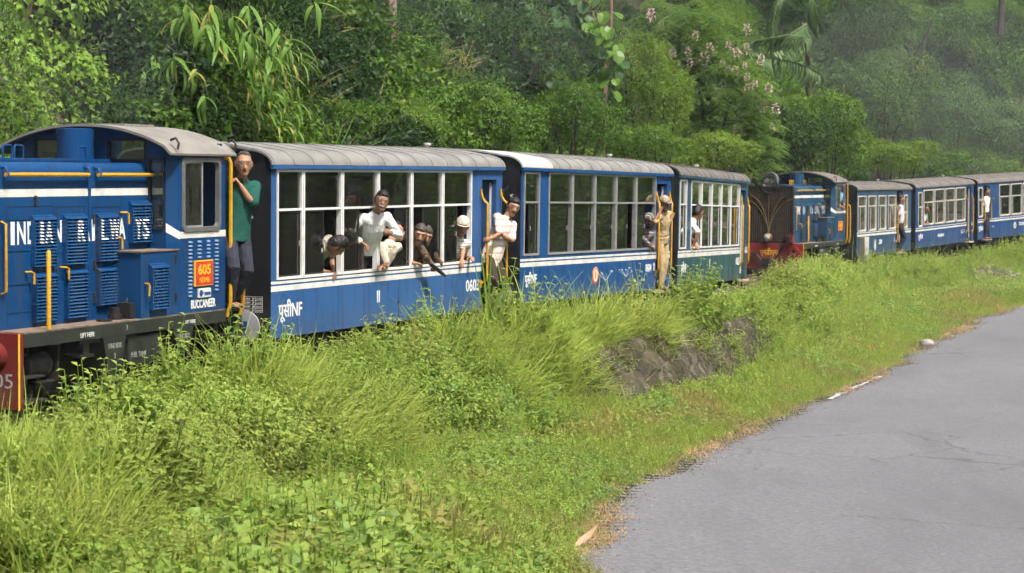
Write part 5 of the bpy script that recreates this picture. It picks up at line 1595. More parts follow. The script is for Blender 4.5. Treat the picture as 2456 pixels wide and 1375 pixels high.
# ---------------------------------------------------------------- single trees, shrubs and plants
m_bark = plain("pale_bark", (0.17, 0.13, 0.09), 0.9, 0.35, 14, bump=0.5)
m_bark_red = plain("reddish_bark", (0.20, 0.12, 0.075), 0.9, 0.3, 14, bump=0.5)
m_bark_dark = plain("dark_bark", (0.045, 0.036, 0.028), 0.9, 0.35, 14, bump=0.5)
m_stem = plain("green_stem", (0.10, 0.16, 0.04), 0.7, 0.2, 20)
def veg(name, a, b, tr=0.3, rough=0.45): return leaf_mat(name, a, b, tr, rough, tinted=False)
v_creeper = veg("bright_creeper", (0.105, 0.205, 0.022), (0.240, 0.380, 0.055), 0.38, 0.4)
v_mid = veg("mid_green_bush", (0.036, 0.092, 0.010), (0.130, 0.230, 0.030))
v_lime = veg("lime_bush", (0.065, 0.130, 0.014), (0.175, 0.265, 0.038), 0.35)
v_dark = veg("dark_bush", (0.014, 0.040, 0.007), (0.055, 0.110, 0.020))  # leaf colour darkened to paint in the shade of the hollow
v_grey = veg("grey_green_bush", (0.042, 0.092, 0.024), (0.120, 0.190, 0.055))
v_feather = veg("feathery_leaf", (0.070, 0.140, 0.022), (0.140, 0.235, 0.045), 0.35)

def world_td(s, d):
    x, y = td_to_xy(np.array([T_C1 + s]), np.array([d]))
    return float(x[0]), float(y[0]), float(ground_z(x, y)[0])

def lobes_leaves(lobes, n, ll, lw, droop=0.3, out=0.6, wide_at=0.42, simple=True, hang=-0.35):
    L = np.array(lobes, float); area = (L[:, 3] * L[:, 4] + L[:, 3] * L[:, 5] + L[:, 4] * L[:, 5]); pr = area / area.sum()
    k = rng.choice(len(L), n, p=pr)
    dr = rand_dirs(n, 0.25)
    rad = rng.uniform(0.45, 1.06, n) ** 0.45
    lump = 0.86 + 0.24 * np.sin(dr[:, 0] * 5 + k * 2.1) * np.sin(dr[:, 1] * 6 + k) + 0.10 * np.sin(dr[:, 2] * 9 + k * 3)
    P = L[k, :3] + dr * L[k, 3:6] * (rad * lump)[:, None]
    ins = np.zeros(n, bool)
    for j in range(len(L)):
        q = (P - L[j, :3]) / L[j, 3:6]
        ins |= (np.sum(q * q, 1) < 0.45) & (k != j)
    P = P[~ins]; dr = dr[~ins]; m = len(P)
    ax = unit(dr * out + rand_dirs(m) * 0.8 + [0, 0, hang]); nr = dr * 0.8 + [0, 0, 0.55] + rand_dirs(m) * 0.4
    s = rng.uniform(0.6, 1.25, m)
    return leaves(P, ax, nr, ll * s, lw * s, 0.25, droop, wide_at, simple)

def plant_root(name, label, cat, base, group=None):
    o = empty(name, Matrix.Translation(base)); tag(o, label, cat, group); return o

def bush(name, label, base, lobes, n, ll, lw, mat, bark=None, cat="bush", r=0.05, **kw):
    """lobes are given around the base; limbs run from the base into them"""
    root = plant_root(name, label, cat, base)
    V, F = lobes_leaves(lobes, n, ll, lw, **kw)
    np_obj("crown", V, F, mat, root)
    mb = MB()
    for (cx, cy, cz, rx, ry, rz) in lobes:
        p1 = Vector((cx * 0.35 + random.uniform(-.1, .1), cy * 0.35, cz * 0.45)); p2 = Vector((cx, cy, cz + rz * 0.4))
        mb.tube([(cx * 0.05, cy * 0.05, -0.2), tuple(p1), tuple((p1 + p2) / 2 + Vector((random.uniform(-.1, .1), random.uniform(-.1, .1), 0.05))), tuple(p2)], [r, r * 0.7, r * 0.45, r * 0.15], 6)
    mb.build("trunk" if cat == "tree" else "stems", bark or m_bark_dark, root, True)
    return root

def at_px(px, py, Y):
    """plan helper: the point at depth Y seen at (px, py) of the photograph's frame"""
    return ((px - 1228) / 5000 * Y, Y, 3.3 - (py - 424) / 5000 * Y)

def bush_at(name, label, px, py, Y, rx, rz, n, ll, lw, mat, k=5, **kw):
    c = at_px(px, py, Y)
    gz_ = float(ground_z(np.array([c[0]]), np.array([c[1]]))[0])
    base = (c[0], c[1], min(gz_, c[2] - rz * 0.3))
    dz = c[2] - base[2]
    lobes = [(0, 0, dz, rx * 0.7, rx * 0.6, rz * 0.75)]
    for i in range(k):
        a = 2 * math.pi * i / k + random.uniform(-.3, .3)
        lobes.append((math.cos(a) * rx * 0.6, math.sin(a) * rx * 0.35, dz + random.uniform(-0.5, 0.45) * rz, rx * random.uniform(0.35, 0.55), rx * random.uniform(0.35, 0.5), rz * random.uniform(0.4, 0.6)))
    return bush(name, label, base, lobes, n, ll, lw, mat, **kw)

# creeper-hung tree at the edge of the picture
bush("creeper_covered_tree", "tall tree smothered in bright heart shaped creeper leaves behind the front locomotive", (-6.5, 26.9, 3.6),
     [(0.0, -0.2, 0.9, 1.0, 0.8, 1.0), (0.45, 0.1, 2.1, 0.85, 0.8, 0.9), (-0.6, -0.3, -0.1, 0.9, 0.7, 0.9), (0.55, -0.4, -0.2, 0.6, 0.5, 0.6), (-0.4, 0.2, 2.9, 1.1, 0.9, 0.9), (0.05, -0.5, -0.9, 0.7, 0.5, 0.6), (0.9, 0.2, 0.8, 0.5, 0.5, 0.7), (-1.0, -0.9, 0.5, 0.9, 0.7, 1.1), (-0.9, -0.8, -0.7, 0.8, 0.6, 0.8), (0.1, -0.7, 0.2, 0.7, 0.5, 0.8), (0.1, -1.4, -0.4, 0.7, 0.45, 0.6), (0.35, -1.2, 0.3, 0.6, 0.4, 0.6)],
     19000, 0.092, 0.078, v_creeper, m_bark, "tree", 0.10, wide_at=0.34, hang=-0.7, simple=False, droop=0.2)

BUSHES = [
    ("leafy_bush", "low leafy bush right above the front locomotive's roof hatch", 330, 285, 27.5, 0.75, 0.40, 3770, 0.084, 0.070, v_mid),
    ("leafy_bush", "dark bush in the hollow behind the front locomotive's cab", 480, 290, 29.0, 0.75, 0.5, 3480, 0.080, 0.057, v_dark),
    ("creeper_mound", "mound of trailing creepers between the bright creeper tree and the lance leaved shrub", 250, 180, 28.5, 0.55, 1.2, 4350, 0.068, 0.041, v_mid),
    ("leafy_bush", "small bright bush peeping over the first coach's near roof end", 700, 320, 31.5, 0.65, 0.42, 3770, 0.060, 0.030, v_lime),
    ("leafy_bush", "loose bush with long leaves above the middle of the first coach", 830, 300, 33.5, 0.7, 0.55, 3770, 0.088, 0.029, v_mid),
    ("leafy_bush", "fine leaved bush above the third window of the first coach", 960, 300, 35.5, 0.9, 0.6, 6090, 0.052, 0.025, v_mid),
    ("leafy_bush", "wide glossy bush above the joint of the first and second coaches", 1160, 270, 38.5, 1.3, 0.85, 8990, 0.068, 0.037, v_mid),
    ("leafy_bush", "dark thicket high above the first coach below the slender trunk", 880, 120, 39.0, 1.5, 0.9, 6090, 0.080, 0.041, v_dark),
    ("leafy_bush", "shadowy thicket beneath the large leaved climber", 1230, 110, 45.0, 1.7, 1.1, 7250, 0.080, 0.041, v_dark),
    ("leafy_bush", "broad green bush above the middle of the second coach", 1370, 285, 42.5, 1.2, 0.85, 8700, 0.064, 0.034, v_mid),
    ("leafy_bush", "tall lime green bush left of the pink flowering tree", 1560, 210, 47.5, 1.05, 1.75, 13050, 0.068, 0.028, v_lime),
    ("leafy_bush", "green bush right behind the rear end of the second coach's roof", 1545, 350, 45.0, 1.05, 0.55, 6670, 0.060, 0.030, v_mid),
    ("leafy_bush", "low lime bush behind the roof of the last coach of the front train", 1700, 370, 46.5, 1.15, 0.55, 6670, 0.060, 0.033, v_lime),
    ("leafy_bush", "dark shrub behind the second locomotive's headlight", 1880, 330, 60.0, 1.5, 1.3, 9570, 0.096, 0.045, v_dark),
    ("leafy_bush", "mid green shrub above the second locomotive's cab", 1985, 300, 64.0, 1.6, 1.5, 12470, 0.088, 0.045, v_mid),
    ("leafy_bush", "rounded bush above the grey blue coach", 2140, 380, 68.0, 1.5, 0.75, 7540, 0.080, 0.041, v_lime),
    ("leafy_bush", "pale grey green thicket high on the slope above the grey blue coach", 2110, 215, 73.0, 2.3, 1.6, 11600, 0.096, 0.045, v_grey),
    ("leafy_bush", "pale grey green thicket hanging over the blue coach with rounded windows", 2290, 270, 75.0, 2.4, 1.7, 13050, 0.096, 0.045, v_grey),
    ("leafy_bush", "grey green thicket in the picture's far corner below the dark trunk", 2420, 320, 76.0, 2.0, 1.7, 13050, 0.096, 0.045, v_grey),
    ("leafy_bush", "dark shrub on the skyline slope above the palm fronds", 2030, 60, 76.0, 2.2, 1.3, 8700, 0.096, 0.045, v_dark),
    ("leafy_bush", "dull green bush behind the roof joint of the last two coaches", 2330, 390, 74.5, 1.8, 0.8, 8700, 0.088, 0.041, v_mid),
    ("leafy_bush", "dull green bush at the foot of the slope behind the rounded window coach", 2230, 400, 72.0, 1.5, 0.7, 7250, 0.088, 0.041, v_mid),
    ("leafy_bush", "dusky creeper mass around the dead branch", 2230, 90, 82.0, 2.6, 1.5, 9425, 0.104, 0.049, v_mid),
]
for b_ in BUSHES: bush_at(*b_)

# slender trunks
def trunk_tree(label, pts, r, bark, crown, n, ll, lw, mat):
    base = pts[0]
    root = plant_root("slender_tree", label, "tree", base)
    q = [tuple(Vector(p) - Vector(base)) for p in pts]
    mb = MB(); mb.tube(q, [r * (1 - 0.5 * i / (len(q) - 1)) for i in range(len(q))], 9)
    top = Vector(q[-1])
    for (cx, cy, cz, *_) in crown:
        c = Vector((cx, cy, cz)); mb.tube([tuple(top * 0.86), tuple((top * 0.86 + c) / 2 + Vector((0, 0, 0.2))), tuple(c)], [r * 0.4, r * 0.3, r * 0.1], 6)
    mb.build("trunk", bark, root, True)
    V, F = lobes_leaves(crown, n, ll, lw); np_obj("crown", V, F, mat, root)
    return root
def gzf(x, y): return float(ground_z(np.array([x]), np.array([y]))[0])
x, y, z = at_px(938, 100, 38.0); g_ = gzf(x, y) - 0.2
trunk_tree("slender pale trunk rising above the thicket over the first coach", [(x + 0.1, y, g_), (x, y, z), (x + 0.04, y, z + 1.2), (x, y, z + 4.5)], 0.13, m_bark, [(0.3, 0, 6.8, 1.6, 1.5, 0.9), (-0.9, 0.3, 7.3, 1.3, 1.2, 0.8)], 2600, 0.11, 0.055, v_mid)
x, y, z = at_px(1452, 150, 51.0); g_ = gzf(x, y) - 0.2
T4 = trunk_tree("reddish trunk entwined by the large leaved climber", [(x - 0.1, y, g_), (x, y, z), (x + 0.12, y, z + 0.9), (x + 0.16, y, z + 4.5)], 0.07, m_bark_red, [(0.4, 0, 9.0, 1.5, 1.4, 0.9), (-0.7, 0.2, 9.6, 1.2, 1.2, 0.8)], 2400, 0.10, 0.05, v_mid)
x, y, z = at_px(2388, 200, 84.0); g_ = gzf(x, y) - 0.3
trunk_tree("dark upright trunk in the shade at the far end of the hillside", [(x - 0.1, y, g_), (x, y, z), (x + 0.1, y, z + 2.5), (x + 0.25, y, z + 6)], 0.20, m_bark_dark, [(0.6, 0, 10.4, 2.0, 1.8, 1.2), (-1.2, 0.3, 10.9, 1.8, 1.6, 1.0)], 2600, 0.14, 0.07, v_dark)
x, y, z = at_px(2170, 150, 78.5)
db_ = plant_root("dead_branch", "bare dead branch sticking up from the creepers on the far slope", "branch", (x, y, gzf(x, y)))
dz_ = z - gzf(x, y); mb = MB(); mb.tube([(0, 0.3, -0.2), (0.1, 0.1, dz_ * 0.6), (0.2, 0, dz_), (0.75, -0.1, dz_ + 1.0), (0.95, -0.1, dz_ + 1.6)], [0.10, 0.09, 0.07, 0.05, 0.015], 7); mb.tube([(0.2, 0, dz_), (0.0, -0.2, dz_ + 0.5), (-0.25, -0.2, dz_ + 0.8)], [0.05, 0.04, 0.012], 6); mb.build("branch", m_bark_dark, db_, True)

# ---- shrub with long lance leaves; every leaf its own piece
m_lance = veg("lance_leaf", (0.085, 0.175, 0.028), (0.165, 0.290, 0.055), 0.35, 0.35)
m_lance_y = veg("yellowing_lance_leaf", (0.24, 0.26, 0.05), (0.34, 0.30, 0.07), 0.35, 0.4)
def lance_mesh(name, L, w, mat, seg=6, droop=0.5, fold=0.35):
    V = []; F = []
    p = Vector((0, 0, 0)); ang = 0.25
    for k in range(seg + 1):
        t = k / seg
        ww = w * (math.sin(math.pi * min(1, t * 0.97 + 0.02) ** 0.75)) * 0.5 + 0.001
        V += [(p.x, -ww, p.z + ww * fold), (p.x, 0, p.z), (p.x, ww, p.z + ww * fold)]
        ang -= droop / seg * 1.6
        p = p + Vector((math.cos(ang), 0, math.sin(ang))) * (L / seg)
    for k in range(seg):
        a = 3 * k; F += [(a, a + 1, a + 4, a + 3), (a + 1, a + 2, a + 5, a + 4)]
    me = bpy.data.meshes.new(name); me.from_pydata(V, [], F); me.materials.append(mat)
    me.polygons.foreach_set("use_smooth", [True] * len(me.polygons)); me.update()
    return me
lance = [lance_mesh("leaf", 0.42, 0.060, m_lance, droop=0.8), lance_mesh("leaf", 0.36, 0.052, m_lance, droop=1.2), lance_mesh("leaf", 0.46, 0.055, m_lance, droop=0.5), lance_mesh("leaf", 0.34, 0.05, m_lance_y, droop=0.7)]
x, y, z = at_px(520, 330, 30.5); g_ = gzf(x, y)
ls = plant_root("lance_leaved_shrub", "shrub with long drooping lance shaped leaves above the front locomotive's cab", "shrub", (x, y, g_))
clusters = [(365, 130, 29.2), (385, 150, 29.0), (320, 160, 29.3), (345, 175, 29.0), (420, 140, 28.9), (440, 160, 28.8), (470, 165, 28.9), (350, 40, 29.8), (370, 25, 29.8), (450, 15, 29.5), (465, 25, 29.5), (510, 15, 29.6), (500, 60, 29.0), (515, 75, 28.9), (525, 95, 28.9),
            (560, 45, 29.4), (585, 90, 29.2), (600, 80, 29.2), (670, 75, 29.8), (650, 130, 29.6), (690, 110, 30.0), (700, 95, 30.0), (760, 10, 30.5), (490, 220, 28.8), (400, 200, 29.0), (430, 40, 29.7), (600, 20, 29.8), (640, 50, 29.9)]
mbs = MB(); nleaf = 0
for i, (px, py, Y) in enumerate(clusters):
    c = Vector(at_px(px, py, Y - 1.3)) - Vector((x, y, g_))
    mid_ = Vector((c.x * 0.5, c.y * 0.4 + 0.3, c.z * 0.75 + 0.35))
    mbs.tube([(c.x * 0.05, 0.3, -0.1), tuple(mid_), tuple(c + Vector((0, 0.03, 0.06))), tuple(c)], [0.02, 0.014, 0.008, 0.005], 5)
    side = 1 if px > 430 else -1
    for k in range(random.randint(4, 7)):
        a = random.uniform(-2.4, 0.6) if side > 0 else random.uniform(-3.6, -0.9)
        o = share("leaf", lance[random.choice([0, 0, 1, 1, 2, 3]) if k else 1], ls, tuple(c + Vector((random.uniform(-.03, .03), random.uniform(-.03, .03), random.uniform(-.08, .02)))), (random.uniform(-.5, .5), random.uniform(0.2, 1.15), a), [random.uniform(0.8, 1.4)] * 3)
        nleaf += 1
mbs.build("stems", m_stem, ls, True)
# arching sheaf of narrow leaves hanging down the right flank
for k in range(120):
    px = random.uniform(590, 725); py = random.uniform(90, 300) + (px - 650) * 0.25
    c = Vector(at_px(px, py, random.uniform(28.4, 29.4))) - Vector((x, y, g_))
    share("leaf", lance[random.choice([0, 1, 2, 2, 3])], ls, tuple(c), (random.uniform(-.4, .4), random.uniform(0.25, 0.9), random.uniform(-1.5, 0.2)), (random.uniform(0.55, 1.0), random.uniform(0.4, 0.75), 1))
V, F = lobes_leaves([(-0.5, 0.35, 1.3, 0.9, 0.5, 0.8), (0.3, 0.2, 1.4, 0.8, 0.5, 0.8), (0.9, 0.2, 0.9, 0.6, 0.4, 0.9), (-0.9, 0.3, 1.9, 0.7, 0.4, 0.5), (0.2, 0.3, 2.1, 1.0, 0.4, 0.5)], 6000, 0.11, 0.03, 0.4, hang=-0.8)
np_obj("crown", V, F, v_dark, ls)

# ---- climber with big round leaves
m_big = veg("big_round_leaf", (0.070, 0.150, 0.025), (0.150, 0.270, 0.040), 0.45, 0.35)
m_big_d = veg("big_shaded_leaf", (0.035, 0.085, 0.025), (0.060, 0.120, 0.040), 0.3, 0.35)  # shaded copy of the leaf colour; the lit one goes to the right edge
def round_leaf(mat):
    V = [(0, 0, 0)]; F = []
    n = 14
    for k in range(n + 1):
        a = -math.pi + 2 * math.pi * k / n
        r = 0.5 * (1 + 0.12 * math.cos(a)) * (0.72 if abs(abs(a) - math.pi) < 0.2 else 1)
        V.append((0.38 + r * math.cos(a), r * 0.92 * math.sin(a), 0.10 * abs(math.sin(a)) - 0.12 * (math.cos(a) > 0) * math.cos(a) ** 2))
    V.append((0.4, 0, 0.0))
    for k in range(n): F.append((n + 2, k + 1, k + 2))
    me = bpy.data.meshes.new("leaf"); me.from_pydata(V[0:], [], F); me.materials.append(mat); me.update()
    return me
rl, rld = round_leaf(m_big), round_leaf(m_big_d)
x, y, z = at_px(1400, 300, 45.5); g_ = gzf(x, y)
cl = plant_root("large_leaved_climber", "climber with big round leaves hanging high above the second coach", "climber", (x, y, g_))
paths = [[(1455, 160), (1440, 90), (1420, 30), (1380, -20)], [(1455, 200), (1470, 140), (1455, 80), (1450, 30)], [(1440, 60), (1380, 50), (1320, 40), (1250, 20)], [(1330, 30), (1290, 90), (1260, 150), (1240, 200)], [(1400, 30), (1370, 90), (1330, 150), (1310, 200)], [(1455, 160), (1400, 200), (1360, 230), (1350, 190)]]
mbs = MB(); pl = []
for p in paths:
    pts = [Vector(at_px(a, b, 45.6 + random.uniform(-.3, .3))) - Vector((x, y, g_)) for a, b in p]
    mbs.tube([tuple(q) for q in pts], 0.012, 5); pl += [(pts[i].lerp(pts[i + 1], t)) for i in range(len(pts) - 1) for t in np.linspace(0, 1, 7)]
mbs.tube([(0.4, 0.4, 0), tuple(Vector(at_px(1455, 200, 46.0)) - Vector((x, y, g_)))], 0.02, 6)
mbs.build("vine_stem", m_bark, cl, True)
for i, q in enumerate(pl):
    for k in range(1):
        c = q + Vector((random.uniform(-.22, .22), random.uniform(-.4, .05), random.uniform(-.22, .18)))
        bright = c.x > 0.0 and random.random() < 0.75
        s_ = random.uniform(0.20, 0.33)
        share("leaf", rl if bright else rld, cl, tuple(c), (random.uniform(-.5, .5), random.uniform(0.35, 1.35), random.uniform(-2.6, -0.5)), (s_, s_, s_))

# ---- tree with feathery leaves and pink blossom
x, y, z = at_px(1690, 400, 53.0); g_ = gzf(x, y)
ft_ = plant_root("flowering_tree", "feathery leaved tree with pale pink blossom clusters behind the last coach of the front train", "tree", (x, y, g_))
sprays = []; ctr = []
def off_px(px, py, Y): return np.array(at_px(px, py, Y)) - np.array([x, y, g_])
for k in range(620):
    px = rng.uniform(1520, 1860); py = rng.uniform(5, 400)
    # outline: narrow at the top and bottom, widest right of the middle
    lo = 1510 + max(0, (py - 60) * 0.45) * 0.55; hi = 1690 + 180 * math.sin(min(1, max(0, (py + 10) / 300)) * math.pi / 2)
    if not (lo < px < hi): continue
    sprays.append(off_px(px, py, rng.uniform(50.9, 53.0)))
parts = []
for c in sprays:
    az = rng.uniform(-2.6, -0.4); nfr = 7
    for f in range(nfr):
        a = az + (f - nfr / 2) * 0.33 + rng.normal() * 0.1; L = rng.uniform(0.30, 0.55); k = 10; t = np.linspace(0.1, 1, k)
        Pp = c + np.column_stack([np.cos(a) * L * t, np.sin(a) * L * t, L * (0.10 * t - 0.42 * t * t) + rng.normal() * 0.05])
        tg = unit(np.gradient(Pp, axis=0)); sd = unit(np.cross(tg, [0, 0, 1.0]))
        for s_ in (1, -1):
            parts.append(leaves(Pp, sd * s_ + tg * 0.4, np.tile([0, 0, 1.0], (k, 1)) + rng.normal(size=(k, 3)) * .2, 0.085 * (1.1 - 0.5 * t), 0.030, 0.1, 0.15, 0.45, True))
V, F = join(*parts); np_obj("crown", V, F, v_feather, ft_)
mb = MB()
for (a, b) in (((1700, 420), (1560, 60)), ((1700, 420), (1650, 120)), ((1690, 400), (1780, 180)), ((1690, 380), (1830, 330)), ((1690, 400), (1600, 260)), ((1620, 200), (1490, 80)), ((1700, 240), (1600, 130))):
    p0 = off_px(*a, 53.4); p1 = off_px(*b, 52.4); m0 = (p0 + p1) / 2 + [0.1, 0.1, 0.25]
    mb.tube([tuple(p0 * [1, 1, 0.6] if a[1] > 375 else p0), tuple(m0), tuple(p1)], [0.07, 0.045, 0.012], 6)
mb.tube([(0.1, 0.4, -0.3), tuple(off_px(1700, 420, 53.4)), tuple(off_px(1695, 360, 53.4))], [0.11, 0.09, 0.06], 8)
mb.build("trunk", m_bark_dark, ft_, True)
m_pink = veg("pale_pink_petal", (0.60, 0.36, 0.38), (0.78, 0.58, 0.58), 0.3, 0.6)
def blossom_mesh(seed):
    r = np.random.default_rng(seed); n = 46
    zz = r.uniform(-0.13, 0.13, n); rr_ = (0.075 - 0.25 * np.abs(zz + 0.03)) * r.uniform(0.5, 1.1, n)
    a = r.uniform(0, 6.28, n); Pp = np.column_stack([np.cos(a) * rr_, np.sin(a) * rr_, zz])
    return np_mesh("blossom", *leaves(Pp, np.column_stack([np.cos(a), np.sin(a), r.normal(size=n) * .5]), r.normal(size=(n, 3)) + [0, 0, 1], 0.045, 0.035, 0.2, 0.1, 0.5, True), m_pink)
bls = [blossom_mesh(i) for i in range(3)]
for i, (px, py) in enumerate([(1652, 152), (1686, 142), (1730, 155), (1790, 118), (1822, 145), (1761, 172), (1734, 202), (1790, 185), (1808, 205), (1720, 227), (1840, 217), (1858, 262), (1827, 255), (1790, 212), (1745, 112), (1765, 130), (1648, 125), (1666, 88), (1789, 72), (1584, 65), (1555, 42), (1561, 38), (1768, 315), (1850, 305), (1700, 120), (1612, 130), (1784, 160), (1743, 168)]):
    s_ = random.uniform(0.7, 1.25); share("blossom", bls[i % 3], ft_, tuple(off_px(px, py, 50.9)), (random.uniform(-.3, .3), random.uniform(-.3, .3), random.uniform(0, 6)), (s_, s_, s_))

# ---- feather palm: each leaflet its own piece
x, y, z = at_px(1938, 330, 69.5); g_ = gzf(x, y)
pm = plant_root("feather_palm", "palm with long feathered fronds above the second locomotive", "palm", (x, y, g_))
m_palm = veg("palm_leaflet", (0.11, 0.19, 0.07), (0.19, 0.28, 0.13), 0.25, 0.35)
pl_me = lance_mesh("leaflet", 0.52, 0.115, m_palm, 5, 0.7, 0.3)
def poff(px, py, Y): return Vector(at_px(px, py, Y)) - Vector((x, y, g_))
top = poff(1925, 60, 66.0)
mb = MB(); mb.tube([(0, 0.2, -0.2), tuple(poff(1938, 300, 69.0)), tuple(poff(1934, 120, 68.0)), tuple(top)], [0.11, 0.10, 0.09, 0.06], 9); mb.build("trunk", m_bark, pm, True)
for fr_ in ([(1890, -40), (1862, 0), (1850, 60), (1855, 120), (1868, 195)], [(1930, 60), (1890, 86), (1850, 92), (1815, 98), (1790, 112)], [(1925, 70), (1940, 92), (1900, 88), (1870, 96), (1850, 110)], [(1830, 140), (1865, 142), (1900, 150), (1935, 162), (1968, 182)], [(1940, -30), (1942, 0), (1945, 30), (1952, 48), (1958, 60)]):
    pts = [poff(a, b, 57.5 + 6.0 * (i == 0)) for i, (a, b) in enumerate(fr_)]
    mb = MB(); mb.tube([tuple(p) for p in pts], [0.022, 0.02, 0.016, 0.011, 0.005], 5)
    fo = mb.build("frond", m_stem, pm, True)
    dense = []
    for i in range(len(pts) - 1):
        for t in np.linspace(0, 1, 5, endpoint=False): dense.append((pts[i].lerp(pts[i + 1], t), (pts[i + 1] - pts[i]).normalized()))
    for k, (p, d) in enumerate(dense):
        for s_ in (1, -1):
            ax = (d.cross(Vector((0, -1, 0.0))) * s_ * 0.55 + d * 0.45 + Vector((0, -0.15 * s_, -0.65))).normalized()
            rot = ax.to_track_quat('X', 'Z').to_euler()
            q = 0.75 + 0.4 * math.sin(math.pi * k / len(dense)); q *= random.uniform(0.9, 1.2)
            share("leaflet", pl_me, fo, tuple(p), rot, (q, q, q))

# ---- reeds beside the open door of the first coach, single blades
m_reed = veg("reed_blade", (0.10, 0.20, 0.025), (0.18, 0.30, 0.04), 0.35, 0.4)
def reed(name, label, base, blades_, mat=m_reed, cat="reeds"):
    root = plant_root(name, label, cat, base)
    for (dx, dz, bend, w) in blades_:
        V = []; F = []; seg = 8
        for k in range(seg + 1):
            t = k / seg
            px_ = dx * t + bend * max(0, t - 0.45) ** 2 * 3.0; pz = dz * (t - 0.35 * abs(bend) * max(0, t - 0.5) ** 2 * 3)
            ww = w * (0.5 + 0.5 * min(1, t * 3)) * (1 - t ** 3) * 0.5 + 0.001
            yo = 0.03 * math.sin(dx * 40) * t
            V += [(px_ - ww * 0.9, yo - ww * 0.35, pz), (px_, yo + ww * 0.25, pz), (px_ + ww * 0.9, yo - ww * 0.35, pz)]
        for k in range(seg):
            a = 3 * k; F += [(a, a + 1, a + 4, a + 3), (a + 1, a + 2, a + 5, a + 4)]
        me = bpy.data.meshes.new("blade"); me.from_pydata(V, [], F); me.materials.append(mat); me.polygons.foreach_set("use_smooth", [True] * len(me.polygons)); me.update()
        o = share("blade", me, root, (random.uniform(-.05, .05), random.uniform(-.06, .06), -0.05), (0, 0, random.uniform(-.25, .25)))
    return root
x, y, z = world_td(4.62, 1.45)
reed("reed_clump", "tall green reeds beside the open door of the first coach", (x, y, z), [(-0.25, 1.40, 0.0, 0.034), (-0.12, 1.65, -0.05, 0.040), (0.02, 1.75, 0.06, 0.036), (0.14, 1.45, 0.35, 0.034), (0.30, 1.35, 0.1, 0.030), (0.22, 0.92, 0.6, 0.028), (-0.30, 0.8, -0.5, 0.025), (0.45, 0.85, 0.5, 0.025), (0.38, 1.05, 0.0, 0.022), (-0.05, 0.75, 0.7, 0.03), (0.5, 0.7, 0.7, 0.022), (-0.42, 0.6, -0.6, 0.022), (0.10, 0.95, -0.4, 0.025), (0.55, 0.95, 0.15, 0.02)])
x, y, z = world_td(-2.25, 3.0)
reed("grass_clump", "bright fountain of long grass at the foot of the bank below the first coach", (x, y, z), [(random.uniform(-.45, .45), random.uniform(0.35, 0.62), random.uniform(-.7, .7), 0.014) for _ in range(38)], cat="grass clump")
x, y, z = world_td(7.1, 1.5)
reed("arching_grass", "arching pale grass stems in front of the second coach's first windows", (x, y, z), [(-0.2, 0.75, -0.5, 0.016), (0.1, 0.8, 0.7, 0.016), (0.25, 0.7, 0.6, 0.014), (-0.35, 0.6, -0.6, 0.014), (0.0, 0.9, 0.5, 0.012), (0.3, 0.55, 0.8, 0.012)], cat="grass clump")
x, y, z = world_td(36.0, 1.5)
reed("tall_grass", "thin tall grass stem in front of the black end of the grey blue coach", (x, y, z + 0.05), [(0.05, 1.35, 0.02, 0.022), (-0.3, 1.0, -0.3, 0.02), (0.3, 1.05, 0.3, 0.02), (-0.15, 0.7, -0.6, 0.02), (0.2, 0.7, 0.6, 0.02)], cat="grass clump")

# ---- tall weeds that stand out in front of the trains
m_wl = veg("weed_leaf", (0.12, 0.22, 0.05), (0.19, 0.31, 0.08), 0.4, 0.45)
wl_me = lance_mesh("leaf", 0.16, 0.085, m_wl, 4, 0.7, 0.3)
wl_s = lance_mesh("leaf", 0.085, 0.034, m_wl, 4, 0.6, 0.3)
def tall_weed(label, base, stems, me, step, flower=None, name="tall_weed"):
    root = plant_root(name, label, "weed", base)
    for (dx, dy, h) in stems:
        mb = MB(); P_ = [(dx * t + 0.02 * math.sin(t * 5), dy * t, h * t - 0.04) for t in np.linspace(0, 1, 6)]
        mb.tube(P_, [0.006 - 0.004 * i / 5 for i in range(6)], 5); st = mb.build("stem", m_stem, root, True)
        n = int(h / step)
        for k in range(1, n + 1):
            t = k / n
            for s_ in (0, math.pi):
                a = k * 1.5 + s_ + random.uniform(-.3, .3); q = (1.1 - 0.5 * t) * random.uniform(0.7, 1.15)
                share("leaf", me, st, (dx * t, dy * t, h * t - 0.04), (random.uniform(-.3, .3), random.uniform(-0.3, 0.5), a), (q, q, q))
        if flower:
            mb = MB()
            for k in range(5):
                an = random.uniform(0, 6.28); rr_ = random.uniform(0.04, 0.14)
                c = (dx + rr_ * math.cos(an), dy + rr_ * math.sin(an), h + random.uniform(0.03, 0.14))
                mb.tube([(dx, dy, h - 0.05), c], 0.002, 4); mb.lathe([(-0.010, 0.003), (-0.006, 0.009), (0.004, 0.010), (0.010, 0.003)], c, (0, 0, 1), 7)
            mb.build("flower_head", flower, st, True)
    return root
m_wf = plain("white_floret", (0.62, 0.62, 0.56), 0.7, 0.1, 30)
def td3(s, d): return world_td(s, d)
tall_weed("broad leaved weed climbing beside the front locomotive's rear steps", td3(-1.85, 1.35), [(-0.15, 0, 0.85), (0.12, 0.05, 1.12), (0.30, -0.05, 0.80)], wl_me, 0.10)
tall_weed("leafy weed hiding the grey disc of the first coach", td3(-1.05, 1.40), [(0.05, 0, 0.95), (0.2, 0.0, 0.8), (-0.1, 0.05, 0.7), (0.3, 0.0, 0.9)], wl_s, 0.055)
tall_weed("slender weed at the foot of the first coach below its lettering II", td3(2.3, 1.42), [(0.0, 0, 0.58), (0.25, 0.0, 0.66), (-0.2, 0.05, 0.48)], wl_s, 0.05)
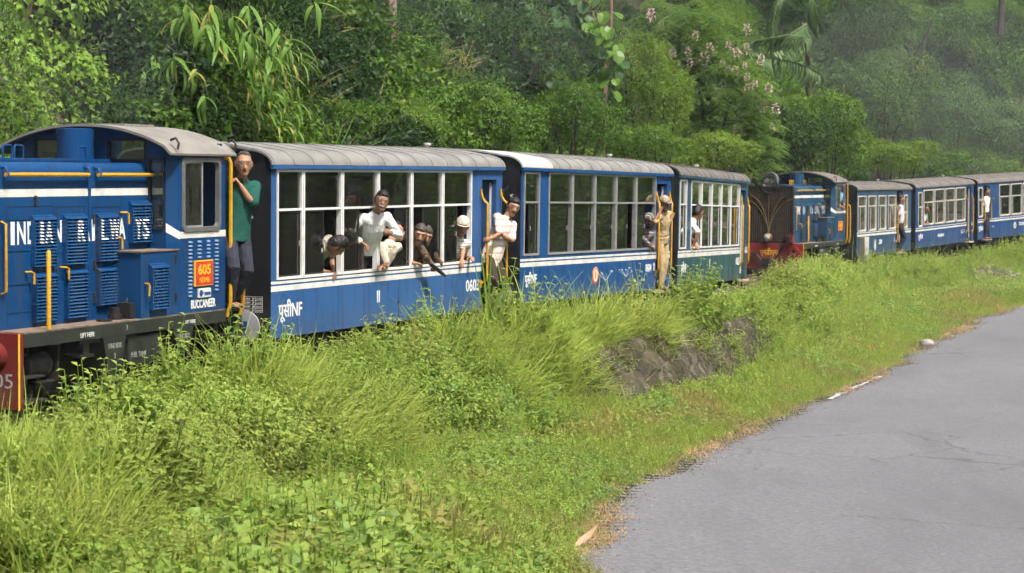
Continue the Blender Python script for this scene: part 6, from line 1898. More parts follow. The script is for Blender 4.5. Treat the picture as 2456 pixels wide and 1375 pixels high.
tall_weed("leafy weed under the 0603 lettering of the first coach", td3(3.6, 1.42), [(0.0, 0, 0.74), (0.18, 0.0, 0.62), (-0.22, 0.05, 0.56), (0.32, 0, 0.7)], wl_s, 0.05)
tall_weed("wiry weed with tiny white flowers below the red emblem", td3(9.15, 1.40), [(-0.15, 0, 0.92), (0.15, 0.0, 0.98), (0.3, 0.1, 0.75)], wl_s, 0.30, m_wf)
tall_weed("leafy weed just before the red emblem of the second coach", td3(8.3, 1.42), [(0.0, 0, 0.82), (0.12, 0, 0.65)], wl_s, 0.08)
tall_weed("tuft of weed under the guard's step of the second coach", td3(12.4, 1.35), [(0.0, 0, 0.62), (0.15, 0.0, 0.72), (-0.15, 0.05, 0.5)], wl_s, 0.05)
tall_weed("weed at the near end of the green sided coach", td3(14.3, 1.35), [(0.0, 0, 0.70), (0.12, 0.0, 0.5)], wl_s, 0.06)
tall_weed("weed before the red buffer beam of the front locomotive", td3(-5.3, 1.35), [(0.0, 0, 0.45), (0.18, 0.0, 0.52), (-0.2, 0.05, 0.4), (0.35, 0, 0.42)], wl_s, 0.05)
tall_weed("weed tops before the locomotive's brake cylinder", td3(-4.2, 1.35), [(0.0, 0, 0.46), (0.22, 0.0, 0.52), (-0.25, 0.05, 0.44)], wl_s, 0.05)
tall_weed("tall weed between the second locomotive and the grey blue coach's lettering", td3(40.5, 1.6), [(0.0, 0, 1.05), (0.3, 0.0, 0.85), (-0.3, 0.05, 0.8), (0.6, 0, 0.95)], wl_s, 0.06)
tall_weed("weed on the buffer beam of the second locomotive", td3(32.6, 1.5), [(0.0, 0, 0.8), (0.25, 0.0, 0.6), (-0.3, 0.05, 0.7), (0.5, 0, 0.65)], wl_me, 0.11)
# ---------------------------------------------------------------- people
def skin(name, col): return plain(name, col, 0.5, 0.10, 12, spec=0.35)
sk1 = skin("skin_brown", (0.36, 0.185, 0.108)); sk2 = skin("skin_dark_brown", (0.26, 0.13, 0.076)); sk3 = skin("skin_light_brown", (0.38, 0.20, 0.125))
m_hair = plain("black_hair", (0.010, 0.008, 0.007), 0.45, 0.4, 40, bump=0.6)
m_hairg = plain("greying_hair", (0.055, 0.045, 0.038), 0.55, 0.4, 40, bump=0.6)
m_eye = plain("eye_white", (0.34, 0.30, 0.27), 0.3, 0.05, 5); m_iris = plain("iris_dark", (0.012, 0.008, 0.006), 0.2, 0.1, 5)
m_lip = plain("lip_brown", (0.16, 0.055, 0.042), 0.5, 0.1, 5); m_teeth = plain("teeth", (0.50, 0.46, 0.40), 0.3, 0.05, 5)
m_spec = plain("spectacle_wire", (0.20, 0.17, 0.13), 0.3, 0.1, 5, metal=0.6)
m_shoe = plain("brown_leather", (0.07, 0.04, 0.03), 0.5, 0.2, 12)

def cloth(name, col, stripe=None, sdir=2, freq=60.0):
    if name in MATS: return MATS[name]
    m, nt, b = new_mat(name)
    f = noise_fac(nt, 9.0, 4.0, 0.3, 0.7)
    c = mixc(nt, f, tuple(q * 0.86 for q in col), tuple(min(1, q * 1.1) for q in col))
    if stripe:
        tc = nt.nodes.new("ShaderNodeTexCoord"); sx = nt.nodes.new("ShaderNodeSeparateXYZ"); link(nt, tc.outputs["Object"], sx.inputs[0])
        mm = nt.nodes.new("ShaderNodeMath"); mm.operation = 'MULTIPLY'; mm.inputs[1].default_value = freq; link(nt, sx.outputs[sdir], mm.inputs[0])
        sn = nt.nodes.new("ShaderNodeMath"); sn.operation = 'SINE'; link(nt, mm.outputs[0], sn.inputs[0])
        gt = nt.nodes.new("ShaderNodeMath"); gt.operation = 'GREATER_THAN'; gt.inputs[1].default_value = 0.55; link(nt, sn.outputs[0], gt.inputs[0])
        c = mixc(nt, gt.outputs[0], c, stripe, 0.8)
    link(nt, c, b.inputs["Base Color"]); b.inputs["Roughness"].default_value = 0.9; b.inputs["Specular IOR Level"].default_value = 0.15
    wr = noise_fac(nt, 16.0, 3.0, 0.3, 0.7, stretch=(1, 1, 0.5)); add_bump(nt, b, wr, 0.7, 0.02)
    MATS[name] = m
    return m

class Body(MB):
    def chain(self, pts, rads, right=None, front=None, n=12, flat=False):
        """rounded tube through pts; a radius may be (side, front)"""
        pts = [Vector(p) for p in pts]; rr_ = [(r, r) if not isinstance(r, tuple) else r for r in rads]
        # rounded ends
        d0 = (pts[0] - pts[1]).normalized(); d1 = (pts[-1] - pts[-2]).normalized()
        P_ = []; Q = []
        m0 = min(rr_[0]); m1 = min(rr_[-1])
        for a in (() if flat else (80, 50, 25)): P_.append(pts[0] + d0 * m0 * math.sin(R(a))); Q.append((rr_[0][0] * math.cos(R(a)), rr_[0][1] * math.cos(R(a))))
        for p, r in zip(pts, rr_): P_.append(p); Q.append(r)
        for a in (() if flat else (25, 50, 80)): P_.append(pts[-1] + d1 * m1 * math.sin(R(a))); Q.append((rr_[-1][0] * math.cos(R(a)), rr_[-1][1] * math.cos(R(a))))
        V = []; F = []; prev = None
        for i, p in enumerate(P_):
            a = P_[max(0, i - 1)]; b = P_[min(len(P_) - 1, i + 1)]; d = (b - a).normalized()
            if right is not None: s = (right - d * right.dot(d)).normalized()
            elif prev is None: s = d.orthogonal().normalized()
            else:
                s = prev - d * prev.dot(d); s = s.normalized() if s.length > 1e-6 else d.orthogonal().normalized()
            prev = s; t = d.cross(s)
            for k in range(n):
                an = 2 * math.pi * k / n; V.append(tuple(p + s * (math.cos(an) * Q[i][0]) + t * (math.sin(an) * Q[i][1])))
        m = len(P_)
        for i in range(m - 1):
            for k in range(n): F.append((i * n + k, i * n + (k + 1) % n, (i + 1) * n + (k + 1) % n, (i + 1) * n + k))
        F.append(tuple(range(n - 1, -1, -1))); F.append(tuple((m - 1) * n + k for k in range(n)))
        return self.add(V, F)

    def ell(self, c, ax, rad, n=16, shape=None):
        """ellipsoid: ax = three unit vectors, rad = three radii; shape may move the unit direction"""
        c = Vector(c); V = []; F = []
        for i in range(n + 1):
            th_ = math.pi * i / n
            for k in range(n):
                ph = 2 * math.pi * k / n
                q = Vector((math.sin(th_) * math.cos(ph), math.sin(th_) * math.sin(ph), math.cos(th_)))
                if shape: q = shape(q)
                V.append(tuple(c + ax[0] * (q.x * rad[0]) + ax[1] * (q.y * rad[1]) + ax[2] * (q.z * rad[2])))
        for i in range(n):
            for k in range(n): F.append((i * n + k, (i + 1) * n + k, (i + 1) * n + (k + 1) % n, i * n + (k + 1) % n))
        return self.add(V, F)

def fuse(mb, name, mat, parent, vox, smooth_it=2):
    """one continuous surface out of overlapping pieces"""
    me = mb.mesh(name, None); ob = bpy.data.objects.new(name, me); COL.objects.link(ob)
    md = ob.modifiers.new("fuse", 'REMESH'); md.mode = 'VOXEL'; md.voxel_size = vox; md.use_smooth_shade = True
    sm = ob.modifiers.new("smooth", 'SMOOTH'); sm.factor = 0.5; sm.iterations = smooth_it
    dg = bpy.context.evaluated_depsgraph_get()
    out = bpy.data.meshes.new_from_object(ob.evaluated_get(dg))
    bpy.data.objects.remove(ob); bpy.data.meshes.remove(me)
    out.name = name; out.materials.clear(); out.materials.append(mat)
    out.polygons.foreach_set("use_smooth", [True] * len(out.polygons))
    o = bpy.data.objects.new(name, out); COL.objects.link(o); o.parent = parent
    return o

def ik(S, T, a, b, pole):
    S, T, pole = Vector(S), Vector(T), Vector(pole)
    d = T - S; L = d.length
    if L > (a + b) * 0.995: T = S + d.normalized() * (a + b) * 0.995; d = T - S; L = d.length
    x = (a * a - b * b + L * L) / (2 * L); h = math.sqrt(max(0, a * a - x * x)); u = d.normalized()
    pp = pole - u * pole.dot(u)
    pp = pp.normalized() if pp.length > 1e-5 else u.orthogonal().normalized()
    return S + u * x + pp * h, T

def hand(mb, w, d, pn, s, curl, side):
    """palm from the wrist w along d, pn = back of the hand, five fingers bent by curl"""
    d = d.normalized(); pn = (pn - d * pn.dot(d)).normalized(); lat = d.cross(pn) * side
    mb.chain([w, w + d * 0.045 * s, w + d * 0.085 * s], [(0.026 * s, 0.017 * s), (0.038 * s, 0.016 * s), (0.036 * s, 0.014 * s)], right=d.cross(pn))
    for i, (o, l) in enumerate(((0.028, 0.070), (0.010, 0.080), (-0.009, 0.074), (-0.027, 0.060))):
        b0 = w + d * (0.080 - 0.006 * abs(i - 1)) * s + lat * o * s
        a1, a2 = curl * 0.9, curl * 1.9
        d1 = d * math.cos(a1) - pn * math.sin(a1); d2 = d * math.cos(a2) - pn * math.sin(a2)
        p1 = b0 + d1 * l * 0.5 * s; p2 = p1 + d2 * l * 0.5 * s
        mb.chain([b0, p1, p2], [0.0098 * s, 0.0092 * s, 0.0080 * s], n=8)
    t0 = w + d * 0.028 * s + lat * 0.030 * s
    td = (d * 0.55 + lat * 0.75 - pn * (0.25 + 0.4 * curl)).normalized(); t1 = t0 + td * 0.035 * s; t2 = t1 + (td + d * 0.6 - pn * 0.4 * curl).normalized() * 0.030 * s
    mb.chain([t0, t1, t2], [0.0125 * s, 0.0115 * s, 0.009 * s], n=8)

def person(label, M, L, P, N, Hd, face, chest, hands, feet, s=0.95, sk=sk1, shirt=None, sleeve=0.45, trousers=None, hair=m_hair, hair_kind="short", cap=None, glasses=False, moustache=False,
           beard=False, smile=False, elbows=(None, None), knees=None, vox=0.0085, curl=(0.5, 0.5), head_up=None, palm=(None, None), belly=0.0, tail=0.0):
    off = Vector((-L / 2, -W / 2, 0))
    P, N, Hd = Vector(P) + off, Vector(N) + off, Vector(Hd) + off
    base = Vector((P.x, P.y, min(Vector(f).z for f in feet)))
    root = empty("person", M @ Matrix.Translation(base)); tag(root, label, "person")
    P, N, Hd = P - base, N - base, Hd - base
    hands = [Vector(h) + off - base for h in hands]; feet = [Vector(f) + off - base for f in feet]
    up = (N - P).normalized(); cf = Vector(chest); cf = (cf - up * cf.dot(up)).normalized(); rt = cf.cross(up).normalized()
    f = Vector(face).normalized(); hu = Vector(head_up) if head_up else (Hd - N).normalized() * 0.6 + Vector((0, 0, 0.6)); hu = (hu - f * hu.dot(f)).normalized(); hr = f.cross(hu).normalized()
    T = (N - P).length
    sh = [N - up * 0.055 * s + rt * 0.165 * s, N - up * 0.055 * s - rt * 0.165 * s]       # right, left
    hip = [P + rt * 0.085 * s - up * 0.03, P - rt * 0.085 * s - up * 0.03]
    b = Body()
    # torso
    def torso(mb, g, lo=-0.06):
        mb.chain([P + up * lo * s, P + up * (lo + 0.05) * s, P + up * T * 0.36, P + up * T * 0.68, P + up * T * 0.86, P + up * T * 0.95],
                 [(0.140 * s + g, 0.098 * s + g), (0.150 * s + g, 0.105 * s + g), (0.135 * s + g + belly * .4, 0.095 * s + g + belly), (0.158 * s + g, 0.112 * s + g + belly * .3), (0.150 * s + g, 0.090 * s + g), (0.085 * s + g, 0.065 * s + g)], right=rt, n=16)
        for k in (0, 1): mb.chain([P + up * T * 0.80, sh[k]], [(0.08 * s + g), (0.056 * s + g)])
    torso(b, 0.0)
    b.chain([N - up * 0.05 * s, N.lerp(Hd, 0.35), Hd - hu * 0.06 * s - f * 0.015 * s], [0.062 * s, 0.053 * s, 0.055 * s])
    s0 = s; s = s * 1.15
    # head: cranium, jaw, nose, brow, ears
    def hs(q):
        k = 1.0 - 0.20 * max(0, -q.z) ** 1.3; return Vector((q.x * k, q.y * (1 + 0.05 * max(0, -q.z) * (q.y > 0)) * (1.0 - 0.12 * max(0, -q.z) * (q.y < 0)), q.z))
    b.ell(Hd, (hr, f, hu), (0.074 * s, 0.094 * s, 0.116 * s), 18, hs)
    b.chain([Hd - hu * 0.045 * s + f * 0.050 * s, Hd - hu * 0.085 * s + f * 0.058 * s], [0.046 * s, 0.034 * s])
    b.chain([Hd + hu * 0.010 * s + f * 0.088 * s, Hd - hu * 0.020 * s + f * 0.102 * s, Hd - hu * 0.034 * s + f * 0.104 * s], [0.011 * s, 0.013 * s, 0.016 * s], n=8)
    b.chain([Hd + hu * 0.027 * s + f * 0.080 * s + hr * 0.045 * s, Hd + hu * 0.030 * s + f * 0.088 * s, Hd + hu * 0.027 * s + f * 0.080 * s - hr * 0.045 * s], [0.011 * s, 0.012 * s, 0.011 * s], n=8)
    for q in (1, -1): b.chain([Hd + hr * q * 0.074 * s + hu * 0.022 * s - f * 0.008 * s, Hd + hr * q * 0.076 * s - hu * 0.020 * s - f * 0.002 * s], [(0.010 * s, 0.020 * s), (0.009 * s, 0.013 * s)], right=hr, n=8)
    s = s0
    # arms
    el, wr = [], []
    ua, fa = 0.275 * s, 0.245 * s
    for k in (0, 1):
        sg = 1 if k == 0 else -1
        pole = (Vector(elbows[k]) if elbows[k] else rt * sg * 0.6 - Vector((0, 0, 1)) - cf * 0.4)
        if elbows[k] and Vector(elbows[k]).length > 2.5: pass
        e_, w_ = ik(sh[k], hands[k], ua, fa, pole); el.append(e_); wr.append(w_)
        b.chain([sh[k], sh[k].lerp(e_, 0.5), e_, e_.lerp(w_, 0.35), w_], [0.050 * s, 0.045 * s, 0.038 * s, 0.037 * s, 0.026 * s], n=10)
        pn = Vector(palm[k]) if palm[k] else (-cf * 0.3 + Vector((0, 0, 1)))
        if abs(pn.normalized().dot((w_ - e_).normalized())) > 0.9: pn = -cf
        hand(b, w_, (w_ - e_), pn, s, curl[k], -sg)
    # legs
    kn, an_ = [], []
    tl = 0.40 * s; sl = 0.40 * s
    for k in (0, 1):
        ank = feet[k] + Vector((0, 0, 0.075 * s))
        pole = Vector(knees[k]) if knees else cf + rt * (0.15 if k == 0 else -0.15)
        d_ = (ank - hip[k]).length; a_ = max(tl, d_ * 0.505); c_ = max(sl, d_ * 0.505)
        k_, t_ = ik(hip[k], ank, a_, c_, pole); kn.append(k_); an_.append(t_)
        b.chain([hip[k], hip[k].lerp(k_, 0.5), k_, k_.lerp(t_, 0.35), t_], [0.082 * s, 0.070 * s, 0.054 * s, 0.052 * s, 0.036 * s], n=10)
        ft = cf.copy(); ft.z = 0; ft.normalize()
        b.chain([t_ - Vector((0, 0, 0.04 * s)) - ft * 0.02 * s, t_ + ft * 0.09 * s - Vector((0, 0, 0.052 * s)), t_ + ft * 0.155 * s - Vector((0, 0, 0.058 * s))], [0.032 * s, (0.038 * s, 0.022 * s), (0.034 * s, 0.016 * s)])
    body = fuse(b, "body", sk, root, vox)
    # clothes
    g = 0.013 * s
    c = Body(); torso(c, g, 0.05 if tail == 0 else -0.06)
    if tail > 0:
        c = Body()
        c.chain([P - up * tail * s, P + up * 0.02 * s, P + up * T * 0.36, P + up * T * 0.68, P + up * T * 0.86, P + up * T * 0.95],
                [(0.166 * s + g, 0.128 * s + g), (0.160 * s + g, 0.118 * s + g), (0.146 * s + g, 0.108 * s + g), (0.160 * s + g, 0.114 * s + g), (0.150 * s + g, 0.092 * s + g), (0.085 * s + g, 0.065 * s + g)], right=rt, n=18, flat=True)
        for k in (0, 1): c.chain([P + up * T * 0.80, sh[k]], [(0.08 * s + g), (0.056 * s + g)])
    for k in (0, 1):
        if sleeve <= 0.5:
            e1 = sh[k].lerp(el[k], min(1.0, sleeve * 1.9)); c.chain([sh[k], sh[k].lerp(e1, 0.5), e1], [0.058 * s + g * .6, 0.054 * s + g * .6, 0.052 * s + g * .8], n=10)
        else:
            e1 = el[k].lerp(wr[k], (sleeve - 0.5) * 2 * 0.95); c.chain([sh[k], sh[k].lerp(el[k], 0.5), el[k], e1], [0.057 * s + g * .5, 0.052 * s + g * .5, 0.047 * s + g * .5, 0.038 * s + g * .7], n=10)
    shirt_o = fuse(c, "shirt", shirt, root, vox * 1.1, 1)
    t = Body()
    t.chain([P - up * 0.07 * s, P + up * 0.055 * s], [(0.156 * s + g * .8, 0.116 * s + g * .8 + belly * .3), (0.152 * s + g * (1.5 if tail == 0 else .3), 0.109 * s + g * (1.5 if tail == 0 else .3) + belly * .6)], right=rt, n=16, flat=True)
    for k in (0, 1): t.chain([hip[k], hip[k].lerp(kn[k], 0.5), kn[k], kn[k].lerp(an_[k], 0.5), an_[k] + (kn[k] - an_[k]) * 0.06], [0.092 * s, 0.082 * s, 0.068 * s, 0.064 * s, 0.058 * s], n=10)
    fuse(t, "trousers", trousers, root, vox * 1.1, 1)
    for k in (0, 1):
        ft = cf.copy(); ft.z = 0; ft.normalize(); z = Vector((0, 0, 1))
        sh_ = Body(); t_ = an_[k]
        sh_.chain([t_ - z * 0.056 * s - ft * 0.035 * s, t_ + ft * 0.09 * s - z * 0.058 * s, t_ + ft * 0.165 * s - z * 0.060 * s], [(0.038 * s, 0.026 * s), (0.045 * s, 0.026 * s), (0.040 * s, 0.018 * s)], right=rt)
        sh_.build("shoe", m_shoe, root, True)
    # collar
    col = Body(); n = 14; V = []; F = []
    ca = (N.lerp(Hd, 0.12) - N).normalized()
    for i in range(n):
        a = 2 * math.pi * i / n; dvec = rt * math.cos(a) * 0.072 * s + cf * math.sin(a) * 0.072 * s
        V += [tuple(N - up * 0.015 * s + dvec * 0.98 + ca * 0.030 * s), tuple(N - up * 0.03 * s + dvec * 1.22 - ca * 0.008 * s), tuple(N - up * 0.012 * s + dvec * 0.9 + ca * 0.028 * s)]
    for i in range(n):
        j = (i + 1) % n
        if i == 3: continue
        F += [(3 * i, 3 * i + 1, 3 * j + 1, 3 * j), (3 * i, 3 * j, 3 * j + 2, 3 * i + 2)]
    col.add(V, F); col.build("collar", shirt, shirt_o, True)
    s = s * 1.15
    # face
    for q in (1, -1):
        e = Body(); ec = Hd + hu * 0.006 * s + hr * q * 0.031 * s + f * 0.083 * s
        e.ell(ec, (hr, f, hu), (0.0135 * s, 0.008 * s, 0.0075 * s), 8); eo = e.build("eye", m_eye, root, True)
        e = Body(); e.ell(ec + f * 0.006 * s, (hr, f, hu), (0.0065 * s, 0.004 * s, 0.0068 * s), 8); e.build("iris", m_iris, eo, True)
        e = Body(); e.chain([ec + hu * 0.021 * s - hr * q * 0.016 * s + f * 0.010 * s, ec + hu * 0.024 * s + hr * q * 0.004 * s + f * 0.009 * s, ec + hu * 0.018 * s + hr * q * 0.020 * s + f * 0.0 * s], [0.0045 * s, 0.005 * s, 0.003 * s], n=6); e.build("eyebrow", hair, root, True)
    mo = Body(); mc = Hd - hu * 0.060 * s + f * 0.096 * s
    if smile:
        mo.chain([mc - hr * 0.026 * s + hu * 0.008 * s - f * 0.010 * s, mc, mc + hr * 0.026 * s + hu * 0.008 * s - f * 0.010 * s], [0.008 * s, 0.013 * s, 0.008 * s], n=8); mo_o = mo.build("mouth", m_lip, root, True)
        te = Body(); te.chain([mc - hr * 0.020 * s + hu * 0.007 * s - f * 0.002 * s, mc + f * 0.006 * s + hu * 0.002 * s, mc + hr * 0.020 * s + hu * 0.007 * s - f * 0.002 * s], [0.006 * s, 0.009 * s, 0.006 * s], n=8); te.build("teeth", m_teeth, mo_o, True)
    else:
        mo.chain([mc - hr * 0.021 * s - f * 0.008 * s, mc, mc + hr * 0.021 * s - f * 0.008 * s], [0.004 * s, 0.0075 * s, 0.004 * s], n=8); mo.build("mouth", m_lip, root, True)
    if moustache or beard:
        ms = Body(); ms.chain([mc + hu * 0.008 * s - hr * 0.034 * s - f * 0.012 * s, mc + hu * 0.017 * s + f * 0.004 * s, mc + hu * 0.008 * s + hr * 0.034 * s - f * 0.012 * s], [0.005 * s, 0.0095 * s, 0.005 * s], n=8); ms.build("moustache", hair, root, True)
    if beard:
        bd = Body(); bd.ell(Hd - hu * 0.078 * s + f * 0.040 * s, (hr, f, hu), (0.062 * s, 0.058 * s, 0.046 * s), 12); bd.build("beard", hair, root, True)
    if glasses:
        gl = Body()
        for q in (1, -1):
            gc = Hd + hu * 0.004 * s + hr * q * 0.032 * s + f * 0.103 * s
            gl.tube([tuple(gc + hr * 0.023 * s * math.cos(a) + hu * 0.018 * s * math.sin(a)) for a in np.linspace(0, 2 * math.pi, 15)], 0.0017 * s, 5, False)
            gl.tube([tuple(gc + hr * q * 0.023 * s), tuple(Hd + hr * q * 0.078 * s + hu * 0.012 * s)], 0.0016 * s, 5)
        gl.tube([tuple(Hd + hu * 0.008 * s - hr * 0.009 * s + f * 0.106 * s), tuple(Hd + hu * 0.008 * s + hr * 0.009 * s + f * 0.106 * s)], 0.0025 * s, 5)
        gl.build("glasses", m_spec, root, True)
    # hair: a shell over the skull that dives under the skin below the hairline
    hb = Body()
    thick = {"short": 0.10, "full": 0.17, "thin": 0.07}[hair_kind]; line = {"short": 0.50, "full": 0.42, "thin": 0.66}[hair_kind]
    def hn(q):
        n_ = 0.07 * mnoise.noise(q * 4 + Vector((len(label), 0, 0))) + 0.09 * mnoise.noise(q * 13 + Vector((0, len(label), 0)))
        fr = max(-1.0, min(1.0, q.y)); lim = line if fr > 0.35 else (line - (0.35 - fr) * 0.95 if fr > -0.4 else -0.45)
        t_ = max(0.0, min(1.0, (q.z - lim + n_) / 0.10))
        side_burn = abs(q.x) > 0.8 and -0.1 < q.y < 0.30 and q.z > -0.25
        if side_burn: t_ = max(t_, 0.7)
        k = 0.86 + t_ * (0.14 + thick + n_ * 0.8)
        return Vector((q.x * k, q.y * k, q.z * k))
    hb.ell(Hd, (hr, f, hu), (0.074 * s, 0.094 * s, 0.116 * s), 30, hn)
    hb.build("hair", hair, root, True)
    if cap:
        cb = Body()
        cb.ell(Hd + hu * 0.046 * s - f * 0.006 * s, (hr, f, hu), (0.088 * s, 0.106 * s, 0.092 * s), 18, lambda q: Vector((q.x, q.y, q.z if q.z > -0.12 else -0.12)))
        co = cb.build("cap", cap, root, True)
        br = Body(); n = 13; V = []; F = []
        for i in range(n):
            a = math.pi * i / (n - 1); e1 = hr * math.cos(a) * 0.085 * s + f * (0.062 + 0.095 * math.sin(a)) * s
            cc2 = Hd + hu * (0.040 - 0.022 * math.sin(a)) * s
            V += [tuple(cc2 + hr * math.cos(a) * 0.082 * s + f * 0.035 * s + hu * 0.004 * s), tuple(cc2 + e1), tuple(cc2 + e1 - hu * 0.006 * s), tuple(cc2 + hr * math.cos(a) * 0.082 * s + f * 0.035 * s - hu * 0.004 * s)]
        for i in range(n - 1):
            for j in range(4): F.append((4 * i + j, 4 * i + (j + 1) % 4, 4 * i + 4 + (j + 1) % 4, 4 * i + 4 + j))
        br.add(V, F); br.build("brim", cap, co, True)
    return root

CAMD = (-0.88, -0.47, 0.0)                                  # towards the road photographer, in coach axes
teal = cloth("teal_shirt", (0.014, 0.078, 0.062)); navy = cloth("dark_trousers", (0.035, 0.037, 0.055)); blackt = cloth("black_trousers", (0.018, 0.017, 0.018)); khaki = cloth("khaki_cloth", (0.42, 0.31, 0.17))
whites = cloth("white_shirt", (0.76, 0.76, 0.77)); creams = cloth("cream_shirt", (0.62, 0.54, 0.43)); browns = cloth("brown_shirt", (0.085, 0.060, 0.042)); dkbrown = cloth("dark_brown_trousers", (0.05, 0.038, 0.03))
stripeh = cloth("striped_shirt", (0.68, 0.63, 0.60), (0.62, 0.33, 0.25), 2, 70.0); stripev = cloth("striped_polo", (0.62, 0.61, 0.55), (0.16, 0.17, 0.18), 2, 190.0); blues = cloth("blue_shirt", (0.12, 0.30, 0.46)); ltblue = cloth("light_blue_shirt", (0.22, 0.40, 0.66))
check = cloth("grey_check_shirt", (0.34, 0.32, 0.27), (0.10, 0.09, 0.08), 0, 110.0); plaid = cloth("purple_plaid_shirt", (0.15, 0.12, 0.13), (0.32, 0.28, 0.26), 2, 120.0)
cap_k = cloth("taupe_cap", (0.33, 0.27, 0.21)); cap_w = cloth("off_white_cap", (0.55, 0.50, 0.42)); cap_c = cloth("dark_patterned_cap", (0.10, 0.09, 0.08), (0.4, 0.38, 0.33), 0, 140.0); cap_y = cloth("yellowish_cap", (0.42, 0.30, 0.10)); cap_b = cloth("faded_blue_cap", (0.16, 0.19, 0.38))

LU = LOCO_L
person("man in a teal shirt leaning out behind the front locomotive's cab, holding the yellow rail", M_605, LOCO_L, (LU + 0.21, 0.0, 1.60), (LU + 0.245, -0.06, 2.14), (LU + 0.19, -0.11, 2.30), (-0.80, -0.58, 0.0), (-0.55, -0.84, 0), [(LU + 0.10, 0.12, 1.62), (LU + 0.115, -0.11, 2.08)],
       [(LU + 0.14, 0.03, 0.805), (LU + 0.27, 0.06, 0.805)], 0.98, sk1, teal, 0.46, navy, m_hairg, "thin", glasses=True, elbows=((0, 1, -1), (1.0, -0.4, -0.6)), curl=(0.4, 1.1), vox=0.0075, tail=0.10, palm=(None, (0.5, -0.8, 0)))
person("driver in a pale teal shirt seated behind the sliding cab window", M_605, LOCO_L, (LU - 0.50, 0.42, 1.50), (LU - 0.55, 0.36, 2.02), (LU - 0.60, 0.33, 2.19), (-0.95, -0.1, 0), (-0.95, -0.2, 0), [(LU - 0.62, 0.20, 1.72), (LU - 0.75, 0.30, 1.62)], [(LU - 0.75, 0.35, 0.845), (LU - 0.75, 0.50, 0.845)], 0.95, sk2, cloth("pale_teal_shirt", (0.16, 0.42, 0.42)), 0.45, navy, vox=0.012)
C1F = 0.50
person("man with head bowed out of the first coach's second window", M_C1, L1, (1.42, 0.38, 1.08), (1.32, 0.05, 1.43), (1.33, -0.09, 1.395), (0.55, -0.35, -0.76), (0.2, -0.9, -0.3), [(1.28, 0.05, 1.10), (1.45, 0.03, 1.10)], [(1.35, 0.55, C1F), (1.52, 0.55, C1F)], 0.92, sk2, check, 0.42, dkbrown, m_hair, "full", head_up=(0.3, -0.8, 0.3), elbows=((-0.6, 0.2, -0.6), (0.6, 0.2, -0.6)))
person("smiling man in a white shirt and glasses leaning far out of the third window", M_C1, L1, (2.52, 0.16, 1.24), (2.31, -0.07, 1.73), (2.295, -0.155, 1.875), (-0.78, -0.58, 0.12), (-0.62, -0.78, 0), [(2.06, -0.02, 1.40), (2.32, -0.27, 1.52)], [(2.55, 0.35, C1F), (2.66, 0.30, C1F)], 0.95, sk2, whites, 0.93, blackt, m_hair, "full", glasses=True, smile=True, elbows=((-0.5, 0.2, -0.8), (0.9, -0.4, -0.9)), curl=(0.6, 0.9), vox=0.0075, palm=(None, (0.6, -0.4, 0.2)))
person("passenger in a cream shirt resting a bare forearm on the fourth window's sill", M_C1, L1, (2.90, 0.26, 0.98), (2.83, 0.0, 1.37), (2.955, 0.0, 1.515), (0.7, -0.6, 0), (-0.3, -0.95, 0), [(2.52, -0.045, 1.105), (3.10, 0.15, 1.12)], [(2.85, 0.40, C1F), (3.05, 0.40, C1F)], 0.92, sk3, creams, 0.40, dkbrown, m_hair, "short", elbows=((0.6, -0.25, -1.0), (0.5, 0.5, -0.5)), curl=(0.7, 0.4), palm=((0, 0, 1), None), knees=((0, -1, 0.3), (0, -1, 0.3)))
person("moustached man in brown reaching his arm out of the fifth window", M_C1, L1, (3.72, 0.35, 0.96), (3.58, 0.07, 1.31), (3.555, -0.035, 1.46), (-0.80, -0.55, -0.18), (-0.5, -0.86, 0), [(3.45, -0.02, 1.11), (3.74, -0.13, 1.075)], [(3.60, 0.45, C1F), (3.78, 0.45, C1F)], 0.92, sk1, browns, 0.60, dkbrown, m_hairg, "full", moustache=True, elbows=((-0.5, -0.5, -0.6), (-0.4, -0.8, -0.7)), curl=(0.5, 1.2), palm=(None, (0, -0.6, 0.8)), knees=((0, -1, 0.3), (0, -1, 0.3)))
person("bearded man in dark brown looking over the other man's shoulder at the fifth window", M_C1, L1, (4.02, 0.42, 0.96), (3.93, 0.13, 1.30), (3.915, 0.055, 1.43), (-0.75, -0.62, -0.22), (-0.5, -0.86, 0), [(3.80, 0.14, 1.12), (4.10, 0.16, 1.12)], [(3.92, 0.5, C1F), (4.10, 0.5, C1F)], 0.92, sk2, browns, 0.9, dkbrown, m_hairg, "full", beard=True, knees=((0, -1, 0.3), (0, -1, 0.3)))
person("passenger in an off white cap and striped shirt at the sixth window", M_C1, L1, (5.00, 0.34, 0.98), (4.955, 0.08, 1.37), (4.925, 0.02, 1.525), (-0.85, -0.45, -0.08), (-0.5, -0.86, 0), [(4.83, -0.02, 1.105), (5.08, -0.02, 1.12)], [(4.92, 0.45, C1F), (5.08, 0.45, C1F)], 0.92, sk1, stripev, 0.42, dkbrown, m_hair, "short", cap=cap_w, elbows=((0.8, -0.5, -0.3), (0.5, 0.4, -0.5)), knees=((0, -1, 0.3), (0, -1, 0.3)))
person("passenger in a blue shirt standing inside behind the second window", M_C1, L1, (2.10, 0.72, 1.20), (2.08, 0.70, 1.72), (2.06, 0.68, 1.90), (-0.3, -0.95, 0), (-0.3, -0.95, 0), [(1.90, 0.62, 1.12), (2.30, 0.62, 1.15)], [(2.03, 0.75, C1F), (2.2, 0.75, C1F)], 0.92, sk2, blues, 0.45, blackt, vox=0.012)
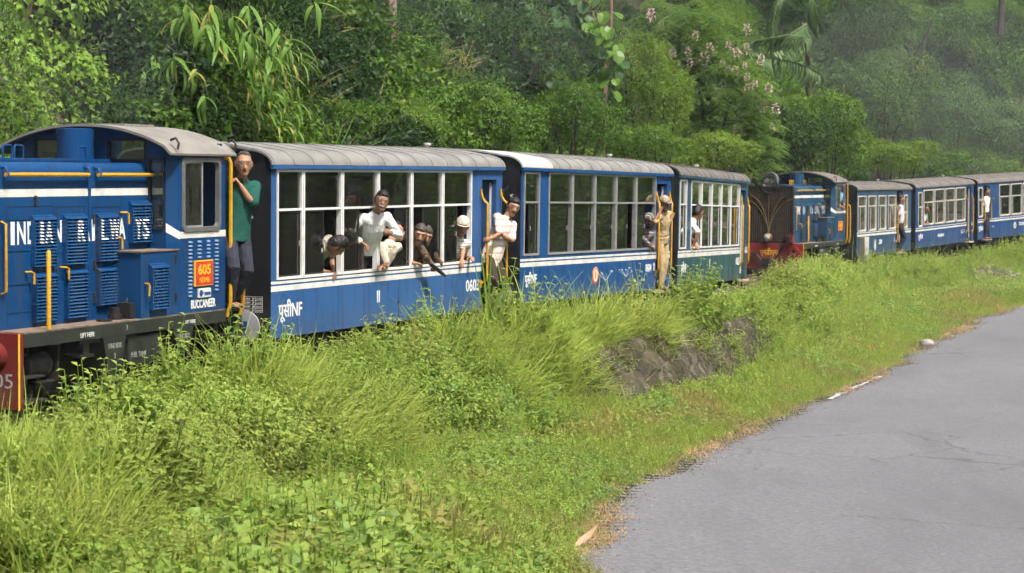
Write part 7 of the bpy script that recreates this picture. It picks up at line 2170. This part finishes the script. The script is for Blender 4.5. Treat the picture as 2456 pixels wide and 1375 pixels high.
person("dim figure in pale clothes standing inside behind the third window", M_C1, L1, (3.05, 0.72, 1.18), (3.02, 0.70, 1.70), (3.0, 0.66, 1.88), (-0.6, -0.8, 0), (-0.4, -0.9, 0), [(2.85, 0.6, 1.12), (3.25, 0.62, 1.15)], [(2.97, 0.75, C1F), (3.14, 0.75, C1F)], 0.92, sk2, check, 0.45, blackt, vox=0.012, moustache=True)
person("dim figure in a yellowish cap standing inside behind the sixth window", M_C1, L1, (5.22, 0.42, 1.20), (5.20, 0.36, 1.74), (5.18, 0.30, 1.91), (0.2, -0.95, 0), (-0.2, -0.95, 0), [(5.02, 0.30, 1.15), (5.34, 0.3, 1.15)], [(5.14, 0.5, C1F), (5.30, 0.5, C1F)], 0.90, sk2, navy, 0.9, blackt, cap=cap_y, vox=0.012)
person("man in a pink striped shirt leaning out of the first coach's door", M_C1, L1, (5.78, -0.02, 1.13), (5.925, -0.16, 1.625), (5.975, -0.235, 1.765), (-0.72, -0.66, -0.10), (-0.35, -0.93, 0), [(5.46, -0.135, 1.36), (5.70, -0.20, 1.40)], [(5.66, 0.02, 0.418), (5.80, 0.06, 0.418)], 0.93, sk1, stripeh, 0.44, dkbrown, m_hair, "full", glasses=True, moustache=True, elbows=((-0.2, -0.3, -0.8), (0.8, -0.3, -0.7)), curl=(1.1, 0.6), vox=0.0075, tail=0.16, palm=((-0.3, -0.9, 0), None))
person("guard in khaki with taupe cap standing on the second coach's step", M_C2, L2, (5.74, 0.0, 1.24), (5.66, -0.06, 1.675), (5.60, -0.09, 1.815), (-0.55, -0.83, -0.05), (-0.2, -0.98, 0), [(5.41, -0.085, 1.69), (6.01, -0.085, 1.595)], [(5.66, -0.02, 0.418), (5.76, 0.01, 0.418)], 0.88, sk2, khaki, 0.44, khaki, m_hair, "short", cap=cap_k, elbows=((-0.8, 0.2, -0.8), (0.5, 0.2, -0.9)), curl=(1.1, 1.0), vox=0.0085, palm=((-0.2, -0.9, 0), (0.2, -0.9, 0)))
person("bearded man in a dark patterned cap at the second coach's last window", M_C2, L2, (5.28, 0.34, 1.0), (5.22, 0.09, 1.38), (5.19, 0.03, 1.53), (-0.8, -0.6, 0), (-0.5, -0.86, 0), [(5.10, -0.04, 1.135), (5.32, 0.0, 1.14)], [(5.2, 0.45, C1F), (5.36, 0.45, C1F)], 0.90, sk2, plaid, 0.93, dkbrown, m_hair, "short", cap=cap_c, beard=True, elbows=((-0.4, -0.6, -0.5), (0.6, 0.2, -0.6)), knees=((0, -1, 0.3), (0, -1, 0.3)))
person("boy in a white shirt looking back from the last coach of the front train", M_C3, L3, (1.25, 0.28, 1.10), (1.27, 0.02, 1.545), (1.335, -0.045, 1.68), (0.86, -0.48, -0.12), (0.1, -0.99, 0), [(1.06, -0.03, 1.13), (1.34, -0.02, 1.14)], [(1.2, 0.45, C1F), (1.34, 0.45, C1F)], 0.90, sk1, whites, 0.42, navy, m_hair, "full", elbows=((-0.3, -0.6, -0.4), (0.4, 0.3, -0.6)), vox=0.009)
person("driver in a light blue shirt and faded cap at the second locomotive's window", M_601, LOCO_L, (3.46, 0.28, 1.60), (3.44, 0.10, 2.12), (3.41, 0.06, 2.285), (-0.6, -0.8, 0), (-0.4, -0.9, 0), [(3.34, -0.03, 1.70), (3.46, -0.02, 1.80)], [(3.38, 0.35, 0.845), (3.52, 0.35, 0.845)], 0.92, sk2, ltblue, 0.42, navy, m_hair, "short", cap=cap_b, vox=0.012)
person("stout man in a white shirt standing in the grey blue coach's doorway", M_C5, L5, (4.70, 0.0, 1.24), (4.68, -0.02, 1.82), (4.665, -0.05, 1.995), (0.30, -0.95, 0), (0.55, -0.84, 0), [(4.52, 0.02, 1.28), (4.92, 0.05, 1.30)], [(4.66, 0.0, 0.418), (4.80, 0.02, 0.418)], 0.98, sk2, cloth("lilac_white_shirt", (0.58, 0.58, 0.68)), 0.42, navy, m_hair, "short", moustache=True, vox=0.012, belly=0.03)
person("man in a white shirt at the front window of the blue coach with rounded windows", M_C6, L6, (1.06, 0.32, 1.0), (1.05, 0.10, 1.45), (1.02, 0.04, 1.62), (-0.3, -0.95, 0), (-0.2, -0.98, 0), [(0.92, -0.02, 1.16), (1.2, 0.06, 1.2)], [(1.0, 0.45, C1F), (1.15, 0.45, C1F)], 0.92, sk2, whites, 0.45, navy, m_hair, "short", vox=0.013, knees=((0, -1, 0.3), (0, -1, 0.3)))
person("man in white leaning in the doorway of the picture's last blue coach", M_C7, L7, (0.60, 0.02, 1.28), (0.62, -0.01, 1.83), (0.62, -0.04, 2.0), (0.2, -0.97, 0), (0.2, -0.97, 0), [(0.50, 0.0, 1.30), (0.88, -0.08, 1.72)], [(0.55, 0.02, 0.418), (0.68, 0.03, 0.418)], 0.95, sk2, whites, 0.42, navy, m_hair, "short", moustache=True, vox=0.013)
# black folded umbrella held out of the fifth window
off1v = Vector((-L1 / 2, -W / 2, 0))
ub = empty("folded_umbrella", M_C1 @ Matrix.Translation(Vector((3.80, -0.165, 1.02)) + off1v)); tag(ub, "black folded umbrella held out of the fifth window", "umbrella")
mb = MB(); dv = Vector((0.42, -0.05, -0.20)).normalized(); c0_ = Vector((0, 0, 0))
mb.lathe([(-0.20, 0.012), (-0.19, 0.024), (-0.05, 0.028), (0.08, 0.025), (0.17, 0.019), (0.21, 0.012), (0.215, 0.004)], (0, 0, 0), tuple(dv), 12); mb.build("cover", plain("umbrella_black", (0.014, 0.014, 0.016), 0.5, 0.3, 30, bump=0.5), ub, True)
mb = MB(); mb.lathe([(-0.24, 0.008), (-0.20, 0.010)], (0, 0, 0), tuple(dv), 8); mb.build("handle", m_steel, ub)
# ---------------------------------------------------------------- wall, posts, stones, litter
m_wall, nt, b = new_mat("weathered_wall")
f1 = noise_fac(nt, 2.2, 6.0, 0.35, 0.65); f2 = noise_fac(nt, 1.6, 6.0, 0.52, 0.68, stretch=(2.2, 2.2, 0.6)); f3 = noise_fac(nt, 7.0, 5.0, 0.45, 0.62)
c = mixc(nt, f1, (0.036, 0.029, 0.016), (0.078, 0.060, 0.036)); c = mixc(nt, f2, c, (0.23, 0.20, 0.17), 0.5); c = mixc(nt, f3, c, (0.030, 0.034, 0.014), 0.7)
link(nt, c, b.inputs["Base Color"]); b.inputs["Roughness"].default_value = 0.95; add_bump(nt, b, f3, 0.9, 0.05)
sW = np.arange(5.2, 14.4, 0.12); nz = 10
V = []
for i, s_ in enumerate(sW):
    for k in range(nz):
        q = k / (nz - 1)
        hgt = (0.74 + 0.20 * vnoise(s_, 0, 1.3, 81)) * min(1, (s_ - 5.0) / 0.8, (14.6 - s_) / 0.8)
        dd_ = 2.66 - 0.46 * q + 0.16 * (vnoise(s_ * 1.0, q * 2.0, 0.30, 82) - 0.5) + 0.12 * (vnoise(s_, q * 3, 0.8, 83) - .5)
        xx, yy = td_to_xy(np.array([T_C1 + s_]), np.array([dd_])); V.append((float(xx[0]), float(yy[0]), 0.02 + hgt * q * 1.15))
    xx, yy = td_to_xy(np.array([T_C1 + s_]), np.array([1.75])); V.append((float(xx[0]), float(yy[0]), 0.02 + hgt * 1.15 + 0.02))
m_ = nz + 1; F = []
for i in range(len(sW) - 1):
    for k in range(m_ - 1):
        F.append((i * m_ + k, (i + 1) * m_ + k, (i + 1) * m_ + k + 1, i * m_ + k + 1))
V = np.array(V); bx_ = V[0].copy(); bx_[2] = 0
wl = np_obj("retaining_wall", V - bx_, np.array(F), m_wall, smooth=True); wl.location = bx_
tag(wl, "stained old retaining wall showing through the weeds of the bank", "wall")

m_post = plain("weathered_post", (0.20, 0.18, 0.165), 0.85, 0.3, 16)
mb = MB(); mb.box(-0.06, 0.06, -0.05, 0.05, -0.3, 0.62, 0.01)
po = mb.build("marker_post", m_post); po.location = (2.93, 34.55, 0.96); po.rotation_euler = (0, 0.02, R(60))
tag(po, "short weathered post in front of the green sided coach", "post")
m_pw = plain("post_white", (0.45, 0.43, 0.38), 0.7, 0.12, 10); m_pp = plain("post_purple_grey", (0.085, 0.075, 0.12), 0.7, 0.15, 10)
kp = empty("distance_post", Matrix.Translation((9.83, 58.2, 0.30)) @ Matrix.Rotation(R(-45), 4, 'Z')); tag(kp, "square white distance post with the numeral 5 on its dark face", "post")
mb = MB(); mb.box(-0.10, 0.10, -0.10, 0.10, -0.3, 1.32, 0.008); pb = mb.build("post", m_pw, kp)
mb = MB(); mb.box(-0.104, -0.101, -0.099, 0.099, -0.29, 1.31); fb_ = mb.build("dark_face", m_pp, kp)
letters("5", kp, -0.106, 0.05, 0.62, 0.20, m_rubber, 0.10, face='end', bold=0.006)
letters("1", kp, -0.106, 0.03, 1.0, 0.16, m_rubber, 0.04, face='end', bold=0.004)

def rock(name, label, loc, r, mat, seed, cat="stone"):
    bm = bmesh.new(); bmesh.ops.create_icosphere(bm, subdivisions=3, radius=1.0)
    for v in bm.verts:
        n_ = mnoise.noise(v.co * 1.4 + Vector((seed, 0, 0))) * 0.28 + mnoise.noise(v.co * 3.5 + Vector((seed, 3, 0))) * 0.08
        v.co = Vector((v.co.x * r * 1.25, v.co.y * r, v.co.z * r * 0.7)) * (1 + n_)
    me = bpy.data.meshes.new(name); bm.to_mesh(me); bm.free(); me.materials.append(mat); me.polygons.foreach_set("use_smooth", [True] * len(me.polygons))
    o = share(name, me, None, loc); tag(o, label, cat); return o
m_stone = plain("pale_stone", (0.27, 0.25, 0.24), 0.85, 0.2, 12, bump=0.4)
rock("roadside_stone", "pale rounded stone on the grass at the edge of the road", (8.10, 40.6, 0.05), 0.12, m_stone, 3.0)

# fallen sheath on the road edge
m_sheath = veg("dry_sheath", (0.55, 0.34, 0.22), (0.62, 0.42, 0.30), 0.2, 0.6)
o = share("fallen_leaf", lance_mesh("fallen_leaf", 0.30, 0.09, m_sheath, 8, -0.5, 0.5), None, (0.55, 18.22, 0.04), (0.2, 0.0, R(35)))
tag(o, "pale pinkish dry leaf curled at the road's edge in the foreground", "leaf")

# gravel heap and loose stones
def stone_mesh(seed):
    bm = bmesh.new(); bmesh.ops.create_icosphere(bm, subdivisions=1, radius=1.0)
    r = random.Random(seed)
    for v in bm.verts: v.co *= r.uniform(0.7, 1.15); v.co.z *= 0.75
    V = np.array([v.co[:] for v in bm.verts]); bm.verts.index_update(); F = np.array([[v.index for v in f.verts] for f in bm.faces]); bm.free()
    return V, F
gm = [leaf_mat("gravel_%d" % i, (0.08, 0.07, 0.06), (0.30, 0.27, 0.24), 0.0, 0.9, 0.2, False) for i in range(1)]
P_STONE = proto("loose_stones", [(*stone_mesh(i), gm[0]) for i in range(5)])
hx, hy, hz = 14.2, 62.5, gzf(14.2, 62.5)
def heap_z(x_, y_): return hz + 0.50 * np.exp(-(((x_ - hx) / 1.15) ** 2 + ((y_ - hy) / 1.3) ** 2)) - 0.03
gxh, gyh = np.meshgrid(np.linspace(-2.6, 2.6, 30), np.linspace(-2.8, 2.8, 30))
Vh = np.column_stack([gxh.ravel(), gyh.ravel(), heap_z(hx + gxh.ravel(), hy + gyh.ravel()) - hz + 0.06 * (vnoise(gxh.ravel(), gyh.ravel(), 0.3, 91) - .5)])
ih = (np.arange(29)[:, None] * 30 + np.arange(29)[None, :]).ravel(); Fh = np.column_stack([ih, ih + 1, ih + 31, ih + 30])
hp = np_obj("gravel_heap", Vh, Fh, m_bal, smooth=True); hp.location = (hx, hy, hz)
tag(hp, "low heap of grey gravel in the grass below the last coaches", "gravel heap")
r5 = np.random.default_rng(21)
a = r5.normal(size=(1500, 2)) * [0.75, 0.85] + [hx, hy]; za = heap_z(a[:, 0], a[:, 1]) + 0.02
s5 = r5.uniform(38, 62, 5200); d5 = r5.uniform(0.9, 2.9, 5200); xb, yb = td_to_xy(T_C1 + s5, d5); tb5, db5, zr5 = track_coords(xb, yb)
zb5 = np.maximum(ground_z(xb, yb), zr5 - 0.12 - np.clip((d5 - 1.1), 0, 0.45) * 0.5) + 0.01
ok5 = (s5 > 40.0) & (d5 < 2.5)
i6 = r5.integers(60, len(E0) - 60, 9000); e6 = np.abs(r5.normal(size=9000)) * 0.20 - 0.10; p6 = E0[i6] + N0[i6] * e6[:, None]
pos = np.vstack([np.column_stack([a, za]), np.column_stack([xb, yb, zb5])[ok5]]); n = len(pos)
scatter("ballast_gravel", P_STONE, pos, r5.uniform(0, 6, (n, 3)), r5.uniform(0.02, 0.05, n), r5.integers(0, 5, n), np.zeros(n), label="grey brown ballast gravel along the track at the far bend", cat="gravel")
pos6 = np.column_stack([p6, np.full(len(p6), 0.012)]); n = len(pos6)
scatter("road_edge_grit", P_STONE, pos6, r5.uniform(0, 6, (n, 3)), r5.uniform(0.006, 0.020, n), r5.integers(0, 5, n), np.zeros(n), label="loose grit scattered along the crumbling edge of the road", cat="grit")

# weeds creeping over the heap, straw along the edge of the road
hw = r5.normal(size=(420, 2)) * [1.3, 1.2] + [hx, hy - 0.3]; n = len(hw)
scatter("heap_weeds", P_BANK, np.column_stack([hw, heap_z(hw[:, 0], hw[:, 1])]), np.column_stack([r5.normal(size=(n, 2)) * 0.2, r5.uniform(0, 6, n)]), r5.uniform(0.4, 0.8, n), r5.choice([0, 1, 3, 4, 5, 6, 9], n), np.clip(r5.normal(0.1, 0.1, n), 0, 0.5), label="weeds creeping over the gravel heap", cat="weeds")
i7 = r5.integers(60, len(E0) - 60, 2600); pt = vnoise(E0[i7][:, 0], E0[i7][:, 1], 0.9, 95); i7 = i7[pt > 0.52]; e7 = r5.normal(size=len(i7)) * 0.09 - 0.04; p7_ = E0[i7] + N0[i7] * e7[:, None]; n = len(p7_)
P_STRAW = proto("straw", [(*tuft(14, 0.10, 0.24, 0.005, 1.2, 1.6, 0.05, 3), g_dry), (*tuft(10, 0.08, 0.18, 0.005, 1.3, 1.7, 0.06, 3), g_dry)])
scatter("edge_straw", P_STRAW, np.column_stack([p7_, np.full(n, 0.015)]), np.column_stack([r5.normal(size=(n, 2)) * 0.3, r5.uniform(0, 6, n)]), r5.uniform(0.7, 1.2, n), r5.integers(0, 2, n), np.zeros(n), label="dry straw lying along the edge of the road", cat="straw")
# ---------------------------------------------------------------- air: thin haze over everything, exhaust smoke drifting along the hill
def volume_mat(name, col, dens, aniso=0.0):
    m = bpy.data.materials.new(name); m.use_nodes = True; nt = m.node_tree; nt.nodes.clear()
    out = nt.nodes.new("ShaderNodeOutputMaterial"); pv = nt.nodes.new("ShaderNodeVolumePrincipled")
    pv.inputs["Color"].default_value = (*col, 1); pv.inputs["Density"].default_value = dens; pv.inputs["Anisotropy"].default_value = aniso
    link(nt, pv.outputs[0], out.inputs["Volume"]); return m
mb = MB(); mb.box(-960, 980, -915, 1025, -1.3, 40.0)
hz_o = mb.build("haze", volume_mat("thin_haze", (0.86, 0.92, 1.0), 0.00045)); tag(hz_o, "thin bluish haze in the valley air", "haze", None, "stuff")

def smoke(label, c, r, dens):
    bm = bmesh.new(); bmesh.ops.create_icosphere(bm, subdivisions=4, radius=1.0)
    for v in bm.verts:
        n_ = mnoise.noise(v.co * 1.5 + Vector(c)) * 0.35
        v.co = Vector((v.co.x * r[0], v.co.y * r[1], v.co.z * r[2])) * (1 + n_)
    me = bpy.data.meshes.new("exhaust_smoke"); bm.to_mesh(me); bm.free()
    me.materials.append(volume_mat("smoke", (0.80, 0.86, 0.95), dens))
    o = share("exhaust_smoke", me, None, c); tag(o, label, "smoke", None, "stuff"); return o
smoke("thin blue exhaust smoke drifting over the far slope", (15.0, 71.5, 6.4), (8.0, 2.8, 3.4), 0.012)
smoke("faint exhaust smoke rising from the front locomotive's stack", (-5.0, 24.3, 5.2), (1.3, 1.0, 2.0), 0.014)
smoke("faint smoke hanging above the joint of the first two coaches", (-0.3, 37.5, 6.4), (3.6, 1.2, 1.6), 0.012)
